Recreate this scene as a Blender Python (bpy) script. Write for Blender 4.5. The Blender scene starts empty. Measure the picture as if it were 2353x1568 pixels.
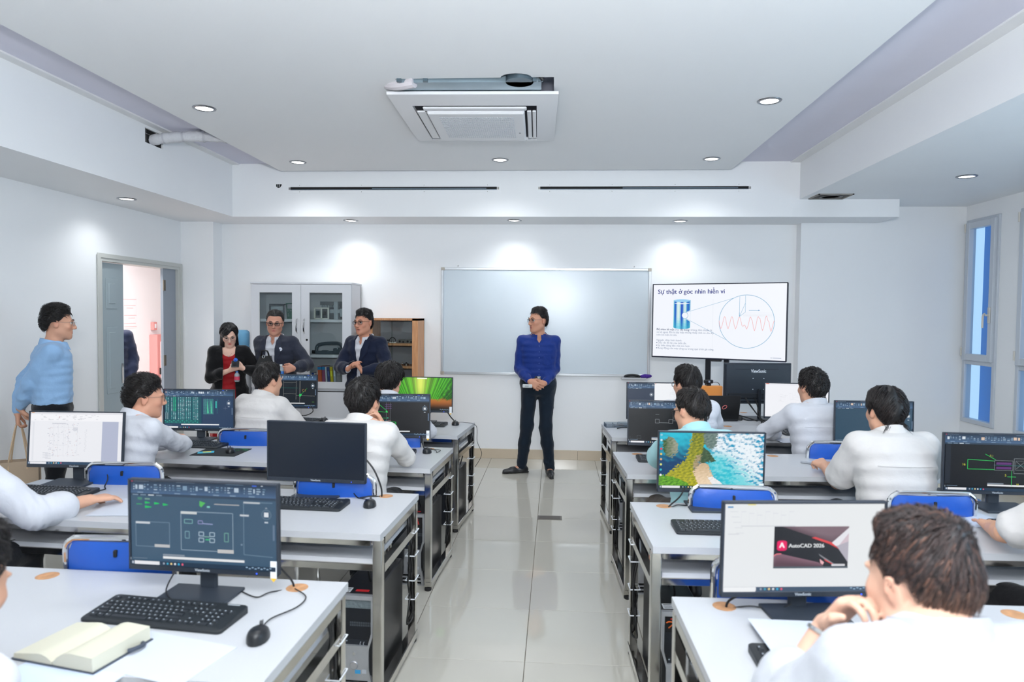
import bpy, math, random
import numpy as np
from mathutils import Vector, Matrix
random.seed(7); RNG=np.random.default_rng(7)
S=bpy.context.scene; COL=S.collection
PI=math.pi
def R(d): return math.radians(d)
# ------------------------------------------------------------------ camera
cam=bpy.data.cameras.new('camera'); camo=bpy.data.objects.new('camera',cam); COL.objects.link(camo)
cam.sensor_width=36; cam.lens=24.0; cam.sensor_fit='HORIZONTAL'
def cam_basis(yaw,pitch,roll):
    f=Vector((-math.sin(yaw)*math.cos(pitch),math.cos(yaw)*math.cos(pitch),-math.sin(pitch)))
    r=Vector((math.cos(yaw),math.sin(yaw),0)); u=r.cross(f)
    c,s=math.cos(roll),math.sin(roll)
    return c*r+s*u, -s*r+c*u, f
_r,_u,_f=cam_basis(.06362,.03857,.00959)
camo.matrix_world=Matrix(((_r.x,_u.x,-_f.x,0),(_r.y,_u.y,-_f.y,0),(_r.z,_u.z,-_f.z,1.68),(0,0,0,1)))
cam.clip_start=.05
cam.dof.use_dof=True; cam.dof.focus_distance=6.3; cam.dof.aperture_fstop=3.2
S.camera=camo
# ------------------------------------------------------------------ view, world, lights
S.view_settings.view_transform='Standard'; S.view_settings.look='None'
S.view_settings.exposure=0.34; S.view_settings.gamma=1.0; S.view_settings.use_curve_mapping=False
W=bpy.data.worlds.new('sky'); S.world=W; W.use_nodes=True
_bg=W.node_tree.nodes['Background']; _bg.inputs[0].default_value=(.50,.70,.90,1); _bg.inputs[1].default_value=1.0
def area(name,loc,rot,size,power,col=(1,1,1),sy=None):
    l=bpy.data.lights.new(name,'AREA'); l.energy=power; l.color=col; l.size=size
    if sy: l.shape='RECTANGLE'; l.size_y=sy
    o=bpy.data.objects.new(name,l); COL.objects.link(o); o.location=loc; o.rotation_euler=rot; return o
# flash bounced off the ceiling from the photographer's place, and an added overhead fill in place of unseen downlights
area('bounced_flash',(.1,-.5,2.1),(PI-.5,0,0),.5,232,(.95,.975,1))
area('ceiling_lamp_mid',(-.6,3.0,3.17),(0,0,0),1.6,14,(.96,.98,1),.3)
# blue area light added at the blank right wall, for daylight of unbuilt windows
area('window_daylight',(4.38,2.2,1.75),(0,PI/2,0),1.9,46,(.50,.76,1),3.2)
area('hall_lamp',(-5.4,7.6,2.75),(0,0,0),.9,110,(1,.985,.985),2.5)
SCR=.80   # screen luminance
DOWN=25   # watts of a downlight
# ------------------------------------------------------------------ materials
def lin(c):
    if isinstance(c,str):
        c=c.lstrip('#'); c=[int(c[i:i+2],16)/255 for i in (0,2,4)]
    elif max(c)>1.001: c=[x/255 for x in c]
    return tuple((x/12.92 if x<=.04045 else ((x+.055)/1.055)**2.4) for x in c[:3])
MAT={}
def mat(name,col=(200,200,200),rough=.5,metal=0,spec=.5,emit=0,noise=None,bump=None,attr=None,trans=0,alpha=1,coat=0,sss=0,sheen=0):
    """procedural principled material; noise=(scale,amount) colour variation, bump=(scale,strength,dist), attr=colour attribute"""
    if name in MAT: return MAT[name]
    m=bpy.data.materials.new(name); m.use_nodes=True; nt=m.node_tree; N=nt.nodes; L=nt.links
    b=N['Principled BSDF']; c=lin(col)+(1,)
    b.inputs['Base Color'].default_value=c; b.inputs['Roughness'].default_value=rough; b.inputs['Metallic'].default_value=metal
    b.inputs['Specular IOR Level'].default_value=spec; b.inputs['Coat Weight'].default_value=coat
    b.inputs['Sheen Weight'].default_value=sheen
    if sss: b.inputs['Subsurface Weight'].default_value=sss; b.inputs['Subsurface Radius'].default_value=(.01,.004,.002); b.inputs['Subsurface Scale'].default_value=1
    b.inputs['Transmission Weight'].default_value=trans; b.inputs['Alpha'].default_value=alpha
    tc=None; src=None
    if noise or bump: tc=N.new('ShaderNodeTexCoord')
    if attr:
        a=N.new('ShaderNodeAttribute'); a.attribute_name=attr; src=a.outputs['Color']
        if not emit: L.new(src,b.inputs['Base Color'])
    if noise:
        n=N.new('ShaderNodeTexNoise'); n.inputs['Scale'].default_value=noise[0]; n.inputs['Detail'].default_value=4
        L.new(tc.outputs['Object'],n.inputs['Vector'])
        mp=N.new('ShaderNodeMapRange'); mp.inputs['From Min'].default_value=.3; mp.inputs['From Max'].default_value=.7
        mp.inputs['To Min'].default_value=1-noise[1]; mp.inputs['To Max'].default_value=1+noise[1]*.4
        L.new(n.outputs['Fac'],mp.inputs['Value'])
        mx=N.new('ShaderNodeMix'); mx.data_type='RGBA'; mx.blend_type='MULTIPLY'; mx.inputs['Factor'].default_value=1
        if src: L.new(src,mx.inputs['A'])
        else: mx.inputs['A'].default_value=c
        L.new(mp.outputs['Result'],mx.inputs['B']); L.new(mx.outputs['Result'],b.inputs['Base Color'])
    if bump:
        n=N.new('ShaderNodeTexNoise'); n.inputs['Scale'].default_value=bump[0]; n.inputs['Detail'].default_value=5
        L.new(tc.outputs['Object'],n.inputs['Vector'])
        bp=N.new('ShaderNodeBump'); bp.inputs['Strength'].default_value=bump[1]; bp.inputs['Distance'].default_value=bump[2]
        L.new(n.outputs['Fac'],bp.inputs['Height']); L.new(bp.outputs['Normal'],b.inputs['Normal'])
    if emit:
        if src: L.new(src,b.inputs['Emission Color']); b.inputs['Base Color'].default_value=(.005,.005,.006,1)
        else: b.inputs['Emission Color'].default_value=c
        b.inputs['Emission Strength'].default_value=emit
    MAT[name]=m; return m
def glass(name,col,refl=.08,density=1):
    if name in MAT: return MAT[name]
    m=bpy.data.materials.new(name); m.use_nodes=True; nt=m.node_tree; N=nt.nodes; L=nt.links
    N.remove(N['Principled BSDF'])
    t=N.new('ShaderNodeBsdfTransparent'); t.inputs[0].default_value=lin(col)+(1,)
    g=N.new('ShaderNodeBsdfGlossy'); g.inputs['Roughness'].default_value=.03; g.inputs[0].default_value=(1,1,1,1)
    f=N.new('ShaderNodeLayerWeight'); f.inputs['Blend'].default_value=.5
    p=N.new('ShaderNodeMath'); p.operation='POWER'; p.inputs[1].default_value=5; L.new(f.outputs['Facing'],p.inputs[0])
    q=N.new('ShaderNodeMath'); q.operation='MULTIPLY_ADD'; q.inputs[1].default_value=.5; q.inputs[2].default_value=refl*.5; L.new(p.outputs[0],q.inputs[0])
    x=N.new('ShaderNodeMixShader'); L.new(q.outputs[0],x.inputs[0]); L.new(t.outputs[0],x.inputs[1]); L.new(g.outputs[0],x.inputs[2])
    L.new(x.outputs[0],N['Material Output'].inputs[0]); MAT[name]=m; return m
# ------------------------------------------------------------------ mesh builder
class MB:
    def __init__(s): s.v=[]; s.f=[]; s.c=None; s.fc=[]
    def add(s,vs,fs,M=None,col=None):
        o=len(s.v)
        if M is not None: vs=[tuple(M@Vector(p)) for p in vs]
        s.v+= [tuple(p) for p in vs]; s.f+=[tuple(i+o for i in f) for f in fs]
        s.fc+=[col]*len(fs); return s
    def box(s,x0,x1,y0,y1,z0,z1,M=None,b=0,col=None):
        if x0>x1:x0,x1=x1,x0
        if y0>y1:y0,y1=y1,y0
        if z0>z1:z0,z1=z1,z0
        if b<=0:
            vs=[(x,y,z) for x in (x0,x1) for y in (y0,y1) for z in (z0,z1)]
            fs=[(0,1,3,2),(4,6,7,5),(0,4,5,1),(2,3,7,6),(0,2,6,4),(1,5,7,3)]
            return s.add(vs,fs,M,col)
        b=min(b,(x1-x0)*.45,(y1-y0)*.45,(z1-z0)*.45)
        vs=[];ix={}
        for i,x in enumerate((x0,x1)):
            for j,y in enumerate((y0,y1)):
                for k,z in enumerate((z0,z1)):
                    sx,sy,sz=(b,-b)[i],(b,-b)[j],(b,-b)[k]
                    for a,p in (('x',(x,y+sy,z+sz)),('y',(x+sx,y,z+sz)),('z',(x+sx,y+sy,z))):
                        ix[(a,i,j,k)]=len(vs); vs.append(p)
        q=lambda a,*c:[ix[(a,)+t] for t in c]
        fs=[]
        for i in (0,1):
            f=q('x',(i,0,0),(i,1,0),(i,1,1),(i,0,1)); fs.append(f if i else f[::-1])
            f=q('y',(0,i,0),(0,i,1),(1,i,1),(1,i,0)); fs.append(f if i else f[::-1])
            f=q('z',(0,0,i),(1,0,i),(1,1,i),(0,1,i)); fs.append(f if i else f[::-1])
        for i in (0,1):
            for j in (0,1):
                f=[ix[('x',i,j,0)],ix[('x',i,j,1)],ix[('y',i,j,1)],ix[('y',i,j,0)]]; fs.append(f if (i^j) else f[::-1])
                f=[ix[('x',i,0,j)],ix[('z',i,0,j)],ix[('z',i,1,j)],ix[('x',i,1,j)]]; fs.append(f if (i^j)==0 else f[::-1])
                f=[ix[('y',0,i,j)],ix[('y',1,i,j)],ix[('z',1,i,j)],ix[('z',0,i,j)]]; fs.append(f if (i^j)==0 else f[::-1])
                for k in (0,1):
                    f=[ix[('x',i,j,k)],ix[('y',i,j,k)],ix[('z',i,j,k)]]; fs.append(f if (i^j^k) else f[::-1])
        return s.add(vs,fs,M,col)
    def prism(s,pts,d0,d1,axis='z',M=None,col=None):
        """polygon pts (2D, ccw) extruded along axis"""
        n=len(pts)
        mk={'z':lambda p,d:(p[0],p[1],d),'y':lambda p,d:(p[0],d,p[1]),'x':lambda p,d:(d,p[0],p[1])}[axis]
        vs=[mk(p,d0) for p in pts]+[mk(p,d1) for p in pts]
        fs=[tuple(range(n))[::-1],tuple(range(n,2*n))]+[(i,(i+1)%n,n+(i+1)%n,n+i) for i in range(n)]
        if axis=='y': fs=[f[::-1] for f in fs]
        return s.add(vs,fs,M,col)
    def tube(s,pts,r,n=8,M=None,cap=True,closed=False,col=None,flat=1.0):
        P=[Vector(p) for p in pts]; m=len(P); rr=r if isinstance(r,(list,tuple)) else [r]*m
        vs=[];fs=[]
        up=None
        for i in range(m):
            if closed: t=(P[(i+1)%m]-P[i-1])
            else: t=(P[min(i+1,m-1)]-P[max(i-1,0)])
            if t.length<1e-9: t=Vector((0,0,1))
            t.normalize()
            if up is None: up=Vector((0,0,1)) if abs(t.z)<.9 else Vector((1,0,0))
            a=t.cross(up)
            if a.length<1e-4: a=t.cross(Vector((1,0,.3)))
            a.normalize(); b=a.cross(t).normalized(); up=b
            for k in range(n):
                an=2*PI*k/n; vs.append(P[i]+a*math.cos(an)*rr[i]+b*math.sin(an)*rr[i]*flat)
        for i in range(m if closed else m-1):
            j=(i+1)%m
            for k in range(n): fs.append((i*n+k,i*n+(k+1)%n,j*n+(k+1)%n,j*n+k))
        if cap and not closed: fs.append(tuple(range(n))[::-1]); fs.append(tuple(range((m-1)*n,m*n)))
        return s.add(vs,fs,M,col)
    def cyl(s,p0,p1,r,n=16,M=None,r1=None,col=None): return s.tube([p0,p1],[r,r if r1 is None else r1],n,M,col=col)
    def lathe(s,prof,n=24,M=None,col=None):
        """prof: list of (r,z); rotated about z"""
        vs=[];fs=[];m=len(prof)
        for r,z in prof:
            for k in range(n): vs.append((r*math.cos(2*PI*k/n),r*math.sin(2*PI*k/n),z))
        for i in range(m-1):
            for k in range(n): fs.append((i*n+k,i*n+(k+1)%n,(i+1)*n+(k+1)%n,(i+1)*n+k))
        if prof[0][0]>1e-6: fs.append(tuple(range(n))[::-1])
        if prof[-1][0]>1e-6: fs.append(tuple(range((m-1)*n,m*n)))
        return s.add(vs,fs,M,col)
    def sph(s,c,r,n=12,m=8,M=None,sc=(1,1,1),col=None):
        vs=[(c[0],c[1],c[2]-r*sc[2])];fs=[]
        for i in range(1,m):
            ph=-PI/2+PI*i/m
            for k in range(n): vs.append((c[0]+r*sc[0]*math.cos(ph)*math.cos(2*PI*k/n),c[1]+r*sc[1]*math.cos(ph)*math.sin(2*PI*k/n),c[2]+r*sc[2]*math.sin(ph)))
        vs.append((c[0],c[1],c[2]+r*sc[2]));e=len(vs)-1
        for k in range(n): fs.append((0,1+(k+1)%n,1+k)); fs.append((e,1+(m-2)*n+k,1+(m-2)*n+(k+1)%n))
        for i in range(m-2):
            for k in range(n): a=1+i*n;fs.append((a+k,a+(k+1)%n,a+n+(k+1)%n,a+n+k))
        return s.add(vs,fs,M,col)
    def mesh(s,name,m=None,smooth=35):
        me=bpy.data.meshes.new(name); me.from_pydata(s.v,[],s.f)
        if m is not None: me.materials.append(m)
        if any(c is not None for c in s.fc):
            ca=me.color_attributes.new('Col','FLOAT_COLOR','CORNER'); buf=[]
            for f,c in zip(s.f,s.fc):
                c=tuple(c if c is not None else (1,1,1)); buf+=list((c+(1,))[:4])*len(f)
            ca.data.foreach_set('color',buf)
        if smooth:
            me.polygons.foreach_set('use_smooth',[True]*len(me.polygons))
            me.set_sharp_from_angle(angle=R(smooth))
        return me
    def build(s,name,m=None,parent=None,smooth=35,loc=None,rz=0):
        return link(name,s.mesh(name,m,smooth),parent,loc,rz)
def link(name,me,parent=None,loc=None,rz=0):
    o=bpy.data.objects.new(name,me); COL.objects.link(o)
    if parent is not None: o.parent=parent
    if loc is not None: o.location=loc
    if rz: o.rotation_euler=(0,0,rz)
    return o
def tag(o,label=None,cat=None,group=None,kind=None):
    if label: o['label']=label
    if cat: o['category']=cat
    if group: o['group']=group
    if kind: o['kind']=kind
    return o
def empty(name,loc=(0,0,0),rz=0,label=None,cat=None,group=None,kind=None):
    o=bpy.data.objects.new(name,None); COL.objects.link(o); o.empty_display_size=.05
    o.location=loc; o.rotation_euler=(0,0,rz); return tag(o,label,cat,group,kind)
def copy_tree(o,parent=None):
    c=o.copy(); COL.objects.link(c)
    if parent is not None: c.parent=parent
    for ch in list(o.children): copy_tree(ch,c)
    return c
def dup(root,loc,rz,label,group=None):
    c=copy_tree(root); c.location=loc; c.rotation_euler=(0,0,rz); c['label']=label
    if group: c['group']=group
    return c
def label(o,t): o['label']=t; return o
def rrect(w,h,r,n=5,cx=0,cy=0):
    p=[]
    for sx,sy,a0 in ((1,1,0),(-1,1,90),(-1,-1,180),(1,-1,270)):
        for i in range(n+1):
            a=R(a0+90*i/n); p.append((cx+sx*(w/2-r)+r*math.cos(a),cy+sy*(h/2-r)+r*math.sin(a)))
    return p
_fonts={}
def text_mesh(body,size,font=None,bold=0,align='LEFT',ext=0):
    cu=bpy.data.curves.new('t','FONT'); cu.body=body; cu.size=size; cu.align_x=align; cu.offset=bold; cu.extrude=ext; cu.resolution_u=3
    o=bpy.data.objects.new('t',cu); COL.objects.link(o)
    dg=bpy.context.evaluated_depsgraph_get(); me=o.evaluated_get(dg).to_mesh()
    vs=[tuple(v.co) for v in me.vertices]; fs=[tuple(p.vertices) for p in me.polygons]
    o.evaluated_get(dg).to_mesh_clear(); bpy.data.objects.remove(o); bpy.data.curves.remove(cu)
    return vs,fs
def smooth_path(pts,n=6):
    P=[Vector(p) for p in pts]; out=[]
    for i in range(len(P)-1):
        p0=P[max(i-1,0)];p1=P[i];p2=P[i+1];p3=P[min(i+2,len(P)-1)]
        for k in range(n):
            t=k/n; out.append(.5*((2*p1)+(p2-p0)*t+(2*p0-5*p1+4*p2-p3)*t*t+(3*p1-p0-3*p2+p3)*t*t*t))
    out.append(P[-1]); return out
# ------------------------------------------------------------------ the room
M_wall=mat('wall_paint',(240,242,244),.55,spec=.3,bump=(60,.03,.01),noise=(1.2,.015))
M_wallL=M_wall
M_ceil=mat('ceiling_paint',(238,240,242),.7,spec=.2,noise=(.8,.012))
M_recess=mat('recess_paint',(222,222,236),.75,spec=.2,noise=(1.5,.03))
M_tile=mat('floor_tile',(192,189,179),.05,spec=.75,noise=(1.3,.03))
M_grout=mat('grout',(120,112,100),.8)
M_base=mat('baseboard_tile',(205,190,168),.15,noise=(3,.04))
M_white=mat('white_plastic',(232,234,238),.4)
M_steel=mat('stainless',(206,203,198),.10,metal=1,noise=(5,.12))
M_chrome=mat('chrome',(215,215,215),.08,metal=1)
M_black=mat('black_plastic',(24,26,29),.42)
M_dark=mat('dark_void',(14,14,15),.8)
XL,XR,YB=-4.35,4.44,7.9
def struct(name,mb,m,parent=None,smooth=0):
    o=mb.build(name,m,parent,smooth)
    if parent is None: o['kind']='structure'
    return o
floor=struct('floor',MB().box(-4.5,4.6,-2.15,8.05,-.15,-.006),M_grout)
_tm={}
def tile_mesh(w,d):
    k=(round(w,3),round(d,3))
    if k not in _tm: _tm[k]=MB().box(-w/2,w/2,-d/2,d/2,-.006,0,b=.0012).mesh('tile',M_tile,0)
    return _tm[k]
xs=[-.13+.6*k for k in range(-8,9)]; ys=[3.24+.59*k for k in range(-10,9)]
for i in range(len(xs)-1):
    for j in range(len(ys)-1):
        x0,x1,y0,y1=max(xs[i],XL),min(xs[i+1],XR),max(ys[j],-2),min(ys[j+1],YB)
        if x1-x0<.03 or y1-y0<.03: continue
        link('tile',tile_mesh(x1-x0-.003,y1-y0-.003),floor,((x0+x1)/2,(y0+y1)/2,0))
struct('wall_back',MB().box(-4.5,2.69,YB,8.05,0,3.4),M_wall)
struct('wall_back_right',MB().box(2.69,4.50,7.76,8.05,0,3.4),M_wall)
struct('trim_1',MB().box(XL,-3.96,7.69,YB,0,2.72),M_wall)          # corner pier beside the door
struct('wall_front',MB().box(-4.5,4.6,-2.15,-2,0,3.4),M_wall)
# left wall with the doorway
DY0,DY1,DH=6.28,7.62,2.17
wl=MB().box(-4.5,XL,-2,DY0,0,3.4).box(-4.5,XL,DY1,8.05,0,3.4).box(-4.5,XL,DY0,DY1,DH,3.4)
struct('wall_left',wl,M_wallL)
# right wall with two tall windows
WZ0,WZ1=.57,2.74
WIN=((7.17,7.72),(6.30,6.86),(5.45,6.0),(4.6,5.15))
wr=MB(); yy=-2.0
for a,b in sorted(WIN):
    wr.box(XR,4.50,yy,a,0,3.4).box(XR,4.50,a,b,0,WZ0).box(XR,4.50,a,b,WZ1,3.4); yy=b
wr.box(XR,4.50,yy,8.05,0,3.4)
struct('wall_right',wr,M_wall)
# ceiling, dropped panel with the air conditioner cutout, and the soffits
struct('ceiling',MB().box(-4.5,4.6,-2.15,8.05,3.29,3.42),M_recess)
cp=MB(); z0,z1=3.19,3.27; hx0,hx1,hy0,hy1=-1.05,-.03,4.40,5.55
cp.box(-2.95,hx0,-2,7.18,z0,z1).box(hx1,1.78,-2,7.18,z0,z1).box(hx0,hx1,hy1,7.18,z0,z1)
notch=[(hx0,4.0),(hx1,4.0),(hx1,hy0)]+[(-.27+.10*math.cos(a),hy0-.075*math.sin(a)) for a in np.linspace(0,PI,9)]+[(hx0,hy0)]
cp.prism(notch,z0,z1,'z').box(hx0,hx1,-2,4.0,z0,z1)
cpo=struct('ceiling_panel',cp,M_ceil)
struct('trim_2',MB().box(-3.53,3.5,7.28,7.9,2.72,3.29),M_wall)     # soffit over the whiteboard
DUY0,DUY1,DUZ0,DUZ1=5.70,5.97,3.13,3.255
struct('trim_3',MB().box(XL,-3.53,-2,DUY0,2.72,3.29).box(XL,-3.53,DUY1,7.9,2.72,3.29).box(XL,-3.53,DUY0,DUY1,2.72,DUZ0).box(XL,-3.53,DUY0,DUY1,DUZ1,3.29),M_wall)
struct('trim_4',MB().box(2.5,XR,-2,7.9,2.9,3.29),M_wall)
M_plaster=mat('plaster_strip',(236,237,238),.7)
struct('trim_5',MB().box(2.40,2.5,-2,7.28,3.278,3.29),M_plaster)
struct('trim_6',MB().box(-3.53,-3.45,-2,7.28,3.278,3.29),M_plaster)
# baseboard tiles
for nm,seg in (('baseboard_back',[(-3.96,YB,2.69,YB)]),('baseboard_right_back',[(2.69,7.76,XR,7.76)]),('baseboard_right',[(XR,-2,XR,7.76)]),('baseboard_left',[(XL,-2,XL,DY0-.08)])):
    for xa,ya,xb,yb in seg:
        L=math.hypot(xb-xa,yb-ya); horiz=abs(yb-ya)<1e-6
        base=MB()
        base.box(min(xa,xb),max(xa,xb),ya-.003,ya,0,.105) if horiz else base.box(xa-(.003 if xa>0 else 0),xa+(.003 if xa<0 else 0),ya,yb,0,.105)
        bo=struct(nm,base,M_grout); n=max(1,round(L/.6)); 
        for k in range(n):
            t0,t1=k/n,(k+1)/n
            m=MB()
            if horiz:
                w=(xb-xa)/n-.003; m.box(-w/2,w/2,-.006,.004,0,.112,b=.0015); loc=(xa+(xb-xa)*(k+.5)/n,ya-.004,0)
            else:
                w=(yb-ya)/n-.003; m.box(-.005,.005,-w/2,w/2,0,.112,b=.0015); loc=(xa-(.006 if xa>0 else -.006),ya+(yb-ya)*(k+.5)/n,0)
            if k==0: tmesh=m.mesh('tile',M_base,0)
            link('tile',tmesh,bo,loc)
# door
M_frame=mat('door_frame_paint',(196,198,194),.45)
M_leaf=mat('door_leaf_paint',(158,172,178),.45)
door=empty('door_1',(XL,DY0,0),0,kind='structure')
fr=MB(); cw=.055
fr.box(-.155,.012,-.05,.012,0,DH+.05).box(-.155,.012,DY1-DY0-.012,DY1-DY0+.05,0,DH+.05).box(-.155,.012,.012,DY1-DY0-.012,DH-.012,DH+.05)
fr.box(.012,.022,-.06,-.02,0,DH+.06).box(.012,.022,DY1-DY0+.02,DY1-DY0+.06,0,DH+.06).box(.012,.022,-.02,DY1-DY0+.02,DH+.02,DH+.06)
fr.build('frame',M_frame,door,0)
def leaf(w,panels):
    m=MB().box(-.02,.02,0,w,.01,DH-.02)
    for z0_,z1_ in panels:
        for sx in (1,-1):
            m.box(sx*.02,sx*.026,.10,w-.10,z0_,z1_,b=.005); m.box(sx*.02,sx*.031,.135,w-.135,z0_+.05,z1_-.05,b=.01)
    return m
pn=((.16,.62),(.86,1.52),(1.70,2.0))
leaf(.37,pn).build('door_leaf',M_leaf,door,30,(-.05,.02,0))
lf=leaf(.82,pn).build('door_leaf',M_leaf,door,30,(-.185,1.345,0),R(3))
jm=MB().box(-.050,-.02,1.08,1.33,0,DH-.012); jm.build('door_post',mat('door_post_paint',(148,156,166),.5),door,0)
for z in (.35,1.13,1.97):
    h=MB().box(-.018,-.012,1.075,1.12,z-.06,z+.06,b=.002).cyl((-.012,1.0765,z-.06),(-.012,1.0765,z+.06),.007,8)
    for dz in (-.04,0,.04): h.cyl((-.012,1.10,z+dz),(-.0105,1.10,z+dz),.004,6)
    h.build('hinge',mat('hinge_steel',(120,112,100),.35,metal=1),door)
MB().box(-.026,-.019,.345,.365,.95,1.15).build('latch_plate',M_steel,door,0,(0,0,0))
# hall beyond the door
M_hall=mat('hall_paint',(242,239,240),.6)
struct('wall_hall',MB().box(-6.55,-6.4,3,13,0,3),M_hall)
struct('wall_hall_end',MB().box(-6.4,-4.5,12.9,13.05,0,3),M_hall)
struct('wall_hall_inner',MB().box(-4.52,-4.5,8.05,12.9,0,3),M_hall)
struct('ceiling_hall',MB().box(-6.55,-4.5,3,13.05,2.9,3.0),M_hall)
struct('floor_hall',MB().box(-6.4,-4.5,3,12.9,-.1,-.001),mat('hall_floor',(226,205,192),.25,noise=(1,.04)))
M_red=mat('faded_red_paint',(226,150,146),.5)
fc=empty('fire_hose_cabinet',(-6.4,10.38,.26),0,'faded red fire hose cabinet with a white window on the hall wall beyond the door','cabinet')
MB().box(0,.13,0,.50,0,1.05,b=.008).build('body',M_red,fc,30)
MB().prism(rrect(.32,.86,.05,4,.25,.53),.13,.138,'x').build('window',mat('frosted_white',(238,238,242),.2),fc,30)
MB().box(.13,.15,.055,.075,.42,.52,b=.004).build('handle',M_black,fc,30)
al=empty('fire_alarm_box',(-6.4,10.42,1.38),0,'small red alarm call box above the fire hose cabinet in the hall','alarm')
MB().box(0,.05,0,.10,0,.13,b=.006).build('housing',M_red,al,30)
MB().box(.05,.056,.028,.072,.03,.10,b=.003).build('cover',M_white,al,30)
nb=empty('notice_board',(-6.4,9.45,1.42),0,'white notice sheet with faint pink lines on the hall wall','notice')
MB().box(0,.006,0,.62,0,.46).build('sheet',mat('notice_paper',(243,236,238),.6),nb,0)
ln=MB()
for z,y0,y1 in ((.43,.2,.6),(.34,.3,.58),(.30,.36,.52),(.19,.3,.6),(.15,.4,.56),(.07,.3,.58),(.02,.3,.6)): ln.box(.006,.0075,y0,y1,z,z+.008)
ln.build('print',mat('pink_ink',(225,185,186),.6),nb,0)
# windows
M_pvc=mat('upvc_frame',(196,203,212),.35)
M_glass=glass('window_glass',(236,245,252))
M_out=mat('blue_cladding',(38,130,205),.5)
M_handle=mat('cream_handle',(208,204,196),.4)
for i,(a,b) in enumerate(WIN):
    w=empty('window_%d'%(i+1),(XR,a,0),0,kind='structure'); d=b-a
    f=MB()
    zt=1.225
    for q in ((0,.045,WZ0,WZ1),(d-.045,d,WZ0,WZ1)): f.box(-.02,.055,q[0],q[1],q[2],q[3],b=.004)
    for q in ((WZ0,WZ0+.045),(zt-.03,zt+.03),(WZ1-.045,WZ1)): f.box(-.02,.055,.045,d-.045,q[0],q[1],b=.004)
    f.build('window_frame',M_pvc,w,30)
    s=MB(); g=.035
    for q in ((.03,.095),(d-.095,d-.03)): s.box(-.045,.03,q[0],q[1],zt+.015,WZ1-.03,b=.005)
    for q in ((zt+.015,zt+.085),(WZ1-.10,WZ1-.03)): s.box(-.045,.03,.095,d-.095,q[0],q[1],b=.005)
    so=s.build('sash',M_pvc,w,30)
    MB().box(0,.008,.09,d-.09,zt+.08,WZ1-.09).build('pane',M_glass,w,0)
    MB().box(0,.008,.04,d-.04,WZ0+.04,zt-.025).build('pane',M_glass,w,0)
    h=MB().box(-.062,-.045,.045,.075,1.64,1.80,b=.004).cyl((-.062,.06,1.72),(-.09,.06,1.72),.010,10)
    h.tube(smooth_path([(-.09,.06,1.735),(-.10,.075,1.72),(-.10,.082,1.66),(-.10,.082,1.59)],4),[.010]*13,8); h.build('handle',M_handle,w)
    for z in (zt+.06,WZ1-.13): MB().cyl((-.05,d-.03,z),(-.05,d-.03,z+.09),.009,8).build('hinge',M_handle,w)
    MB().box(.045,.06,.05,.075,WZ0+.05,WZ1-.05).build('gasket',M_black,w,0)
    # outside: a blue cladding fin standing beside each window
    tag(MB().box(4.90,4.94,a+.56,a+1.03,-.3,3.6).build('cladding_fin',M_out),'blue cladding fin standing outside %s of the tall windows'%('the first','the second','the third','the fourth')[i],'cladding')
# ------------------------------------------------------------------ ceiling fittings
M_lamp=mat('lamp_diffuser',(255,255,255),.5,emit=6)
DLS=[(-2.62,4.97,3.19,'near left on the dropped ceiling'),(1.47,4.93,3.19,'near right on the dropped ceiling'),(-2.6,6.76,3.19,'far left on the dropped ceiling'),(-.56,6.70,3.19,'centre back of the dropped ceiling behind the air conditioner'),(1.47,6.70,3.19,'far right on the dropped ceiling'),
     (-3.98,6.13,2.72,'under the left soffit above the door wall'),(-2.31,7.58,2.72,'under the back soffit above the white cabinet'),(-.47,7.56,2.72,'under the back soffit above the whiteboard'),(1.34,7.59,2.72,'under the back soffit above the television'),(3.49,6.12,2.9,'in the right lower ceiling near the windows')]
ring=None
def downlight(x,y,z,t):
    d=empty('ceiling_downlight',(x,y,z),0,'round recessed downlight lit, '+t,'light','recessed downlights')
    MB().lathe([(.062,.004),(.062,-.004),(.066,-.009),(.080,-.006),(.084,.0)],28).build('trim_ring',mat('nickel',(150,152,156),.25,metal=1),d)
    MB().lathe([(.0,-.003),(.062,-.002),(.062,.002)],28).build('diffuser',M_lamp,d)
    l=bpy.data.lights.new('lamp','SPOT'); l.energy=DOWN*(.6 if z<3 else 1.1); l.spot_size=R(140); l.spot_blend=.9; l.shadow_soft_size=.05; l.color=(.97,.99,1)
    o=bpy.data.objects.new('lamp',l); COL.objects.link(o); o.parent=d; o.location=(0,0,-.015)
    return d
for a in DLS: downlight(*a)
# air conditioner cassette
ac=empty('air_conditioner',(-.59,5.2,3.19),R(1.5),'white ceiling cassette air conditioner hanging slightly below its ceiling cutout','air conditioner')
M_acw=mat('ac_white',(226,227,230),.4)
GALV=mat('galvanised',(150,168,178),.3,metal=.7,noise=(4,.15))
b=MB().box(-.46,.46,-.78,.30,-.02,.09); b.build('chassis',GALV,ac,0)
b=MB()
for x in (-.47,-.30,.40,.44): MB().box(x,x+.03,-.80,-.78,-.02,.09).build('bracket',mat('galvanised_dark',(95,112,122),.35,metal=.7),ac,0)
b.cyl((.32,-.775,-.02),(.32,-.775,.088),.09,20)
b.build('pipe_cover',mat('galvanised_dark',(95,112,122),.35,metal=.7),ac)
p0,pw=-.06,.02
fr=MB(); zt=-.045; zb=-.075
outer=[(-.575,-.62),(.575,-.62),(.575,.60),(-.575,.60)]; inner=[(-.43,-.47),(.43,-.47),(.43,.45),(-.43,.45)]
vs=[(x,y,zt+.02) for x,y in outer]+[(x,y,zt) for x,y in outer]+[(x,y,zb) for x,y in inner]+[(x,y,zb+.03) for x,y in inner]
fs=[]
for k in range(4):
    n=(k+1)%4
    fs+=[(k,n,4+n,4+k),(4+k,4+n,8+n,8+k),(8+k,8+n,12+n,12+k),(12+k,12+n,n,k)]
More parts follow.
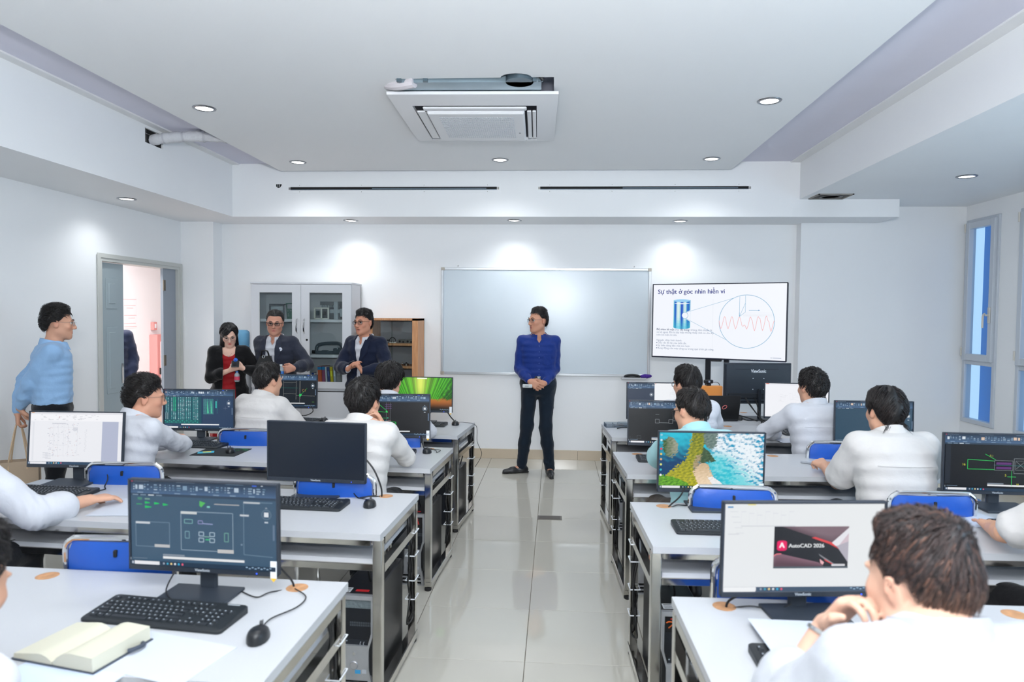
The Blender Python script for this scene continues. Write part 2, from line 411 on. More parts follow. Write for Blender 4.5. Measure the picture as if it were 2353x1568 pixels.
fr.add(vs,fs); fr.build('panel_frame',M_acw,ac,20)
MB().box(-.345,.345,-.385,.365,-.105,-.07,b=.012).build('grille_panel',M_acw,ac,30)
gm=MB()
for i in range(34):
    for j in range(20):
        x=-.26+.52*i/33; y=-.29+.53*j/19; gm.box(x-.0055,x+.0055,y-.009,y+.009,-.1075,-.104)
tag(gm.build('grille_holes',mat('ac_mesh',(205,208,214),.6),ac,0),kind='stuff')
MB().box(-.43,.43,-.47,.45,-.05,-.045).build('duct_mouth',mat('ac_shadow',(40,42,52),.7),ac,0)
for n_,(x0,x1,y0,y1) in (('a',(-.36,.36,-.455,-.395)),('b',(-.36,.36,.375,.435)),('c',(-.415,-.355,-.37,.35)),('d',(.362,.392,-.37,.35)),('e',(.40,.425,-.37,.35))):
    MB().box(x0,x1,y0,y1,-.088,-.074,b=.005).build('louvre',M_acw,ac,30)
MB().cyl((.30,.12,-.106),(.30,.12,-.108),.008,10).build('badge',mat('grey_badge',(120,124,132),.4),ac)
pp=MB().tube(smooth_path([(-.62,-.55,.06),(-.50,-.70,-.01),(-.36,-.77,-.015)],5),.035,10).build('wrapped_pipe',mat('pipe_wrap',(205,200,205),.7),ac)
MB().tube(smooth_path([(.40,-.80,.09),(.43,-.81,.03),(.47,-.80,-.015)],5),.012,8).build('cable',M_black,ac)
# wrapped duct in the left beam
du=empty('air_duct',(-3.53,5.83,3.19),0,'white tape wrapped duct running from the hole in the left beam','duct')
pts=smooth_path([(-.30,.0,-.05),(-.08,.0,-.02),(.10,.02,.01),(.35,.10,.045),(.62,.18,.05),(.72,.22,.055)],8)
rr=[.046+.004*math.sin(i*2.1)+.002*math.sin(i*5.3) for i in range(len(pts))]
MB().tube(pts,rr,14).build('wrapped_pipe',mat('duct_wrap',(205,206,210),.7,bump=(40,.5,.02)),du)
bnd=MB()
for i in range(10,len(pts)-2,5): bnd.tube([pts[i],pts[i]+(pts[i+1]-pts[i])*.5],rr[i]+.003,14)
bnd.build('tape_band',mat('tape',(185,186,192),.6),du)
MB().box(-.4,-.02,-.13,.14,-.06,.065).build('hole_lining',M_dark,du,0)
MB().box(-.02,-.012,-.125,.135,.02,.024).box(-.02,-.012,-.10,-.096,-.055,.062).build('mesh_wire',M_steel,du,0)
# slot diffusers on the soffit
for x0,x1,t in ((-2.88,-.64,'left'),(-.18,1.98,'right')):
    s=empty('slot_diffuser',((x0+x1)/2,7.28,3.02),0,'long narrow dark air slot on the %s half of the white soffit'%t,'vent'); w=(x1-x0)/2
    MB().box(-w-.04,w+.04,-.004,0,-.045,.045).build('flange',M_wall,s,0)
    MB().box(-w,w,-.0065,-.004,-.016,.016).build('opening',M_dark,s,0)
    bl=MB().box(-w,w,-.009,-.0065,-.016,-.010).box(-w*.2,w*.9,-.0085,-.0065,-.004,.004); bl.build('blade',mat('vent_blade',(110,125,138),.35,metal=.6),s,0)
    sc=MB()
    for k in range(4): 
        for z in (-.035,.035): sc.cyl((-w+.1+k*(2*w-.2)/3,-.004,z),(-w+.1+k*(2*w-.2)/3,-.006,z),.004,6)
    tag(sc.build('screw',M_steel,s),kind='stuff')
    for e in (-w-.02,w+.005): MB().box(e,e+.018,-.007,-.004,-.013,.013).build('end_clip',M_steel,s,0)
hh=empty('broken_hole',(-3.01,7.279,3.05),0,'small ragged hole in the soffit left of the air slots','hole')
MB().prism([(-.03,.018),(-.03,-.005),(-.012,-.022),(.012,-.018),(.03,.008),(.03,.018)],-.003,0,'y').build('opening',M_dark,hh,0)
MB().box(-.012,-.008,-.005,-.003,-.015,.016).box(.006,.010,-.005,-.003,-.014,.016).build('wire',M_white,hh,0)
vt=empty('open_duct_hole',(2.74,7.09,2.9),0,'square dark open duct hole in the right lower ceiling next to the soffit','vent')
MB().box(-.16,.16,-.13,.13,-.004,0).build('opening',mat('duct_dark',(70,68,66),.7),vt,0)
MB().lathe([(.085,-.004),(.085,-.012),(.11,-.012),(.11,-.004)],24).build('duct_ring',mat('duct_collar',(96,94,92),.5,metal=.5),vt)
MB().box(-.17,.17,-.14,-.125,-.010,0).box(-.17,.17,.125,.14,-.010,0).box(-.17,-.155,-.14,.14,-.010,0).box(.155,.17,-.14,.14,-.010,0).build('ragged_edge',mat('raw_board',(150,146,140),.8),vt,0)
# floor outlet plate in the aisle
fo=empty('floor_outlet',(-.03,5.60,0),0,'grey metal cover plate set in the aisle floor','floor plate')
MB().box(-.1,.1,-.055,.055,0,.004,b=.001).build('plate',mat('plate_metal',(120,116,110),.45,metal=.5),fo,0)
MB().box(-.085,.085,-.04,.04,.004,.0055).build('lid',mat('lid_metal',(105,100,95),.5,metal=.5),fo,0)
# ------------------------------------------------------------------ desks
M_top=mat('desk_laminate',(192,194,198),.32,noise=(2,.012))
M_shelf=mat('shelf_laminate',(209,211,216),.4)
M_chip=mat('raw_chipboard',(196,146,104),.75,noise=(40,.25))
M_foot=mat('rubber_foot',(22,22,24),.7)
M_panel=mat('modesty_panel',(190,193,198),.5)
DL,DD=2.12,.66
def plate_holes(L,D,z0,z1,holes,r):
    """flat top with round holes, all at the same y"""
    m=MB(); hy=holes[0][1]; q=r*1.35; n=16
    m.box(-L/2,L/2,-D/2,hy-q,z0,z1); m.box(-L/2,L/2,hy+q,D/2,z0,z1)
    xs_=[-L/2]
    for hx,_ in holes:
        m.box(xs_[-1],hx-q,hy-q,hy+q,z0,z1); xs_.append(hx+q)
        sq=[];ci=[]
        for k in range(n):
            a=2*PI*k/n; c,s_=math.cos(a),math.sin(a); f=q/max(abs(c),abs(s_))
            sq.append((hx+c*f,hy+s_*f)); ci.append((hx+r*c,hy+r*s_))
        for z,fl in ((z1,0),(z0,1)):
            vs=[(x,y,z) for x,y in sq]+[(x,y,z) for x,y in ci]
            m.add(vs,[(k,(k+1)%n,n+(k+1)%n,n+k) if not fl else (n+k,n+(k+1)%n,(k+1)%n,k) for k in range(n)])
        for k in range(n):
            if abs(abs(sq[k][0]-hx)-q)<1e-6 and abs(abs(sq[(k+1)%n][0]-hx)-q)<1e-6: continue
    m.box(xs_[-1],L/2,hy-q,hy+q,z0,z1)
    return m
def make_desk(L=DL,D=DD):
    d=empty('computer_desk')
    hs=[(-L/2+.155,D/2-.065),(0,D/2-.065),(L/2-.155,D/2-.065)]
    t=plate_holes(L,D,.722,.75,hs,.037).build('desktop',M_top,d,0)
    for hx,hy in hs: 
        MB().lathe([(.0,.730),(.0372,.731),(.0372,.7497)],20,Matrix.Translation((hx,hy,0))).build('cable_hole',M_chip,t,30)
    MB().box(-L/2+.05,L/2-.05,-D/2+.06,D/2-.04,.602,.622).build('shelf',M_shelf,d,0)
    MB().box(-L/2+.05,L/2-.05,D/2-.055,D/2-.04,.622,.70).build('back_panel',M_panel,d,0)
    for sx in (-1,1):
        x=sx*(L/2-.016)
        for y in (-D/2+.026,D/2-.055): 
            MB().box(x-.02,x+.02,y-.02,y+.02,.055,.722,b=.003).build('leg',M_steel,d,30)
        MB().box(x-.022,x+.022,-D/2+.02,D/2-.03,.018,.060,b=.004).build('foot_rail',M_steel,d,30)
        MB().box(x-.018,x+.018,-D/2+.065,D/2-.075,.69,.722).build('side_rail',M_steel,d,0)
        MB().box(x-.016,x+.016,-D/2+.065,D/2-.075,.565,.602).build('shelf_rail',M_steel,d,0)
        for y in (-D/2+.026,D/2-.055): MB().lathe([(.018,0),(.021,.004),(.021,.018)],12,Matrix.Translation((x,y,0))).build('foot_cap',M_foot,d,30)
        MB().cyl((x,D/2-.03,.045),(x,D/2-.018,.045),.011,8).build('end_cap',M_foot,d)
    for y in (-D/2+.026,D/2-.055):
        MB().box(-L/2+.045,L/2-.045,y-.014,y+.014,.694,.722,b=.002).build('cross_rail',M_steel,d,30)
    MB().box(-L/2+.045,L/2-.045,-D/2+.05,-D/2+.076,.572,.602,b=.002).build('cross_rail',M_steel,d,30)
    return d
proto=make_desk()
ordi=('front','second','third','rearmost')
DESKS={}
for side,cx,lst in (('L',-1,[(-.705,2.285,-1.6),(-.695,3.455,-2.6),(-.70,4.68,-3.5),(-.682,5.80,-5)]),('R',1,[(.395,2.26,1.2),(.382,3.41,1.8),(.40,4.665,2.6),(.403,5.875,3.2)])):
    for i,(x,y,a) in enumerate(lst):
        an=R(a); ux,uy=math.cos(an),math.sin(an); nx,ny=-uy,ux
        c=(x+cx*DL/2*ux-DD/2*nx, y+cx*DL/2*uy-DD/2*ny,0)
        t='white computer desk on steel legs, %s row on the %s side of the aisle'%(('nearest','second nearest','third nearest','farthest')[i],'left' if side=='L' else 'right')
        if proto is not None: d=proto; d.location=c; d.rotation_euler=(0,0,an); d['label']=t; first=d; proto=None
        else: d=dup(first,c,an,t)
        d['category']='desk'; d['group']='computer desks in rows'
        DESKS[side+str(i+1)]=(c,an)
td=make_desk(1.5,.66); td.location=(1.86,6.47,0); td.rotation_euler=(0,0,R(6)); tag(td,'white teacher desk under the big black monitor seen from behind','desk')
td.name='teacher_desk'
def on(desk,x,y,z=.75):
    c,a=DESKS[desk]; return (c[0]+x*math.cos(a)-y*math.sin(a),c[1]+x*math.sin(a)+y*math.cos(a),z)
# cable bundles tied to the aisle legs, and the power boxes
M_tie=mat('cable_tie_white',(232,236,242),.4)
M_cable=mat('cable_black',(20,21,23),.5)
for k,(dk,sx) in {'L1':('L1',1),'L2':('L2',1),'L3':('L3',1),'L4':('L4',1),'R2':('R2',-1),'R3':('R3',-1),'R4':('R4',-1)}.items():
    c,a=DESKS[dk]; e=empty('cable_bundle',on(dk,sx*(DL/2-.016),DD/2-.055,0),a,'black cables strapped with white ties to the aisle leg of the %s %s desk'%({'1':'nearest','2':'second nearest','3':'third nearest','4':'farthest'}[dk[1]],{'L':'left','R':'right'}[dk[0]]),'cables')
    rn=random.Random(dk)
    for q in range(4):
        pts=[(-.02*sx*rn.random()-.005*sx,-.035-.012*q*.6,.70)]
        for zz in (.6,.5,.4,.3,.2,.14): pts.append((rn.uniform(-.014,.014),-.030-.007*q+rn.uniform(-.006,.006),zz+rn.uniform(-.02,.02)))
        if q==0: pts+= [(-.01*sx,-.07,.12),(0,-.085,.20),(0,-.05,.26)]
        MB().tube(smooth_path(pts,4),.0045,6).build('cable',M_cable,e)
    for z in (.57,.47,.33,.24):
        zt=z+rn.uniform(-.02,.02); w=.024
        pts=[(-w,-w-.03,0),(w,-w-.03,0),(w,w,0),(-w,w,0)]
        t=MB()
        t.tube([(p[0],p[1],zt+p[2]) for p in pts],.003,5,closed=True,flat=1.0)
        t.tube([(sx*w,-w-.03,zt),(sx*(w+.006),-w-.042,zt+.014)],.0022,5); tag(t.build('cable_tie',M_tie,e),kind='stuff')
    pb=empty('power_box',on(dk,sx*(DL/2-.13),-.02,.602),a,'white socket box with black plugs under the shelf end of the %s %s desk'%({'1':'nearest','2':'second nearest','3':'third nearest','4':'farthest'}[dk[1]],{'L':'left','R':'right'}[dk[0]]),'socket box')
    MB().box(-.05,.05,-.15,.15,-.045,0,b=.004).build('housing',M_white,pb,30)
    for y in (-.08,.04):
        MB().box(-.018,.018,y-.018,y+.018,-.075,-.045,b=.004).build('plug',M_black,pb,30)
        MB().tube(smooth_path([(0,y,-.075),(.01,y+.02,-.16),(.03*sx,y+.10,-.22),(.05*sx,y+.2,-.12)],4),.0045,6).build('cable',M_cable,pb)
# ------------------------------------------------------------------ chairs
M_vinyl=mat('blue_vinyl',(22,82,178),.38,spec=.5,bump=(25,.12,.01),coat=.1)
def make_chair():
    c=empty('stacking_chair'); 
    # local: the sitter faces +y, the back is at -y
    for sx in (-1,1):
        x=sx*.205
        MB().tube(smooth_path([(x,.20,.01),(x,.16,.22),(x,.15,.43),(x*.98,.05,.445),(x*.98,-.16,.44)],5),.011,10).build('front_leg',M_chrome,c)
        MB().tube(smooth_path([(x,-.27,.01),(x,-.20,.25),(x,-.19,.44),(x*.99,-.205,.62),(x*.98,-.225,.78)],5),.011,10).build('back_leg',M_chrome,c)
        for y in (.20,-.27): MB().cyl((x,y,0),(x,y,.03),.014,10).build('foot_cap',M_foot,c)
    arch=[(-.201,-.225,.77),(-.198,-.229,.825),(-.175,-.231,.852),(-.13,-.232,.860),(.13,-.232,.860),(.175,-.231,.852),(.198,-.229,.825),(.201,-.225,.77)]
    MB().tube(smooth_path(arch,4),.011,10).build('back_tube',M_chrome,c)
    MB().cyl((-.2,.15,.42),(.2,.15,.42),.009,8).build('cross_tube',M_chrome,c)
    s=MB(); s.prism(rrect(.40,.40,.05,4),.44,.485,'z'); s.build('seat',M_vinyl,c,40,(0,.0,0))
    b=MB(); n=12; zs=np.linspace(.56,.848,9); vs=[];fs=[]
    for front in (0,1):
        for z in zs:
            for k in range(n+1):
                u=-1+2*k/n; hw=.188*(1-.10*max(0,(z-.80)/.05)**2); x=u*hw
                edge=max(abs(u)**6,abs((z-.704)/.144)**8)
                y=-.222-.012*(1-u*u)-.02*(z-.56)+(.016 if front else -.016)*(1-.75*min(1,edge))
                vs.append((x,y,z))
    m_=len(zs)*(n+1)
    for i in range(len(zs)-1):
        for k in range(n):
            a=i*(n+1)+k; fs.append((a,a+1,a+n+2,a+n+1)); fs.append((m_+a,m_+a+n+1,m_+a+n+2,m_+a+1))
    for k in range(n): a=k; fs.append((a,m_+a,m_+a+1,a+1)); a=(len(zs)-1)*(n+1)+k; fs.append((a,a+1,m_+a+1,m_+a))
    for i in range(len(zs)-1):
        a=i*(n+1); fs.append((a,a+n+1,m_+a+n+1,m_+a)); a+=n; fs.append((a,m_+a,m_+a+n+1,a+n+1))
    b.add(vs,fs); b.build('backrest',M_vinyl,c,60)
    MB().box(-.006,.006,-.262,-.25,.80,.825,b=.002).build('rivet_plate',M_foot,c,30)
    return c
CH=[(-1.57,2.57,2,'empty blue chair in front of the second nearest left desk'),(-2.32,3.73,4,'blue chair of the student in round glasses on the left'),(-1.12,3.60,3,'blue chair behind the black switched off monitor on the left'),(-2.15,4.84,2,'blue chair of the white shirted student facing the line drawing screen'),(-1.12,4.9,0,'blue chair of the student at the bamboo wallpaper screen'),
    (.87,3.55,-2,'blue chair behind the beach wallpaper monitor'),(.80,2.52,-14,'blue chair pulled out at the aisle end of the second right desk'),(1.86,4.83,3,'blue chair of the spiky haired student on the right'),(1.77,3.53,2,'blue chair of the student with the bowl haircut'),(.98,4.9,0,'blue chair of the student in glasses at the farthest right desk'),(2.10,2.36,5,'blue chair of the student at the right edge of the picture'),(.74,1.06,6,'blue chair of the big student in the right foreground'),(-1.32,.88,-4,'blue chair at the left edge in the foreground'),(-2.44,2.48,2,'blue chair of the student with rolled up sleeves at the left edge')]
ch0=None
for x,y,a,t in CH:
    if ch0 is None: ch0=make_chair(); ch0.location=(x,y,0); ch0.rotation_euler=(0,0,R(a)); tag(ch0,t,'chair','blue vinyl chairs')
    else: dup(ch0,(x,y,0),R(a),t)
# ------------------------------------------------------------------ screens: flat emissive print built as coloured quads
M_scr=mat('screen_print',(255,255,255),.35,emit=SCR,attr='Col',spec=.4)
SW,SH=.506,.284
class Scr:
    """u right 0..1, v down 0..1 ; the panel faces -y, origin at bottom centre of the panel"""
    def __init__(s,w=SW,h=SH): s.m=MB(); s.w=w; s.h=h; s.k=0
    def P(s,u,v): return ((u-.5)*s.w,-.00005*s.k,(1-v)*s.h)
    def rect(s,u,v,w,h,c,c2=None):
        s.k+=1; a=[s.P(u,v+h),s.P(u+w,v+h),s.P(u+w,v),s.P(u,v)]; s.m.add(a,[(0,1,2,3)],None,lin(c)); return s
    def poly(s,pts,c): s.k+=1; s.m.add([s.P(*p) for p in pts][::-1],[tuple(range(len(pts)))],None,lin(c)); return s
    def line(s,u0,v0,u1,v1,c,t=.004):
        asp=s.w/s.h; dx,dy=(u1-u0)*asp,(v1-v0); L=math.hypot(dx,dy) or 1e-6; nx,ny=-dy/L*t/2,dx/L*t/2
        return s.poly([(u0+nx/asp,v0+ny),(u1+nx/asp,v1+ny),(u1-nx/asp,v1-ny),(u0-nx/asp,v0-ny)],c)
    def path(s,pts,c,t=.004,closed=False):
        P=pts+[pts[0]] if closed else pts
        for a,b in zip(P[:-1],P[1:]): s.line(a[0],a[1],b[0],b[1],c,t)
        return s
    def box(s,u,v,w,h,c,t=.004): return s.path([(u,v),(u+w,v),(u+w,v+h),(u,v+h)],c,t,True)
    def circ(s,u,v,r,c,t=.004,n=28,fill=False):
        asp=s.w/s.h; p=[(u+r/asp*math.cos(2*PI*k/n),v+r*math.sin(2*PI*k/n)) for k in range(n)]
        return s.poly(p,c) if fill else s.path(p,c,t,True)
    def text(s,u,v,body,size,c,bold=0,align='LEFT',sx=1):
        FIX={'ế':('ê',.70,'a'),'ề':('ê',.70,'g'),'ể':('ê',.70,'h'),'ẻ':('e',.52,'h'),'ở':('o',.52,'hk'),'ơ':('o',.52,'k'),'ợ':('ọ',.52,'k'),'ỡ':('õ',.52,'k')}
        plain=''.join(FIX[q][0] if q in FIX else q for q in body); S_=size*s.h; x0,_,z0=s.P(u,v)
        parts=[text_mesh(plain,S_,None,0,align)]
        for i,q in enumerate(body):
            if q in FIX:
                w_=max(p[0] for p in text_mesh(plain[:i+1],S_)[0]); cx=w_-.245*S_; y=FIX[q][1]*S_; t=.05*S_
                if 'k' in FIX[q][2]:
                    a_,b_,c_=(w_-.06*S_,.40*S_),(w_+.045*S_,.47*S_),(w_+.05*S_,.56*S_); parts.append(([a_,(a_[0]+.03*S_,a_[1]-.06*S_),(b_[0]+.03*S_,b_[1]-.02*S_),(c_[0]+.02*S_,c_[1]),(c_[0]-.04*S_,c_[1]),(b_[0]-.03*S_,b_[1]+.02*S_)],[(0,1,2,3,4,5)]))
                if FIX[q][2]=='k': continue
                if FIX[q][2][0]=='h': pts=[(-.09,.13),(-.03,.19),(.05,.18),(.07,.12),(.0,.06),(.0,.0)]
                elif FIX[q][2]=='a': pts=[(.0,.02),(.13,.19)]
                else: pts=[(.0,.02),(-.13,.19)]
                for p_,q_ in zip(pts[:-1],pts[1:]):
                    dx,dy=q_[0]-p_[0],q_[1]-p_[1]; L_=math.hypot(dx,dy); nx,ny=-dy/L_*t/2,dx/L_*t/2
                    a_=(cx+p_[0]*S_*.8,y+p_[1]*S_); b_=(cx+q_[0]*S_*.8,y+q_[1]*S_)
                    parts.append(([(a_[0]+nx,a_[1]+ny),(b_[0]+nx,b_[1]+ny),(b_[0]-nx,b_[1]-ny),(a_[0]-nx,a_[1]-ny)],[(0,1,2,3)]))
        for dx in ((0,) if not bold else (-bold,0,bold)):
            s.k+=1
            for vs,fs in parts: s.m.add([(x0+a[0]*sx+dx,-.00005*s.k,z0+a[1]) for a in vs],fs,None,lin(c))
        return s
    def raster(s,arr):
        """arr HxWx3 linear colours -> grid of vertices"""
        H_,W_,_=arr.shape; s.k+=1
        for j in range(H_):
            for i in range(W_):
                a=[s.P(i/W_,(j+1)/H_),s.P((i+1)/W_,(j+1)/H_),s.P((i+1)/W_,j/H_),s.P(i/W_,j/H_)]
                s.m.add(a,[(0,1,2,3)],None,tuple(arr[j,i]))
        return s
def taskbar(s,rn,c=(30,52,74),tc=.948,white=True):
    s.rect(0,tc,1,1-tc,c)
    s.rect(.012,tc+.010,.012,.03,(180,190,205))
    if white: s.rect(.03,tc+.004,.175,1-tc-.012,(228,228,232))
    for k,cc in enumerate(((150,160,175),(60,160,190),(230,205,140),(225,228,232),(40,170,215),(225,90,120))): s.circ(.235+k*.026,tc+.024,.013,cc,fill=True,n=10)
    for k in range(9): s.rect(.80+k*.02,tc+.010+.012*(k%2),.013,.012,(150,180,205))
def cad(bg,rn,dim=1.0,cmd=(.23,.80),tb=True):
    """drawing program: ribbon of tools above a dark sheet"""
    s=Scr(); s.rect(0,0,1,1,bg)
    for k in range(8): 
        f=k/7; s.rect(0,k*.02,1,.021,(int(34+34*f),int(52+45*f),int(72+60*f)))
    s.rect(0,.16,1,.03,(46,66,88)); s.rect(.005,.008,.012,.018,(215,70,95))
    for k in range(9): s.rect(.025+k*.012,.010,.007,.012,(150,165,180))
    s.rect(.32,.012,.13,.008,(150,168,185)); s.rect(.66,.014,.12,.007,(120,150,175)); s.rect(.84,.006,.03,.024,(60,105,225)); s.rect(.90,.008,.012,.018,(215,225,235))
    u=.02
    while u<.93:
        w=rn.choice((.010,.014,.02,.03)); big=rn.random()<.3
        c=rn.choice(((150,172,192),(120,148,172),(175,192,208),(210,220,228),(214,190,170)))
        if big: s.rect(u,.052+.01*rn.random(),w,.05,c)
        else:
            for q in range(3):
                if rn.random()<.8: s.rect(u,.05+q*.027,w*rn.uniform(.5,1),.013,rn.choice(((130,156,178),(165,184,200),(95,125,150))))
        u+=w+rn.uniform(.005,.012)
        if rn.random()<.15: s.line(u,.045,u,.14,(90,112,134),.003); u+=.01
    for k in range(7): s.rect(.03+k*.13+.03*rn.random(),.140,.04,.010,(130,155,178))
    for k in range(4): s.rect(.02+k*.055,.168,.04,.012,(120,140,160) if k!=2 else (205,215,222))
    # view cube at the right
    s.circ(.94,.345,.055,(90,112,132),.012); s.rect(.925,.318,.03,.053,(215,220,226)); s.rect(.928,.425,.024,.016,(190,200,210))
    s.path([(.934,.275),(.94,.262),(.946,.275)],(180,190,200),.006); s.rect(.983,.46,.013,.18,(98,118,142))
    s.rect(.02,.915,.10,.012,(95,112,130)); 
    s.rect(cmd[0],.885,cmd[1]-cmd[0],.028,(226,228,230)); s.rect(cmd[0],.858,.15,.020,(130,142,155))
    s.rect(.0,.915,.008,.03,(120,130,140))
    taskbar(s,rn); return s
GREEN=(40,205,90); CY=(40,190,180); GR=(150,156,160); MG=(170,70,190); YL=(205,205,60)
def scr_L1(rn):
    s=cad((58,86,110),rn,cmd=(.23,.79)); a=(140,160,176); w=(200,205,205)
    s.rect(.06,.20,.03,.03,(70,130,110)); s.rect(.05,.275,.04,.012,(50,150,100))
    for u,v,q in ((.11,.245,.035),(.11,.295,.045),(.175,.25,.035),(.235,.26,.035)): s.poly([(u,v),(u+q,v+.012),(u+q,v+.02),(u,v+.03)],(20,190,95))
    s.rect(.11,.21,.035,.014,(120,160,140))
    s.poly([(.49,.215),(.53,.235),(.50,.29),(.488,.27)],(80,180,90)); s.rect(.54,.27,.02,.02,(130,200,190)); s.rect(.59,.24,.17,.012,(165,165,165))
    s.box(.36,.345,.355,.45,a,.008); s.rect(.36,.345,.11,.028,w); s.rect(.61,.77,.11,.042,(190,190,190))
    s.box(.045,.485,.235,.29,(110,132,152),.007); s.rect(.045,.485,.10,.024,(196,202,208)); s.rect(.175,.745,.105,.034,(185,186,188))
    s.path([(.985,.83),(.79,.815),(.79,.205),(.985,.205)],(110,135,155),.007); s.rect(.79,.20,.11,.02,(180,188,194)); s.rect(.765,.35,.06,.02,(196,202,208))
    s.box(.385,.435,.055,.045,(120,170,170),.008); s.box(.48,.445,.03,.035,(140,140,190),.008); s.line(.51,.475,.58,.480,(140,150,190),.012)
    s.box(.39,.575,.028,.08,(120,160,170),.008); s.box(.66,.575,.026,.10,(110,165,150),.008); s.rect(.77,.69,.012,.02,(120,140,160))
    for uu in (.485,.56):
        for vv in (.575,.645): s.box(uu,vv,.032,.045,(160,180,195),.010)
    s.rect(.52,.62,.04,.012,(120,160,150)); s.line(.53,.66,.56,.66,(60,190,120),.012)
    return s
def scr_table(rn):
    s=cad((40,62,92),rn,cmd=(.25,.80)); s.rect(.015,.19,.53,.69,(28,78,92))
    cols=(.03,.06,.115,.145,.17,.215,.245,.27,.295,.335,.365,.39,.445,.475,.50)
    for c in cols:
        if rn.random()<.35: s.line(c-.012,.2,c-.012,.76,(60,190,180),.003)
        for r in range(17):
            cc=rn.choice(((150,205,205),(120,190,190),(190,220,225),(90,170,170)))
            if .14<c<.18 and r<11: cc=(60,215,150)
            if c<.07 and r>11: s.circ(c,.205+r*.034,.012,(190,210,215),.004,n=8)
            else: s.rect(c,.20+r*.034,.012,.018,cc)
    for r in range(3): s.line(.02,.79+r*.03,.53,.79+r*.03,(50,180,150),.003)
    for k in range(16): s.rect(.03+k*.031,.795+.03*(k%2),.015,.012,(60,200,170))
    for r in range(22): s.line(.59,.24+r*.018,.74,.24+r*.018,(110,200,190),.003)
    for c in (.60,.625,.65,.69,.72): s.line(c,.22,c,.61,(60,190,170),.004)
    s.poly([(.645,.3),(.652,.3),(.672,.6),(.645,.6)],(80,190,150)); s.poly([(.70,.28),(.706,.28),(.72,.6),(.70,.6)],(80,190,150))
    for r in range(8): s.rect(.765,.29+r*.022,.02,.014,(60,205,190))
    s.line(.79,.22,.79,.6,(60,190,170),.003); s.line(.88,.46,.94,.46,(150,160,170),.003); s.line(.91,.42,.91,.51,(150,160,170),.003)
    return s
def scr_lines(rn):
    s=cad((17,25,33),rn,cmd=(.36,.80)); g=(150,150,145)
    s.line(.42,.2,.42,.88,g,.006); s.line(.645,.2,.645,.78,g,.006); s.line(.71,.2,.71,.88,g,.006); s.line(.72,.2,.72,.76,g,.004)
    s.line(.42,.25,.645,.25,g,.006); s.line(.42,.60,.645,.61,g,.006); s.line(.645,.655,.98,.67,g,.006); s.line(.37,.42,.68,.425,(30,130,120),.006)
    s.line(.715,.66,.84,.43,(40,170,80),.007); s.text(.75,.53,'C1',.11,(160,120,60)); s.poly([(.70,.62),(.75,.60),(.735,.68),(.705,.69)],(40,190,90))
    s.rect(.93,.85,.04,.01,(90,150,60)); return s
def scr_axle(rn,ox=0,full=True):
    s=cad((18,20,23),rn,cmd=(.30,.74)); g=(120,125,130)
    for u in (.42,.47): s.line(u,.2,u,.88,g,.006)
    s.line(.445,.2,.445,.88,(150,60,60),.003)
    s.line(.29,.2,.435,.42,GREEN,.008); s.poly([(.44,.45),(.405,.42),(.43,.40)],GREEN)
    for k in range(3): s.line(.40,.25+k*.045,.49,.25+k*.045,(130,80,170),.006)
    s.path([(.44,.44),(.31,.42),(.31,.88)],GREEN,.006); s.line(.31,.58,.44,.58,GREEN,.006); s.circ(.44,.575,.012,(60,220,190),fill=True,n=8)
    s.box(.35,.67,.19,.10,GREEN,.008); s.box(.40,.64,.08,.16,(60,150,160),.006); s.line(.40,.66,.48,.64,(200,90,70),.006)
    s.line(.55,.67,.55,.88,GREEN,.007); s.line(.34,.77,.34,.88,YL,.006)
    for k in range(7): s.rect(.13+k*.022,.225,.013,.018,(120,125,60))
    s.text(.285,.49,'C1',.045,YL); s.text(.285,.83,'371',.045,YL); s.text(.345,.86,'1.49',.05,YL); s.text(.515,.86,'M24',.05,YL)
    return s
def scr_shaft(rn):
    s=cad((14,16,20),rn,cmd=(.40,.95)); g=(130,136,140)
    s.rect(0,.19,.05,.69,(30,36,46)); s.path([(.46,.47),(.21,.45),(.21,.62),(.46,.62)],GREEN,.008); s.line(.37,.35,.47,.45,GREEN,.007)
    s.box(.46,.46,.17,.17,g,.006); s.box(.64,.42,.13,.26,g,.007); s.line(.66,.47,.74,.60,g,.006); s.line(.74,.47,.66,.60,g,.006); s.box(.655,.46,.09,.16,g,.005)
    for v in (.49,.57): s.rect(.475,v,.14,.04,(92,40,110)); 
    s.path([(.77,.46),(.98,.46)],g,.006); s.path([(.77,.62),(.98,.62)],g,.006); s.line(.45,.54,.98,.55,(40,140,140),.004)
    s.path([(.80,.52),(.93,.52),(.94,.55),(.93,.585),(.80,.585),(.785,.55),(.80,.52)],(90,120,95),.007)
    s.line(.62,.64,.62,.90,GREEN,.007); s.line(.76,.66,.76,.90,GREEN,.006); s.line(.58,.74,.66,.74,GREEN,.007)
    s.text(.155,.56,'16',.06,YL); s.text(.41,.40,'R1',.06,(150,150,50)); s.text(.555,.735,'5',.06,YL); s.text(.66,.89,'18',.05,YL)
    return s
def scr_simple(rn,bg=(14,17,20)):
    s=cad(bg,rn,cmd=(.3,.8)); g=(150,155,160)
    s.box(.345,.43,.05,.09,g,.006); s.line(.395,.51,.52,.51,g,.006); s.box(.52,.43,.05,.09,g,.006); s.line(.57,.46,.70,.46,g,.005); s.line(.575,.32,.575,.44,g,.005)
    s.rect(.345,.315,.05,.010,(110,115,118)); s.box(.11,.83,.05,.07,(90,95,100),.005); s.line(.02,.89,.02,.84,(110,115,120),.004); return s
def scr_key(rn):
    s=cad((42,70,90),rn,cmd=(.22,.75)); g=(120,140,155)
    s.path([(.45,.22),(.60,.22),(.62,.26),(.62,.45),(.60,.49),(.45,.49),(.43,.45),(.43,.26)],g,.006,True)
    for u in (.49,.53,.56): s.line(u,.23,u,.48,(130,70,140),.006)
    return s
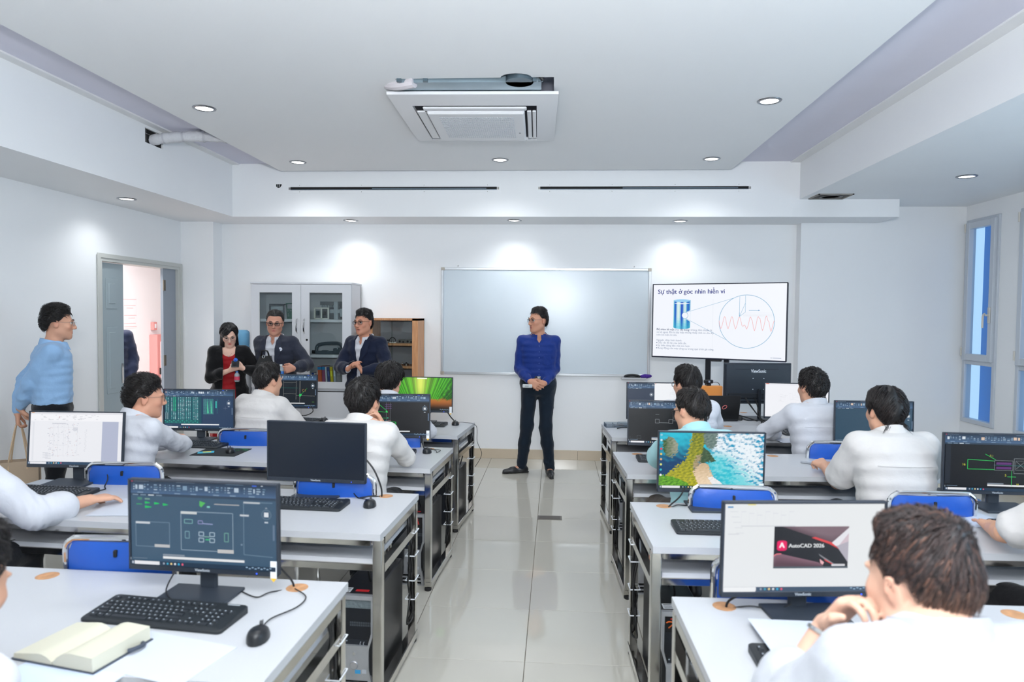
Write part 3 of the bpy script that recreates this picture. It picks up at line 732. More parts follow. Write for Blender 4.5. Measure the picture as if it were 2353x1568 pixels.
def scr_half(rn):
    s=cad((46,58,78),rn,cmd=(.2,.4)); s.rect(.43,.02,.57,.90,(236,238,242)); s.rect(.43,.02,.57,.02,(245,245,248)); s.rect(.435,.025,.02,.012,(225,130,90))
    s.circ(.38,.345,.05,(130,145,160),.008); s.rect(.366,.32,.028,.05,(215,220,226))
    for k in range(26): s.rect(.66+.2*rn.random(),.2+.6*rn.random(),.04*rn.random()+.01,.006,(205,208,214))
    for k in range(5): s.box(.65+.12*rn.random(),.2+.4*rn.random(),.08,.12,(208,210,216),.003)
    return s
def scr_doc(rn,grey=True):
    s=Scr(); s.rect(0,0,1,1,(232,233,238)); s.rect(0,0,1,.05,(222,222,228)); s.rect(.01,.012,.03,.018,(220,160,110)); s.rect(0,.05,1,.13,(240,240,244))
    for k in range(40): s.rect(.04+.7*rn.random(),.06+.10*rn.random(),.03*rn.random()+.008,.010,(206,208,214))
    s.rect(.31,.09,.012,.03,(214,190,195))
    if grey: s.rect(.785,.185,.175,.75,(176,182,204)); s.rect(.03,.2,.02,.73,(222,224,230))
    c=(168,172,192)
    for u in (.26,.31,.37,.42): s.line(u,.25,u,.86,(205,207,215),.003)
    s.box(.22,.30,.30,.54,(208,210,218),.003); s.box(.27,.44,.12,.2,(205,208,216),.003)
    for k in range(120): 
        u=.2+.36*rn.random(); v=.22+.62*rn.random(); s.rect(u,v,.012*rn.random()+.004,.008,rn.choice((c,(198,200,212),(185,188,200),(212,190,192))))
    for k in range(24): s.rect(.60+.02*rn.random(),.33+k*.018,.012,.006,(205,206,214))
    for k in range(6): s.rect(.16+.03*(k%2),.78+.02*k,.06,.008,(190,193,204)); s.rect(.48,.30+.01*k,.05,.006,(195,198,208)); s.rect(.25+.02*k,.215+.012*(k%2),.07,.008,(190,193,204))
    taskbar(s,rn,(44,70,96)); return s
def scr_white(rn):
    s=Scr(); s.rect(0,0,1,1,(238,239,244)); s.rect(.01,.012,.05,.022,(230,120,100)); s.rect(0,.04,1,.02,(228,228,235))
    for k in range(60): s.rect(.2+.6*rn.random(),.3+.45*rn.random(),.05*rn.random()+.005,.005,(216,218,224))
    for k in range(9): s.box(.2+.5*rn.random(),.25+.4*rn.random(),.1*rn.random()+.04,.12*rn.random()+.05,(222,223,228),.003)
    taskbar(s,rn,(60,80,100)); s.rect(0,.948,.25,.052,(235,236,240)); return s
def scr_splash(rn):
    s=Scr(); s.rect(0,0,1,1,(228,231,233)); s.rect(.015,.045,.035,.016,(60,140,195)); s.rect(.14,.012,.05,.022,(232,222,150))
    for k in range(5): s.rect(.03+.01*k,.10+.06*k,.05,.008,(214,217,222))
    for k in range(7): s.line(.10+.05*k,.1,.10+.05*k,.26,(220,222,228),.003); s.rect(.10+.05*k,.1+.02*(k%3),.03,.008,(214,216,224))
    s.rect(.10,.26,.34,.010,(205,208,214)); s.rect(.02,.35,.07,.010,(208,210,216))
    u0,v0,w,h=.31,.27,.47,.47
    q=lambda a,b:(u0+a*w,v0+b*h)
    s.rect(u0,v0,w,h,(26,29,36))
    n=10
    for k in range(n):
        f=k/n; s.poly([q(.07+.93*f*.0,0),q(1,0),q(1,.06+.30*(1-f)),q(.78,.40-.02*k),q(.60,.30-.015*k),q(.10+.02*k,.0)],(int(92+90*f*.4),int(72+70*f*.5),int(82+70*f*.5)))
    s.poly([q(1,.03),q(1,.36),q(.86,.50),q(.77,.40)],(226,226,232)); s.poly([q(1,.16),q(1,.72),q(.86,.48)],(206,188,198)); s.poly([q(1,.36),q(1,.86),q(.84,.47)],(176,172,184))
    s.poly([q(.50,.27),q(.55,.25),q(.77,.38),q(.88,.55),q(.85,.52),q(.74,.42)],(222,70,74))
    for k in range(8):
        f=k/8; s.poly([q(0,.70+.03*k),q(.04,.66+.03*k),q(.10,.655+.03*k),q(.60,.86+.012*k),q(.68,.96),q(0,.96)],(int(132-45*f),int(98-35*f),int(112-38*f)))
    s.path([q(0,.70),q(.04,.655),q(.10,.65)],(225,120,130),.012)
    s.poly([q(.60,.65),q(.82,.90),q(.75,.87),q(.62,.70)],(140,140,146)); s.poly([q(.62,.78),q(.68,.86),q(.66,.92),q(.63,.88)],(235,180,185)); s.poly([q(.68,.78),q(.80,.90),q(.78,.90),q(.69,.82)],(225,60,66))
    s.rect(u0,v0+.955*h,w,.045*h,(78,90,100)); s.rect(u0+.78*w,v0+.90*h,.18*w,.022,(215,215,220))
    p=rrect(.062,.115,.022,4,u0+.105*w,v0+.455*h); s.poly(p,(232,20,98)); s.text(u0+.105*w,v0+.505*h,'A',.085,(250,240,245),.0012,'CENTER')
    s.text(u0+.195*w,v0+.50*h,'AutoCAD 2026',.062,(235,238,240),.0004)
    taskbar(s,rn,(64,84,106)); s.rect(0,.948,.20,.052,(236,238,240)); return s
def _n2(x,y,seed,oct=4):
    r=np.random.default_rng(seed); o=np.zeros_like(x); a=1
    for k in range(oct):
        f=2**k
        for q in range(3):
            d=r.normal(size=2); o+=a*np.sin(f*(x*d[0]+y*d[1])*2.2+r.uniform(0,6.3)+1.3*np.sin(f*(x*d[1]-y*d[0])+r.uniform(0,6)))/3
        a*=.6
    return o
def L3(c): return np.array(lin(c))
def scr_beach(rn):
    Hh,Ww=90,160; v,u=np.mgrid[0:Hh,0:Ww]; u=(u+.5)/Ww; v=(v+.5)/Hh
    n=_n2(u*14,v*9,3); n2=_n2(u*46,v*34,5,3); n3=_n2(u*90,v*80,8,2)
    mix=lambda a,b,t:a*(1-t[...,None])+b*t[...,None]
    sm=lambda e0,e1,x:np.clip((x-e0)/(e1-e0),0,1)**2*(3-2*np.clip((x-e0)/(e1-e0),0,1))
    img=mix(L3((40,190,215)),L3((8,60,105)),sm(.1,.75,v-.1*n+(u<.3)*.15))
    right=sm(.45,.55,u); img=mix(img,mix(L3((10,150,190)),L3((8,105,150)),sm(-.6,.8,n)),right)
    foam=sm(-.25,.7,n*.7+n2*.45+n3*.25-2.6*np.abs(u-.76-.15*(v-.4))-.9*np.abs(v-.38)+.95); img=mix(img,L3((232,240,245)),foam*right)
    shallow=sm(.0,.25,.30-np.abs((u-.52)-(v-.45)*.45)+.08*n)*sm(.25,.5,v); img=mix(img,L3((60,205,215)),shallow*.8*sm(.42,.5,u))
    wu,wv=u+.012*n2+.006*n3,v+.016*n2+.010*n3
    def inp(poly):
        r=np.zeros(u.shape,bool); P=poly
        for i in range(len(P)):
            (x0,y0),(x1,y1)=P[i],P[i-1]; c_=((y0>wv)!=(y1>wv))&(wu<(x1-x0)*(wv-y0)/((y1-y0) or 1e-9)+x0); r^=c_
        return r
    def fill(poly,c0,c1,t): 
        k=inp(poly); img[k]=mix(L3(c0),L3(c1),np.clip(t,0,1))[k]
    tx=.5+.35*n2+.25*n3
    fill([(.36,.60),(.42,.54),(.47,.56),(.53,.82),(.62,1.05),(.40,1.05),(.33,.72)],(200,172,136),(240,216,184),(v-.55)/.4+.2*n2)
    fill([(.47,.80),(.52,.78),(.60,.88),(.68,1.05),(.56,1.05)],(225,222,220),(244,244,244),tx)
    fill([(.42,-.1),(.555,-.1),(.545,.24),(.50,.30),(.45,.27),(.42,.16)],(72,98,92),(128,146,138),tx)
    fill([(.33,-.1),(.30,.15),(.27,.38),(.25,.50),(.05,.78),(-.1,.88),(-.1,1.1),(.44,1.1),(.36,.84),(.33,.70),(.35,.60),(.40,.46),(.43,.30),(.42,-.1)],(96,112,30),(206,196,44),.35+.5*(v-.45)+.35*n2+.2*n3)
    fill([(.36,.42),(.33,.58),(.335,.66),(.37,.58),(.41,.50),(.42,.40)],(140,126,92),(186,166,130),tx)
    fill([(.42,.26),(.48,.34),(.515,.44),(.545,.51),(.47,.525),(.41,.545),(.39,.52),(.41,.40)],(34,66,44),(84,106,70),tx)
    fill([(.035,.16),(.09,.08),(.14,.12),(.175,.22),(.18,.34),(.12,.46),(.06,.42),(.03,.30)],(44,88,34),(156,158,138),.2+(u-.06)*7+.25*n2)
    fill([(-.1,.74),(.06,.77),(.18,.82),(.28,.90),(.34,1.1),(-.1,1.1)],(28,92,26),(126,196,44),tx)
    s=Scr(); s.raster(np.clip(img,0,1)); 
    for k,c in enumerate(((150,200,215),(200,225,230),(225,60,80),(230,190,90),(225,170,120),(220,220,120),(60,180,190),(235,235,235))): s.circ(.017,.06+.092*k+.06*(k>1),.020,c,fill=True,n=10)
    taskbar(s,rn,(34,52,52)); return s
def scr_bamboo(rn):
    Hh,Ww=72,128; v,u=np.mgrid[0:Hh,0:Ww]; u=(u+.5)/Ww; v=(v+.5)/Hh
    sm=lambda e0,e1,x:np.clip((x-e0)/(e1-e0),0,1)**2*(3-2*np.clip((x-e0)/(e1-e0),0,1))
    mix=lambda a,b,t:a*(1-t[...,None])+b*t[...,None]
    cx=.46; ang=(u-cx)/(1.15-v*.75); st=np.sin(ang*95+3*np.sin(ang*17))*.5+.5; st2=np.sin(ang*210+1)*.5+.5; n=_n2(u*20,v*20,4)
    img=mix(L3((14,92,24)),L3((90,200,40)),st*.7+st2*.3); img=mix(img,L3((6,40,16)),sm(.25,.6,np.abs(ang)+.1*n-.1)*.75)
    glow=np.exp(-((u-cx)/.07)**2)*sm(.95,.25,v)+.35*np.exp(-((u-cx)/.2)**2)*sm(.8,.0,v); img=mix(img,L3((232,244,110)),np.clip(glow*.8,0,1)*.9)
    fl=sm(.62,.72,v+.05*n); img=mix(img,mix(L3((176,104,44)),L3((40,26,16)),sm(.68,.95,v)),fl); img=mix(img,L3((235,190,80)),fl*np.exp(-((u-cx)/.08)**2)*sm(.95,.7,v))
    s=Scr(); s.raster(np.clip(img,0,1)); s.rect(.40,.02,.17,.04,(240,248,230))
    taskbar(s,rn,(24,24,22),white=False); return s
def scr_off(rn): return None
# ------------------------------------------------------------------ monitors
M_bez=mat('monitor_plastic',(42,49,60),.4)
M_bez2=mat('monitor_stand',(46,53,63),.5)
M_logo=mat('logo_print',(190,198,205),.5)
M_off=mat('black_panel',(20,27,38),.3)
M_led=mat('blue_led',(40,80,255),.4,emit=2.0)
M_sk=mat('sticker_white',(232,236,240),.5); M_sky=mat('sticker_yellow',(232,178,50),.5)
MW,MH=.522,.304
_tv,_tf=text_mesh('ViewSonic',.0125,None,.0003,'CENTER')
LOGO=MB().add([(p[0],0,p[1]) for p in _tv],_tf).mesh('logo',M_logo,0)
def make_monitor(w=MW,h=MH):
    m=empty('monitor')
    f=MB(); b=.0065; ch=.0175
    f.box(-w/2,w/2,.004,.022,0,h,b=.003).box(-w/2,w/2,-.002,.006,0,ch,b=.0015).box(-w/2,w/2,-.002,.006,h-b,h,b=.0015).box(-w/2,-w/2+b,-.002,.006,0,h,b=.0015).box(w/2-b,w/2,-.002,.006,0,h,b=.0015)
    f.build('bezel',M_bez,m,30)
    c=MB().box(-w*.43,w*.43,.020,.034,.03,h*.88,b=.008).box(-w*.34,w*.34,.030,.050,.03,h*.55,b=.010); c.build('back_cover',M_bez,m,30)
    o=link('logo',LOGO,m,(0,-.0026,.0055))
    MB().cyl((w*.36,-.0022,.008),(w*.36,-.0028,.008),.0022,10).build('power_light',M_led,m)
    s=MB().box(-.030,.030,.028,.046,-.075,.12,b=.006); s.build('stand_neck',M_bez2,m,30)
    g=MB().box(-.119,.119,-.135,.052,-.0,.010,b=.002); g.build('stand_base',M_bez2,m,30)
    return m
PLACE={}; MPROTO=make_monitor()
def monitor(key,x,y,z,yaw,tilt,fn,t,proto=[None],st=False,k=.975):
    p=Vector((x,y,z)); c=Vector((0,0,1.68)); p=c+(p-c)*k
    if proto[0] is None: proto[0]=MPROTO
    m=copy_tree(proto[0])
    m.location=p; m.rotation_euler=(0,0,R(yaw)); tag(m,t,'monitor','desk monitors')
    for ch in m.children:
        n=ch.name.split('.')[0]
        if n in('bezel','back_cover','logo','power_light'): 
            ch.rotation_euler=(R(-tilt),0,0)
            if n=='logo': ch.location=Matrix.Rotation(R(-tilt),4,'X')@Vector((0,-.0026,.0055))
        if n=='stand_base': ch.location=(0,0,.7505-p.z)
    rn=random.Random(key); s=fn(rn)
    if s is None: o=MB().box(-SW/2,SW/2,-.0006,.002,.0,SH).build('screen',M_off,m,0)
    else: o=s.m.build('screen',M_scr,m,0)
    o.location=Matrix.Rotation(R(-tilt),4,'X')@Vector((0,.0035 if s else .001,.0178)); o.rotation_euler=(R(-tilt),0,0)
    for ch in m.children:
        if ch.name.split('.')[0]=='stand_neck' and p.z-.7505<.066: pass
    if st:
        q=MB().box(.235,.2565,-.0035,-.0022,-.004,.052).build('sticker',M_sk,m,0); q.rotation_euler=(R(-tilt),0,0)
        w=MB().prism([(.235,-.004),(.2457,-.017),(.2565,-.004)],-.0035,-.0022,'y').build('tip',M_sky,q,0)
    PLACE[key]=(p.x,p.y); return m
monitor('L1',-1.178,2.201,.799,-3,-.5,scr_L1,'monitor with a grey blue drawing program on the nearest left desk',st=True)
monitor('L2a',-2.654,3.592,.808,2.5,5,lambda r:scr_doc(r,True),'monitor showing a white page with a circuit diagram, left end of the second left desk')
monitor('L2b',-1.227,3.424,.806,-4.3,.5,scr_off,'black switched off monitor on the second left desk')
monitor('L3a',-2.653,4.913,.79,2.4,.5,scr_table,'monitor full of turquoise tables beside the student in round glasses')
monitor('L3b',-1.146,4.744,.799,5,1.6,scr_axle,'monitor with a bright green axle drawing on the third left desk',st=True)
monitor('L4a',-2.437,6.078,.804,1.9,2.6,scr_lines,'monitor with thin grey frame lines on black, farthest left desk')
monitor('L4b',-1.163,5.923,.813,-1.3,3.2,scr_bamboo,'monitor with a green bamboo forest wallpaper',st=True)
monitor('R1a',.805,2.225,.779,6,-1.5,scr_splash,'large near monitor with a white page and a dark splash window')
monitor('R2a',.789,3.471,.791,1.6,-2.5,scr_beach,'monitor with a turquoise beach and green cliff wallpaper',st=True)
monitor('R2b',2.256,3.598,.787,-1.2,.1,scr_shaft,'monitor with a green and purple shaft drawing at the right edge')
monitor('R3a',.768,4.692,.791,-2.7,2,scr_simple,'monitor with a few white boxes on black on the third right desk')
monitor('R3b',2.195,4.817,.799,1.5,1.6,scr_key,'monitor with a dark teal sheet behind the bowl haircut student')
monitor('R4a',.868,5.745,.814,.6,2.8,scr_half,'monitor split between a dark drawing and a white page, farthest right desk')
monitor('R4b',2.08,6.002,.802,-4.1,1.1,scr_white,'monitor with a bright white page next to the spiky haired student')
for c_ in list(MPROTO.children): bpy.data.objects.remove(c_)
bpy.data.objects.remove(MPROTO)
# teacher monitor seen from behind
tm=empty('teacher_monitor',(1.85,6.36,.885),R(6.3),'big black monitor seen from behind on the teacher desk','monitor')
M_tb=mat('monitor_back',(36,44,54),.45)
w,h=.625,.375
MB().box(-w/2,w/2,0,.022,0,h,b=.004).box(-w/2+.01,w/2-.01,-.018,.004,.02,h-.01,b=.008).build('back_cover',M_tb,tm,30)
MB().box(-w/2+.006,w/2-.006,.022,.024,.018,h-.006).build('screen',mat('screen_glow',(150,165,190),.3,emit=.5),tm,0)
MB().box(-w*.45,w*.45,-.028,-.015,.05,.10,b=.006).build('port_bay',mat('port_bay',(22,28,36),.5),tm,30)
MB().box(-w*.34,-w*.05,-.0195,-.018,h*.845,h*.852).box(w*.04,w*.30,-.0195,-.018,h*.845,h*.852).build('vent_slot',M_dark,tm,0)
_tv,_tf=text_mesh('ViewSonic',.042,None,.0008,'CENTER')
MB().add([(p[0]*.8,-.0192,p[1]+.30-.012) for p in _tv],_tf).build('logo',mat('logo_white',(225,230,235),.4),tm,0)
for sx,sz in ((-.05,.235),(.05,.235),(-.05,.135),(.05,.135)): MB().cyl((sx,-.018,sz),(sx,-.021,sz),.005,8).build('screw',M_logo,tm)
MB().box(-.012,.018,-.055,-.03,-.13,.14,b=.006).build('stand_neck',mat('stand_dark',(24,30,38),.35),tm,30)
MB().box(-.15,.15,-.14,.10,-.135,-.125,b=.003).build('stand_base',mat('stand_dark2',(24,30,38),.35),tm,30)
for pts in ([(-.12,-.03,.06),(-.07,-.12,-.05),(-.04,-.25,-.1345),(.0,-.33,-.16),(.01,-.34,-.24)],[(-.04,-.03,.06),(-.04,-.10,.0),(-.05,-.22,-.13),(-.06,-.33,-.16),(-.05,-.35,-.26)],[(-.12,-.03,.05),(-.09,-.10,-.02),(-.03,-.2,-.12),(.02,-.31,-.14),(.03,-.34,-.25)]):
    tag(MB().tube(smooth_path(pts,5),.005,6).build('cable',M_cable,tm))
ad=empty('power_adapter',(1.62,6.25,.75),R(-20),'black power adapter with tangled cables beside the teacher monitor','adapter')
MB().box(-.07,.07,-.03,.03,0,.035,b=.006).build('brick',M_black,ad,30)
MB().tube(smooth_path([(-.07,0,.02),(-.13,.03,.03),(-.16,.1,.06),(-.1,.12,.05),(-.05,.05,.05),(.02,.02,.045),(.1,.0,.03),(.2,-.05,.01)],5),.005,6).build('cable',M_cable,ad)
lp=empty('laptop',(1.44,6.38,.75),R(186),'open black laptop with a small red emblem on its lid on the teacher desk','laptop')
MB().box(-.17,.17,-.01,.23,0,.018,b=.004).build('base',M_black,lp,30)
MB().box(-.17,.17,-.004,.004,0,.225,b=.003,M=Matrix.Translation((0,.235,.016))@Matrix.Rotation(R(-14),4,'X')).build('lid',mat('laptop_lid',(22,22,24),.35),lp,30)
e=MB(); e.tube([(.022*math.cos(a),0,.014*math.sin(a)) for a in np.linspace(0,2*PI,17)[:-1]],.003,5,closed=True,M=Matrix.Translation((-.03,.27,.13))@Matrix.Rotation(R(-14),4,'X')@Matrix.Rotation(R(35),4,'Y')); e.build('emblem',mat('emblem_red',(215,110,110),.4),lp)
ob=empty('orange_box',(1.47,6.55,.75),R(4),'orange cardboard box behind the laptop','box')
MB().box(-.1,.1,-.05,.05,0,.275,b=.002).build('carton',mat('orange_card',(232,150,70),.6),ob,0); MB().box(-.1,.1,-.012,.012,.275,.2765).build('tape',mat('tape_clear',(225,170,110),.3),ob,0)
wc=empty('webcam',(1.45,6.55,1.027),R(10),'small black webcam standing on the orange box','webcam')
MB().box(-.045,.045,-.016,.016,.02,.055,b=.008).build('body',M_black,wc,30); MB().cyl((0,-.016,.038),(0,-.022,.038),.010,14).build('lens',M_chrome,wc); MB().box(-.02,.02,-.02,.02,0,.02,b=.003).build('clip',M_black,wc,30)
MB().tube(smooth_path([(.045,0,.03),(.09,.01,.03),(.12,.02,.0),(.11,.04,-.05)],4),.003,6).build('cable',M_cable,wc)
# ------------------------------------------------------------------ keyboards
M_kb=mat('keyboard_body',(28,33,38),.45); M_key=mat('keycap',(255,255,255),.5,attr='Col'); 
KC=lin((34,39,45)); KL=lin((176,186,194))
def key_mesh(w,d=.0155,leg=True):
    m=MB(); a,b=w/2,d/2; t=.0024; h=.0055
    vs=[(-a,-b,0),(a,-b,0),(a,b,0),(-a,b,0),(-a+t,-b+t,h),(a-t,-b+t,h),(a-t,b-t*.7,h),(-a+t,b-t*.7,h)]
    m.add(vs,[(4,5,6,7),(0,1,5,4),(1,2,6,5),(2,3,7,6),(3,0,4,7)],None,KC)
    if leg: x0,y0=-a+.0040,.0005; m.add([(x0,y0,h+.0002),(x0+.0042,y0,h+.0002),(x0+.0042,y0+.0040,h+.0002),(x0,y0+.0040,h+.0002)],[(0,1,2,3)],None,KL)
    return m
def key_layout():
    U=.0190; L=[]
    def row(y,ws,x0=0,leg=True):
        x=x0
        for w in ws:
            if w>0: L.append((x+w*U/2,y,w,leg and w<6))
            x+=abs(w)*U
    X0=-.2135
    ys_=[.052,.024,.005,-.014,-.033,-.052]
    row(ys_[0],[1,-1,1,1,1,1,-.5,1,1,1,1,-.5,1,1,1,1,-.25,1,1,1],X0)
    row(ys_[1],[1]*13+[2,-.25,1,1,1,-.25,1,1,1,1],X0)
    row(ys_[2],[1.5]+[1]*12+[1.5,-.25,1,1,1,-.25,1,1,1],X0)
    row(ys_[3],[1.75]+[1]*11+[2.25,-.25,-3,-.25,1,1,1],X0)
    row(ys_[4],[2.25]+[1]*10+[2.75,-.25,-1,1,-1,-.25,1,1,1],X0)
    row(ys_[5],[1.25,1.25,1.25,6.25,1.25,1.25,1.25,1.25,-.25,1,1,1,-.25,2,1],X0)
    return L
LAY=key_layout(); _km={}
KB_BODY=MB()
pp_=rrect(.462,.158,.014,4)
n_=len(pp_); zf=lambda y:.010+.011*(y+.079)/.158
vs=[(x,y,0) for x,y in pp_]+[(x,y,zf(y)-.003) for x,y in pp_]+[(x*.988,y*.965,zf(y)) for x,y in pp_]
fs=[tuple(range(n_))[::-1],tuple(range(2*n_,3*n_))]+[(k,(k+1)%n_,n_+(k+1)%n_,n_+k) for k in range(n_)]+[(n_+k,n_+(k+1)%n_,2*n_+(k+1)%n_,2*n_+k) for k in range(n_)]
KB_BODY.add(vs,fs); KB_MESH=KB_BODY.mesh('body',M_kb,40)
_l=MB().box(.165,.205,.066,.0705,.0216,.0219).mesh('print',M_logo,0)
_allkeys=MB(); tl=math.atan(.011/.158)
for x,y,w,lg in LAY:
    k=key_mesh(w*.0190-.0018,leg=lg); o_=len(_allkeys.v); 
    _allkeys.v+=[(p[0]+x,p[1]+y,p[2]+zf(y)-.001) for p in k.v]; _allkeys.f+=[tuple(i+o_ for i in f) for f in k.f]; _allkeys.fc+=k.fc
ALLK=_allkeys.mesh('keys',M_key,0)
def keyboard(x,y,rz,t,z=.7505,full=False):
    k=empty('keyboard',(x,y,z),R(rz),t,'keyboard','black keyboards')
    link('body',KB_MESH,k); link('print',_l,k)
    if full:
        for kx,ky,w,lg in LAY:
            if (w,lg) not in _km: _km[(w,lg)]=key_mesh(w*.0190-.0018,leg=lg).mesh('key',M_key,0)
            o=link('key',_km[(w,lg)],k,(kx,ky,zf(ky)-.001)); o.rotation_euler=(tl,0,0)
    else:
        o=link('keys',ALLK,k); o['kind']='stuff'
    return k
keyboard(-1.175,1.975,-6,'black keyboard in front of the grey blue drawing on the nearest left desk',full=True)
keyboard(-2.56,3.275,-3,'black keyboard under the hands of the student with rolled up sleeves',full=True)
keyboard(-1.225,3.19,-3,'black keyboard in front of the switched off monitor',full=True)
keyboard(-2.50,4.56,-8,'black keyboard in front of the turquoise table screen',)
keyboard(-1.15,4.43,2,'black keyboard in front of the green axle drawing')
keyboard(-2.22,5.70,-8,'black keyboard on the farthest left desk under the frame line drawing')
keyboard(-1.13,5.62,-4,'black keyboard in front of the bamboo wallpaper')
keyboard(.775,1.815,0,'black keyboard half under paper beside the student in the right foreground',full=True).scale=(1,1.25,1)
keyboard(.755,2.995,1,'black keyboard in front of the beach wallpaper monitor',full=True)
keyboard(2.20,3.145,2,'black keyboard under the spread hand at the right edge',full=True)
keyboard(.765,4.42,0,'black keyboard at the aisle end of the third right desk')
keyboard(2.10,4.53,3,'black keyboard beside the hand of the bowl haircut student')
keyboard(2.04,5.55,3,'black keyboard of the spiky haired student')
keyboard(.95,5.43,3,'black keyboard in front of the split screen')
# ------------------------------------------------------------------ mice
M_mouse=mat('mouse_plastic',(26,28,32),.35)
def make_mouse():
    m=empty('computer_mouse'); n=18; vs=[];fs=[]; rows=9
    prof=[]
    for i in range(rows):
        f=i/(rows-1); ph=f*PI/2
        for k in range(n):
            a=2*PI*k/n; x=.031*math.cos(a)*(1-.10*math.sin(a)); y=.056*math.sin(a)
            s=math.cos(ph)**.6 if i<rows-1 else 0
            vs.append((x*s,y*s+ -.006*math.sin(ph),.004+.034*math.sin(ph)*(1-.25*(y*s/.056))))
    for i in range(rows-1):
        for k in range(n): fs.append((i*n+k,i*n+(k+1)%n,(i+1)*n+(k+1)%n,(i+1)*n+k))
    fs.append(tuple(range(n))[::-1])
    M_=MB().add(vs,fs); M_.build('shell',M_mouse,m,50,(0,0,-.003))
    MB().cyl((-.004,.030,.0295),(.004,.030,.0295),.008,12).build('wheel',mat('wheel_grey',(60,62,66),.5),m)
    MB().box(-.0008,.0008,.0,.05,.010,.0318).build('button_gap',M_dark,m,0)
    MB().box(-.008,.008,-.022,-.018,.0358,.0362).build('print',M_logo,m,0)
    return m
ms0=None
def mouse(x,y,rz,t,cab):
    global ms0
    if ms0 is None: ms0=make_mouse(); m=ms0
    else: m=copy_tree(ms0)
    m.location=(x,y,.7505); m.rotation_euler=(0,0,R(rz)); tag(m,t,'mouse','black computer mice')
    inv=Matrix.Rotation(-R(rz),4,'Z')
    pts=[(0,.05,.012)]+[tuple(inv@Vector((a-x,b-y,.006 if len(c)==0 else c[0]-.7505))) for a,b,*c in cab]
    for ch in m.children:
        if ch.name.startswith('cable'): bpy.data.objects.remove(ch)
    MB().tube(smooth_path(pts,6),.0021,6).build('cable',M_cable,m)
mouse(-.835,1.865,10,'black mouse at the corner of the nearest left desk',[(-.845,1.98),(-.80,2.06),(-.80,2.14),(-.86,2.20)])
mouse(-.885,3.215,8,'black mouse to the right of the switched off monitor',[(-.92,3.30),(-.97,3.33),(-.90,3.38)])
mouse(-2.14,4.36,25,'black mouse on the dark green mouse pad',[(-2.2,4.45),(-2.28,4.62),(-2.3,4.74)])
mouse(-.85,4.50,8,'black mouse on the third left desk',[(-.83,4.58),(-.77,4.56),(-.78,4.48),(-.80,4.55),(-.86,4.62)])
mouse(-1.965,5.70,10,'black mouse beside the keyboard under the frame line drawing',[(-1.97,5.79),(-2.05,5.86)])
mouse(-.83,5.66,6,'black mouse at the corner of the farthest left desk',[(-.84,5.74),(-.77,5.76),(-.66,5.70,.74),(-.64,5.62,.62),(-.60,5.60,.52),(-.66,5.66,.40)])
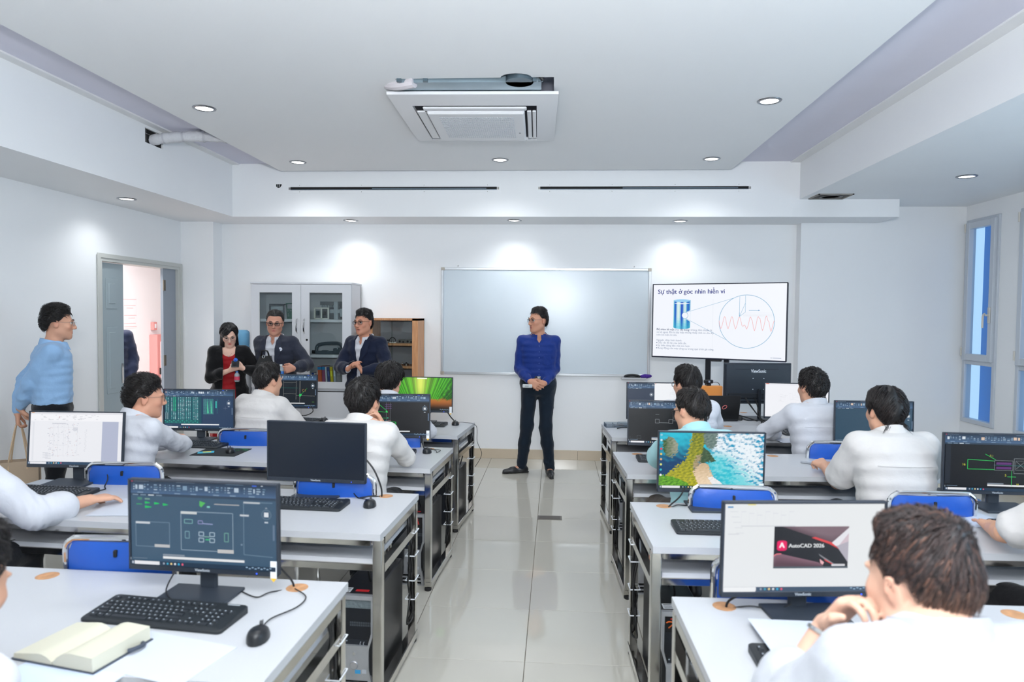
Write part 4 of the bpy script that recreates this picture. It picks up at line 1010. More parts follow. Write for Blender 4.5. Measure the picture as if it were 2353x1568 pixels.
# ------------------------------------------------------------------ computer towers
M_twr=mat('tower_black',(26,27,30),.42); M_silver=mat('tower_silver',(186,188,192),.32,metal=.55,noise=(14,.12)); M_front=mat('tower_front',(20,24,31),.3)
def make_tower():
    t=empty('computer_tower'); w,d,h=.172,.46,.445
    MB().box(-w/2,w/2,0,d,.008,h,b=.006).build('case',M_twr,t,30)
    # waisted silver bezel with a recessed dark drive panel
    def prof(k): # half width at height
        if k>.62: return .086
        if k>.46: return .086-.020*((.62-k)/.16)
        if k>.26: return .066
        return .066+.020*((.26-k)/.26)**.8
    zs_=np.linspace(0,1,25); out=[(prof(k)*1.0,k*h) for k in zs_]
    o=[(x,z) for x,z in out]+[(-x,z) for x,z in out[::-1]]
    pan=[]
    inn=lambda k:prof(k)-.010
    zz=np.linspace(.485,.955,12)
    b=MB()
    # bezel as strips around the window
    def strip(z0,z1,xa0,xb0,xa1,xb1,y0=-.022,y1=0): b.add([(xa0,y0,z0),(xb0,y0,z0),(xb1,y0,z1),(xa1,y0,z1),(xa0,y1,z0),(xb0,y1,z0),(xb1,y1,z1),(xa1,y1,z1)],[(0,1,2,3),(5,4,7,6),(4,0,3,7),(1,5,6,2),(3,2,6,7),(4,5,1,0)])
    grill=[(.03+.026*i,.03+.026*i+.012) for i in range(5)]
    for i in range(len(zs_)-1):
        k0,k1=zs_[i],zs_[i+1]; z0,z1=k0*h,k1*h; x0,x1=prof(k0),prof(k1)
        if k1<=.485+.02 and k1>.20: strip(z0,z1,-x0,x0,-x1,x1)
        elif k0>=.955: strip(z0,z1,-x0,x0,-x1,x1)
        elif k0>=.48: strip(z0,z1,-x0,-x0+.010,-x1,-x1+.010); strip(z0,z1,x0-.010,x0,x1-.010,x1)
        else: strip(z0,z1,-x0,-x0+.014,-x1,-x1+.014); strip(z0,z1,x0-.014,x0,x1-.014,x1)
    for z0,z1 in ((0,.008),(.024,.032),(.046,.054),(.068,.076)): b.box(-.07,.07,-.022,0,z0,z1)
    b.build('bezel',M_silver,t,0)
    MB().box(-.08,.08,-.010,.002,.205,.430).build('drive_panel',M_front,t,0)
    MB().box(-.070,.070,-.008,.002,.01,.088).build('grille_back',M_dark,t,0)
    for x in (-.07,.07): MB().box(x-.012,x+.012,-.014,.0,.09,.26).build('side_mesh',M_twr,t,0)
    MB().box(-.074,.074,-.0115,-.010,.385,.428).build('drive_bay',mat('drive_bay',(122,134,140),.4,metal=.5,bump=(60,.6,.01)),t,0)
    v=MB(); 
    for i in range(12):
        for j in range(2): v.box(-.022+i*.0082,-.017+i*.0082,-.0112,-.010,.305+j*.011,.313+j*.011)
    tag(v.build('vent_hole',mat('vent_grey',(74,80,88),.5),t,0),kind='stuff')
    MB().box(-.072,.072,-.0115,-.010,.208,.245).build('port_strip',mat('port_strip',(34,39,47),.35),t,0)
    for x in (.03,.045): MB().tube([(x+.006*math.cos(a),-.012,.227+.010*math.sin(a)) for a in np.linspace(R(100),R(260),7)],.0013,5).build('port',M_logo,t)
    for x in (-.052,-.036): MB().cyl((x,-.0115,.238),(x,-.0122,.238),.003,8).build('port',M_logo,t)
    MB().cyl((0,-.022,.188),(0,-.0245,.188),.007,12).build('lock',M_chrome,t)
    MB().lathe([(.0,.004),(.016,.004),(.018,.002),(.019,0)],20,Matrix.Translation((0,-.022,.135))@Matrix.Rotation(R(90),4,'X')).build('power_button',mat('button_silver',(196,196,200),.25,metal=.7),t)
    return t
tw0=None
def tower(dk,sx,t,extra=None,y=None):
    global tw0
    c,a=DESKS[dk]; lx=sx*(DL/2-.145); p=on(dk,lx,y if y is not None else -DD/2+.11,0)
    if tw0 is None: tw0=make_tower(); m=tw0
    else:
        m=copy_tree(tw0)
    m.location=p; m.rotation_euler=(0,0,a); tag(m,t,'computer','desktop computers under the desks'); return m
M_wr=[mat('wire_orange',(206,98,36),.5),mat('wire_red',(190,40,40),.5),mat('wire_yellow',(222,180,60),.5),mat('wire_brown',(110,60,40),.5)]
def open_bay(m):
    MB().box(-.072,.072,-.0135,-.0115,.355,.428).build('open_bay',M_dark,m,0)
    rn=random.Random(m.name)
    for k in range(9):
        x0=rn.uniform(-.06,.06); pts=[(x0,-.014,.36+.06*rn.random())]+[(x0+rn.uniform(-.03,.03),-.017-.006*rn.random(),.365+.055*rn.random()) for _ in range(3)]
        MB().tube(smooth_path([(max(-.068,min(.068,p[0])),p[1],p[2]) for p in pts],3),.0028,5).build('wire',M_wr[k%4],m)
def sticker(m,x,y,w,d,col,z=.4455): MB().box(x,x+w,y,y+d,z,z+.0006).build('label',mat('label_%d_%d_%d'%col,col,.5),m,0)
t1=tower('L2',1,'grey pinched front computer tower under the second left desk, blue sticker on it')
sticker(t1,-.075,.01,.045,.05,(225,228,232)); sticker(t1,-.01,.025,.06,.02,(205,40,45))
MB().box(.005,.03,-.0228,-.022,.098,.115).build('label',mat('label_blue',(60,160,215),.5),t1,0); MB().box(.036,.056,-.0228,-.022,.10,.118).build('label',mat('label_grey',(200,205,212),.5),t1,0)
for k in range(3): MB().box(-.07,-.035,.015+.015*k,.020+.015*k,.4462,.4466).build('print',mat('ink',(40,42,46),.6),t1,0)
t2=tower('L3',1,'computer tower with loose wires in its open bay under the third left desk'); open_bay(t2); sticker(t2,-.08,.01,.05,.03,(205,206,208))
MB().box(-.045,-.028,-.0125,-.0115,.345,.36).build('label',M_white,t2,0)
t4=tower('R2',-1,'grey pinched front computer tower with orange wires under the second right desk'); open_bay(t4); sticker(t4,.0,.01,.05,.025,(215,220,224)); sticker(t4,.0,.06,.03,.025,(222,196,150))
t5=tower('R3',-1,'cream edged computer tower with orange wires under the third right desk'); open_bay(t5)
t6=tower('R4',-1,'silver edged computer tower under the farthest right desk')
c,a=DESKS['L4']
tz=empty('computer_tower',on('L4',DL/2-.145,-DD/2+.17,0),a,'plain black computer tower with a blue light under the farthest left desk','computer','desktop computers under the desks')
MB().box(-.085,.085,0,.44,.008,.42,b=.005).build('case',M_twr,tz,30)
MB().box(-.085,.085,-.012,.0,.008,.42,b=.004).build('front_panel',mat('front_panel',(24,28,36),.4),tz,30)
MB().box(-.08,.08,-.0135,-.012,.345,.347).box(-.08,.08,-.0135,-.012,.30,.302).build('panel_line',M_dark,tz,0)
MB().cyl((.045,-.012,.215),(.045,-.0135,.215),.005,10).build('power_light',mat('blue_light',(60,140,255),.4,emit=5),tz)
MB().box(.038,.05,-.013,-.012,.385,.392).box(.055,.067,-.013,-.012,.385,.392).build('badge',mat('badge_dim',(90,95,100),.5),tz,0)
MB().box(-.07,-.045,-.013,-.012,.32,.335).build('label',M_white,tz,0); MB().box(.035,.06,-.013,-.012,.02,.04).build('label',mat('label_blue',(60,160,215),.5),tz,0)
_tv,_tf=text_mesh('Z2',.03,None,.0006,'LEFT')
MB().add([(.052-p[1]*.9,-.0128,.075+p[0]) for p in _tv],_tf).build('logo',M_logo,tz,0)
for k in range(4): MB().box(.040,.054,-.013,-.012,.115+k*.02,.121+k*.02).build('port',mat('port_grey',(80,84,90),.5),tz,0)
# cables from monitors to the grommets
def cable(pts,t,r=.0035):
    o=MB().tube(smooth_path(pts,6),r,6).build('cable',M_cable); tag(o,t,'cable'); return o
cable([(-.985,2.25,.90),(-.93,2.235,.82),(-.885,2.235,.77),(-.875,2.235,.735)],'short black cable dropping from the near left monitor into its cable hole')
cable([(-1.03,2.17,.7535),(-.96,2.13,.7535),(-.93,2.17,.755),(-.88,2.235,.74)],'thin grey cable lying on the nearest left desk by the cable hole',.0022)
cable([(-1.25,2.27,.84),(-1.28,2.22,.80),(-1.27,2.14,.766),(-1.22,2.075,.764),(-1.17,2.05,.765)],'black keyboard cable curling over the monitor foot on the nearest left desk',.0024)
cable([(-1.0,3.39,.98),(-.92,3.385,.90),(-.875,3.385,.80),(-.872,3.388,.74)],'thick black cable arching from the switched off monitor to the cable hole',.0045)
cable([(-1.05,3.42,.80),(-.98,3.33,.757),(-.93,3.36,.757),(-.88,3.385,.75)],'black cable lying beside the cable hole of the second left desk',.003)
cable([(.66,3.40,.86),(.62,3.36,.80),(.57,3.34,.76),(.55,3.34,.735)],'black cables bending into the cable hole behind the beach wallpaper',.004)
cable([(.72,3.39,.79),(.66,3.36,.757),(.60,3.34,.76),(.56,3.34,.74)],'thin black cable on the second right desk by the cable hole',.003)
cable([(.68,2.19,.85),(.62,2.20,.80),(.565,2.195,.77),(.555,2.195,.735)],'black cables bending into the near right cable hole',.004)
cable([(.80,2.22,.78),(.72,2.18,.756),(.63,2.19,.757),(.57,2.195,.745)],'thin black cable lying behind the splash screen monitor',.0026)
cable([(-.93,4.67,.86),(-.90,4.60,.79),(-.885,4.59,.752)],'black video cable hanging from the axle drawing monitor',.005)
cable([(-.95,5.83,.87),(-.89,5.78,.80),(-.84,5.745,.76)],'black video cable hanging from the bamboo wallpaper monitor',.005)
cable([(-1.05,5.83,.85),(-1.09,5.76,.79),(-1.10,5.70,.76)],'thin black cable hanging under the bamboo wallpaper monitor',.003)
cable([(-2.17,5.93,.86),(-2.15,5.93,.80),(-2.22,5.91,.765),(-2.33,5.9,.77)],'black cable with a plug hanging from the frame line monitor',.004)
cable([(-2.41,3.50,.83),(-2.37,3.46,.79),(-2.36,3.42,.757),(-2.32,3.36,.756),(-2.36,3.31,.756)],'black cable hanging behind the circuit diagram monitor',.003)
# ------------------------------------------------------------------ whiteboard, television, cabinets
M_alu=mat('aluminium',(200,204,208),.28,metal=.8)
wb=empty('whiteboard',(-.125,7.9,.98),0,'wide white marker board with aluminium frame on the back wall','whiteboard')
w,h=2.41,1.24
MB().box(-w/2+.02,w/2-.02,-.016,-.004,.02,h-.02).build('surface',mat('board_enamel',(206,217,225),.24,spec=.4,noise=(1.4,.035)),wb,0)
for x0,x1,z0,z1 in ((-w/2,w/2,0,.028),(-w/2,w/2,h-.028,h),(-w/2,-w/2+.028,0,h),(w/2-.028,w/2,0,h)): MB().box(x0,x1,-.026,0,z0,z1,b=.004).build('frame_rail',M_alu,wb,30)
for x in (-w/2,w/2-.036):
    for z in (-.003,h-.033): MB().box(x-.003,x+.039,-.030,0,z,z+.036,b=.004).build('corner_cap',mat('corner_grey',(176,170,160),.5),wb,30)
for x in (-w*.42,w*.42): MB().cyl((x,-.004,h+.02),(x,-.012,h+.02),.008,8).build('wall_screw',M_steel,wb)
MB().box(.88,1.16,-.085,0,-.022,-.014,b=.002).box(.88,1.16,-.088,-.082,-.022,-.004).build('pen_tray',M_alu,wb,0)
er=empty('board_eraser',(.88,7.86,.966),R(3),'black curved board eraser on the whiteboard tray','eraser')
MB().tube(smooth_path([(-.09,0,.012),(-.06,0,.030),(0,0,.036),(.06,0,.030),(.09,0,.012)],4),[.010]+[.014]*15+[.010],8).build('grip',M_black,er); MB().box(-.085,.085,-.02,.02,0,.014,b=.003).build('pad',mat('felt_grey',(70,70,74),.9),er,30)
cl=MB(); rn=random.Random(3)
for k in range(7): cl.sph((.005*k-.02+rn.uniform(-.03,.03),rn.uniform(-.012,.012),.022+rn.uniform(-.004,.010)),.026,10,7,sc=(1.5,.8,.75))
tag(cl.build('purple_cloth',mat('purple_cloth',(70,38,140),.9,bump=(60,.5,.02))),'crumpled purple cloth on the whiteboard tray','cloth').location=(1.045,7.862,.966)
# television on a floor stand
A=math.degrees(math.atan2(6.57-7.15,2.17-1.0)); tv=empty('television',(1.585,6.86,1.255),R(A),'large television on a stand showing a slide about a magnified surface','television')
TW,TH=1.31,.755
MB().box(-TW/2,TW/2,.0,.045,0,TH,b=.006).build('housing',M_black,tv,30)
for x0,x1,z0,z1 in ((-TW/2,TW/2,0,.014),(-TW/2,TW/2,TH-.010,TH),(-TW/2,-TW/2+.010,0,TH),(TW/2-.010,TW/2,0,TH)): MB().box(x0,x1,-.006,.004,z0,z1,b=.002).build('bezel',mat('tv_bezel',(16,22,44),.35),tv,30)
s=Scr(TW-.02,TH-.024); BG=(240,243,250); s.rect(0,0,1,1,BG); NV=(28,42,130); TL=(110,170,205); TX=(120,135,165)
s.text(.035,.125,'Sự thật ở góc nhìn hiển vi',.088,NV,.0011)
# cylinder picture
for k in range(26):
    f=k/25; c=np.interp(f,[0,.06,.12,.2,.32,.40,.47,.53,.60,.70,.78,.85,.93,1],[120,20,25,200,225,140,20,20,150,235,110,30,20,90]); b=np.interp(f,[0,.06,.12,.2,.32,.40,.47,.53,.60,.70,.78,.85,.93,1],[200,90,100,225,240,200,70,80,190,245,190,90,110,170])
    for j in range(10):
        g=j/9; u=.165+.13*f; dv=.018*math.sqrt(max(0,1-(2*f-1)**2)); v0=.215+.34*g; gl=max(0,(g-.6)/.4)*.6
        s.rect(u,v0+dv*(g>0),.0056,.0405,(int(c*(1-gl)+60*gl),int(b*(1-gl)+190*gl),int(190+50*(c/255))))
p=[(.2325+.066*math.cos(a),.222+.020*math.sin(a)) for a in np.linspace(0,2*PI,25)[:-1]]; s.poly(p,(150,205,240))
s.poly([(.262,.385),(.30,.353),(.30,.51),(.262,.468)],BG); s.circ(.259,.425,.042,BG,fill=True); s.circ(.259,.425,.042,TL,.005)
s.line(.268,.383,.635,.185,TL,.004); s.line(.265,.466,.575,.745,TL,.004); s.line(.475,.20,.475,.93,(222,226,236),.003)
CX,CV,CR=.722,.50,.352; s.circ(CX,CV,CR,TL,.006,64)
s.line(.672,.165,.672,.435,TL,.004); s.line(.714,.155,.714,.375,TL,.004); s.line(.714,.255,.672,.435,TL,.004); s.line(.714,.375,.672,.435,TL,.004); s.line(.672,.435,.672,.38,TL,.007)
s.line(.74,.35,.81,.35,TL,.005); s.poly([(.818,.35),(.808,.342),(.808,.358)],(60,130,190))
for k in range(4): s.line(.70,.385+.017*k,.905,.385+.017*k,(215,218,226),.002)
wv=[(.523,.49),(.527,.55),(.537,.60),(.547,.55),(.558,.455),(.564,.435),(.571,.46),(.582,.56),(.591,.60),(.60,.55),(.612,.45),(.618,.435),(.625,.46),(.637,.56),(.646,.60),(.656,.55),(.668,.45),(.674,.438),(.681,.47),(.692,.55),(.70,.565),(.706,.548),(.713,.545),(.72,.575),(.727,.60),(.737,.55),(.748,.45),(.753,.435),(.76,.47),(.766,.485),(.775,.58),(.783,.62),(.792,.56),(.802,.45),(.808,.43),(.815,.455),(.82,.45),(.832,.57),(.84,.615),(.85,.55),(.86,.44),(.866,.42),(.875,.48),(.884,.50),(.893,.59),(.90,.625),(.91,.55),(.918,.49),(.924,.485)]
s.path(wv,(240,160,160),.005)
u_=.035
for t,b_,c_ in (('Độ nhám bề mặt',.0006,(70,85,120)),('(hay',0,TX),('độ bóng',.0006,(70,85,120)),(') không đơn thuần là',0,TX)):
    s.text(u_,.635,t,.036,c_,b_); u_+=(max(p_[0] for p_ in text_mesh(t.replace('ề','ê'),.036*s.h)[0])+(.008 if t[-1]!='g' else .001))/s.w
s.text(.035,.673,'vẻ bề ngoài. Đó là tập hợp những nhấp nhô có chu kỳ',.036,TX); s.text(.035,.711,'trên bề mặt chi tiết.',.036,TX)
s.text(.035,.785,'Nguyên nhân hình thành:',.036,TX)
for k,t in enumerate(('Dấu vết để lại của lưỡi cắt.','Sự biến dạng dẻo của kim loại.','Rung động của máy công cụ trong quá trình gia công.')):
    s.text(.046,.822+.037*k,t,.036,TX); s.circ(.038,.811+.037*k,.007,(70,85,130),fill=True,n=8)
s.rect(.90,.965,.012,.006,TX); s.rect(.915,.965,.06,.006,TX)
o=s.m.build('screen',M_scr,tv,0); o.location=(0,-.002,.014)
for x in (-.09,.09): MB().box(x-.025,x+.025,.05,.085,-1.255+.06,.3,b=.004).build('stand_post',mat('stand_black',(22,26,34),.35,metal=.4),tv,30)
MB().box(-.30,.30,.045,.06,.15,.45).build('mount_plate',M_black,tv,0)
MB().box(-.45,.45,-.02,.03,-1.255+.03,-1.255+.07,b=.004).build('stand_foot',M_black,tv,30); MB().box(-.45,-.40,-.25,.30,-1.255,-1.255+.04,b=.004).box(.40,.45,-.25,.30,-1.255,-1.255+.04,b=.004).build('stand_foot',M_black,tv,30)
MB().box(-.05,.05,.0,.05,-.020,0,b=.004).build('sensor',M_black,tv,30)
# white storage cabinet
M_cab=mat('cabinet_white',(210,213,218),.4); M_pane=glass('cabinet_glass',(236,240,240),.06); M_in=mat('cabinet_inside',(196,196,192),.5)
cb=empty('storage_cabinet',(-2.855,7.5,0),0,'tall white cabinet with two glass doors against the back wall','cabinet')
w,d,h=1.15,.385,2.0
b=MB().box(-w/2,-w/2+.018,.02,d,0,h).box(w/2-.018,w/2,.02,d,0,h).box(-w/2,w/2,d-.012,d,0,h).box(-w/2,w/2,.02,d,0,.06); b.build('carcass',M_cab,cb,0)
MB().box(-w/2-.008,w/2+.008,-.005,d,h,h+.022,b=.003).build('top',M_cab,cb,30)
for z in (.82,1.205,1.605): MB().box(-w/2+.018,w/2-.018,.04,d-.012,z-.03,z).build('shelf',M_cab,cb,0)
MB().box(-w/2+.018,w/2-.018,.02,d-.012,.80,.84).build('mid_rail',M_cab,cb,0)
for sx in (-1,1):
    x0,x1=(-w/2+.002,-.0015) if sx<0 else (.0015,w/2-.002); ww=x1-x0; dr=MB(); zl,zh=.83,h-.004
    a0,a1=x0+.098,x1-.10; 
    dr.box(x0,a0,0,.018,zl,zh).box(a1,x1,0,.018,zl,zh).box(a0,a1,0,.018,zl,zl+.075).box(a0,a1,0,.018,zh-.09,zh)
    do=dr.build('door',M_cab,cb,0); MB().box(a0,a1,.008,.012,zl+.075,zh-.09).build('pane',M_pane,do,0)
    gk=MB().box(a0,a1,-.001,.004,zh-.095,zh-.09).box(a0,a0+.004,-.001,.004,zl+.075,zh-.09); gk.build('edge_strip',mat('edge_strip',(130,132,132),.5),do,0)
    hx=-.042 if sx<0 else .042
    MB().tube(smooth_path([(hx,0,1.61),(hx,-.028,1.59),(hx,-.036,1.53),(hx,-.028,1.47),(hx,0,1.45)],4),.008,8,flat=.7).build('handle',M_chrome,do)
    MB().box(x0,x1,0,.018,.065,.79).build('lower_door',M_cab,cb,0)
MB().box(-w/2+.02,w/2-.02,.003,.02,.79,.80).build('shadow_gap',M_dark,cb,0)
MB().lathe([(.0,.006),(.010,.006),(.012,0)],14,Matrix.Translation((.068,0,1.375))@Matrix.Rotation(R(90),4,'X')).build('lock',mat('lock_dark',(50,50,54),.3,metal=.8),cb)
CX=-2.855
def thing(name,loc,rz,t,cat,group=None): return empty(name,loc,rz,t,cat,group)
M_pcb=mat('circuit_green',(54,118,98),.5,noise=(60,.3)); M_grey=mat('machine_grey',(70,82,90),.5); M_lgrey=mat('machine_light_grey',(170,182,188),.45)
q=thing('circuit_board',(-3.01,7.70,1.606),R(-8),'green circuit board leaning on the upper left cabinet shelf','board')
T=Matrix.Rotation(R(8),4,'X')
MB().box(-.09,-.078,-.002,.002,0,.185,M=T).box(.078,.09,-.002,.002,0,.185,M=T).box(-.09,.09,-.002,.002,.173,.185,M=T).box(-.006,.006,-.002,.002,.12,.185,M=T).box(-.09,.09,-.002,.002,.0,.12,M=T).build('board',M_pcb,q,0)
rn=random.Random(5); cp_=MB()
for k in range(14): x=rn.uniform(-.075,.06); z=rn.uniform(.012,.10); cp_.box(x,x+.012,-.006,-.002,z,z+.010,M=T)
tag(cp_.build('component',mat('component_grey',(150,165,165),.5),q,0),kind='stuff'); MB().box(.02,.075,-.007,-.002,.015,.055,M=T).build('chip',mat('chip_tan',(180,180,160),.5),q,0)
q=thing('metal_frame',(-3.20,7.66,1.606),R(5),'grey metal box frame on the upper left cabinet shelf','frame')
f=MB(); 
for z0,z1 in ((0,.014),(.150,.172)): f.box(-.085,.085,0,.012,z0,z1)
f.box(-.085,-.07,0,.012,0,.172).box(.07,.085,0,.012,0,.172).box(-.085,.085,0,.12,.164,.172); f.build('frame',M_grey,q,0); MB().box(-.07,.07,.02,.03,.10,.145).build('plate',M_lgrey,q,0)
q=thing('plastic_double_frame',(-2.655,7.60,1.606),R(3),'cream plastic double window frame on the upper right cabinet shelf','frame')
f=MB()
for x in (-.085,-.008,.07): f.box(x,x+.016,0,.02,0,.135)
f.box(-.085,.086,0,.02,0,.014).box(-.085,.086,0,.02,.121,.135); f.build('frame',mat('cream_plastic',(214,214,204),.45),q,0); MB().box(-.06,-.03,.005,.03,.05,.10).build('bracket',M_grey,q,0); MB().box(.02,.05,.005,.03,.05,.09).build('bracket',M_black,q,0)
q=thing('machine_block',(-2.575,7.72,1.606),R(-2),'dark toothed machine part with a light vertical column on the upper right cabinet shelf','machine part')
f=MB().box(-.13,.13,0,.08,0,.085).box(-.135,.14,-.01,.09,.165,.205).box(-.12,.12,.02,.07,.085,.165); f.build('body',M_grey,q,0)
f=MB(); 
for k in range(11): f.box(-.12+k*.02,-.11+k*.02,-.008,.06,.137,.163)
tag(f.build('tooth',M_lgrey,q,0),kind='stuff'); MB().box(.045,.095,-.06,-.01,0,.205,b=.004).build('column',M_lgrey,q,30); MB().box(-.005,.12,-.058,-.015,.07,.115,b=.004).build('cross_arm',M_lgrey,q,30); MB().box(.115,.145,-.05,-.015,.03,.125,b=.004).build('knob_block',M_lgrey,q,30); MB().cyl((.12,-.03,.02),(.15,-.03,.02),.018,12).build('knob',M_black,q)
q=thing('bow_frame_casting',(-2.575,7.68,1.206),R(0),'dark grey bow shaped metal casting on the middle right cabinet shelf','casting')
pts=smooth_path([(-.165,0,.02),(-.165,0,.07),(-.14,0,.105),(-.06,0,.122),(.06,0,.127),(.11,0,.118),(.135,0,.085),(.155,0,.05)],5)
f=MB().tube(pts,.015,8,flat=1.3); f.build('bow',M_grey,q)
MB().box(-.175,.15,-.02,.02,0,.038,b=.006).box(-.10,-.03,-.022,.022,.03,.046,b=.005).build('bar',M_grey,q,30); MB().box(.035,.14,-.03,.03,0,.072,b=.010).cyl((.09,-.035,.055),(.09,.035,.055),.022,14).build('clamp_block',M_grey,q,30); MB().box(.085,.095,-.037,-.03,.06,.085).build('scale_mark',M_lgrey,q,0); MB().cyl((-.215,0,.025),(-.18,0,.025),.02,12).build('end_knob',M_black,q)
bk=[(.020,.17,(30,70,150),0,'thin blue'),(.012,.165,(230,230,228),0,'thin white'),(.012,.155,(176,60,70),2,'thin red'),(.010,.19,(236,236,234),2,'narrow white'),(.042,.245,(222,110,70),3,'orange with a blue top band'),(.034,.245,(160,88,120),3,'plum with a blue top band'),(.016,.24,(226,228,230),4,'white'),(.030,.238,(66,80,130),4,'navy'),(.030,.24,(222,200,40),5,'yellow'),(.026,.242,(158,172,182),4,'pale grey blue'),(.055,.262,(120,122,122),2,'thick grey')]
x=-2.775
for i,(bw,bh,bc,tl_,nm) in enumerate(bk):
    o=empty('book',(x+bw/2,7.62,.826),0,'%s book on the lowest right shelf of the white cabinet'%nm,'book','books in the white cabinet'); x+=bw+.006
    o.rotation_euler=(0,R(-tl_*.8),0)
    MB().box(-bw/2,bw/2,0,.19,0,bh,b=.001).build('cover',mat('book_%d'%i,bc,.5),o,0); MB().box(-bw/2+.002,bw/2-.002,.004,.192,bh-.001,bh+.0006).build('pages',mat('book_pages',(225,222,212),.8),o,0)
    if 'blue top' in nm: MB().box(-bw/2-.0006,bw/2+.0006,-.0008,.02,bh*.83,bh*.98).build('band',mat('band_blue',(40,140,200),.5),o,0)
    elif bw>.02: MB().box(-bw*.3,bw*.3,-.0008,0,bh*.55,bh*.8).build('title',mat('title_%d'%i,tuple(min(255,int(c*1.2+20)) for c in bc),.5),o,0)
tag(MB().box(-.045,.045,0,.15,0,.012,b=.002).build('grey_folder',mat('folder_grey',(150,152,154),.5)),'flat grey folder lying right of the books','folder').location=(-2.42,7.58,.826)
# oak display cabinet
def wood():
    m=mat('oak_veneer',(206,150,104),.45); nt=m.node_tree; N=nt.nodes; L=nt.links
    tc=N.new('ShaderNodeTexCoord'); mp=N.new('ShaderNodeMapping'); mp.inputs['Scale'].default_value=(26,26,1.6); n=N.new('ShaderNodeTexNoise'); n.inputs['Scale'].default_value=3; n.inputs['Detail'].default_value=6
    r=N.new('ShaderNodeValToRGB'); r.color_ramp.elements[0].position=.35; r.color_ramp.elements[0].color=lin((186,126,82))+(1,); r.color_ramp.elements[1].position=.7; r.color_ramp.elements[1].color=lin((218,164,116))+(1,)
    L.new(tc.outputs['Object'],mp.inputs[0]); L.new(mp.outputs[0],n.inputs['Vector']); L.new(n.outputs['Fac'],r.inputs[0]); L.new(r.outputs[0],N['Principled BSDF'].inputs['Base Color']); return m
M_oak=wood()
oc=empty('display_cabinet',(-1.82,7.52,0),0,'oak display cabinet with sliding glass holding metal tools','cabinet'); w,d,h=.58,.37,1.625
MB().box(-w/2,-w/2+.065,0,d,0,h).box(w/2-.065,w/2,0,d,0,h).build('side_panel',M_oak,oc,0)
MB().box(-w/2,w/2,0,d,h-.022,h+.002).build('top',M_oak,oc,0); MB().box(-w/2,w/2,d-.01,d,0,h).build('back',mat('back_board',(168,168,174),.5),oc,0)
for z in (.40,.83,1.09,1.345): MB().box(-w/2+.065,w/2-.065,.02,d-.01,z-.024,z).build('shelf',M_oak,oc,0)
MB().box(-w/2,w/2,0,d,0,.08).build('plinth',M_oak,oc,0)
for x0,x1,y in ((-w/2+.067,.0,.008),(-.012,w/2-.067,.014)): MB().box(x0,x1,y,y+.003,.10,h-.03).build('sliding_pane',M_pane,oc,0)
for z in (.98,1.02): MB().cyl((.045,.002,z),(.045,.008,z),.010,12).build('finger_pull',M_chrome,oc)
M_tool=mat('tool_steel',(150,146,140),.28,metal=.9); M_toold=mat('tool_dark',(52,50,50),.4,metal=.6)
rn=random.Random(11)
for z,lst in ((1.345,[(-.19,'jack'),(-.12,'vise'),(-.03,'ring'),(.08,'slab'),(.17,'slab')]),(1.09,[(-.18,'rod'),(-.10,'gear'),(-.02,'rod'),(.05,'spool'),(.13,'gear')]),(.83,[(-.1,'slab'),(.06,'ring')])):
    for i,(x,k) in enumerate(lst):
        t={'jack':'dark screw jack','vise':'small steel vise','ring':'steel ring gauge stand','slab':'curved steel casting','rod':'short steel rods','gear':'small steel gear block','spool':'bright steel spool'}[k]
        o=thing('steel_'+{'jack':'jack','vise':'vise','ring':'gauge','slab':'casting','rod':'rod_set','gear':'gear','spool':'spool'}[k],(x-1.82,7.66,z+.0005),R(rn.uniform(-15,15)),t+', %s on the %s oak cabinet shelf'%(('leftmost','second from left','third from left','fourth from left','rightmost')[i],{1.345:'upper',1.09:'middle',.83:'lower'}[z]),'tool')
        if k=='jack': MB().lathe([(.03,0),(.026,.02),(.014,.03),(.014,.05),(.02,.055),(.02,.062)],14).build('body',M_toold,o); MB().cyl((-.03,0,.045),(.03,0,.045),.005,8).build('bar',M_tool,o)
        elif k=='vise': MB().box(-.035,.035,-.02,.02,0,.02,b=.003).box(-.035,-.02,-.02,.02,.02,.045,b=.003).box(.01,.025,-.02,.02,.02,.045,b=.003).build('body',M_tool,o,30); MB().cyl((.02,0,.03),(.05,0,.03),.006,8).build('screw',M_toold,o)
        elif k=='ring': MB().tube([(.035*math.cos(a),0,.02+.042*math.sin(a)) for a in np.linspace(0,PI,13)],.005,6).build('arch',M_toold,o); MB().lathe([(.018,0),(.018,.02),(.008,.024),(.008,.05)],14).build('post',M_tool,o); MB().box(-.04,.04,-.02,.02,0,.010,b=.002).build('base',M_tool,o,30)
        elif k=='slab': MB().prism([(-.05,0),(.05,0),(.052,.03),(.03,.044),(-.03,.046),(-.05,.03)],-.03,.03,'y').build('casting',M_tool,o,30); MB().cyl((-.02,-.032,.02),(-.02,-.029,.02),.012,12).cyl((.02,-.032,.014),(.02,-.029,.014),.010,12).build('bore',M_dark,o)
        elif k=='rod': 
            for r_ in range(3): MB().cyl((-.03,-.02+.02*r_,.009),(.03,-.02+.02*r_,.009),.009,10).build('rod',M_tool,o)
        elif k=='gear': MB().lathe([(.012,0),(.028,0),(.028,.022),(.012,.022)],14).build('gear',M_tool,o); MB().cyl((0,0,0),(0,0,.035),.009,10).build('shaft',M_toold,o)
        else: MB().cyl((-.038,0,.016),(.038,0,.016),.010,12).build('core',M_chrome,o); MB().cyl((-.042,0,.018),(-.030,0,.018),.018,14).cyl((.030,0,.018),(.042,0,.018),.018,14).build('flange',M_chrome,o)
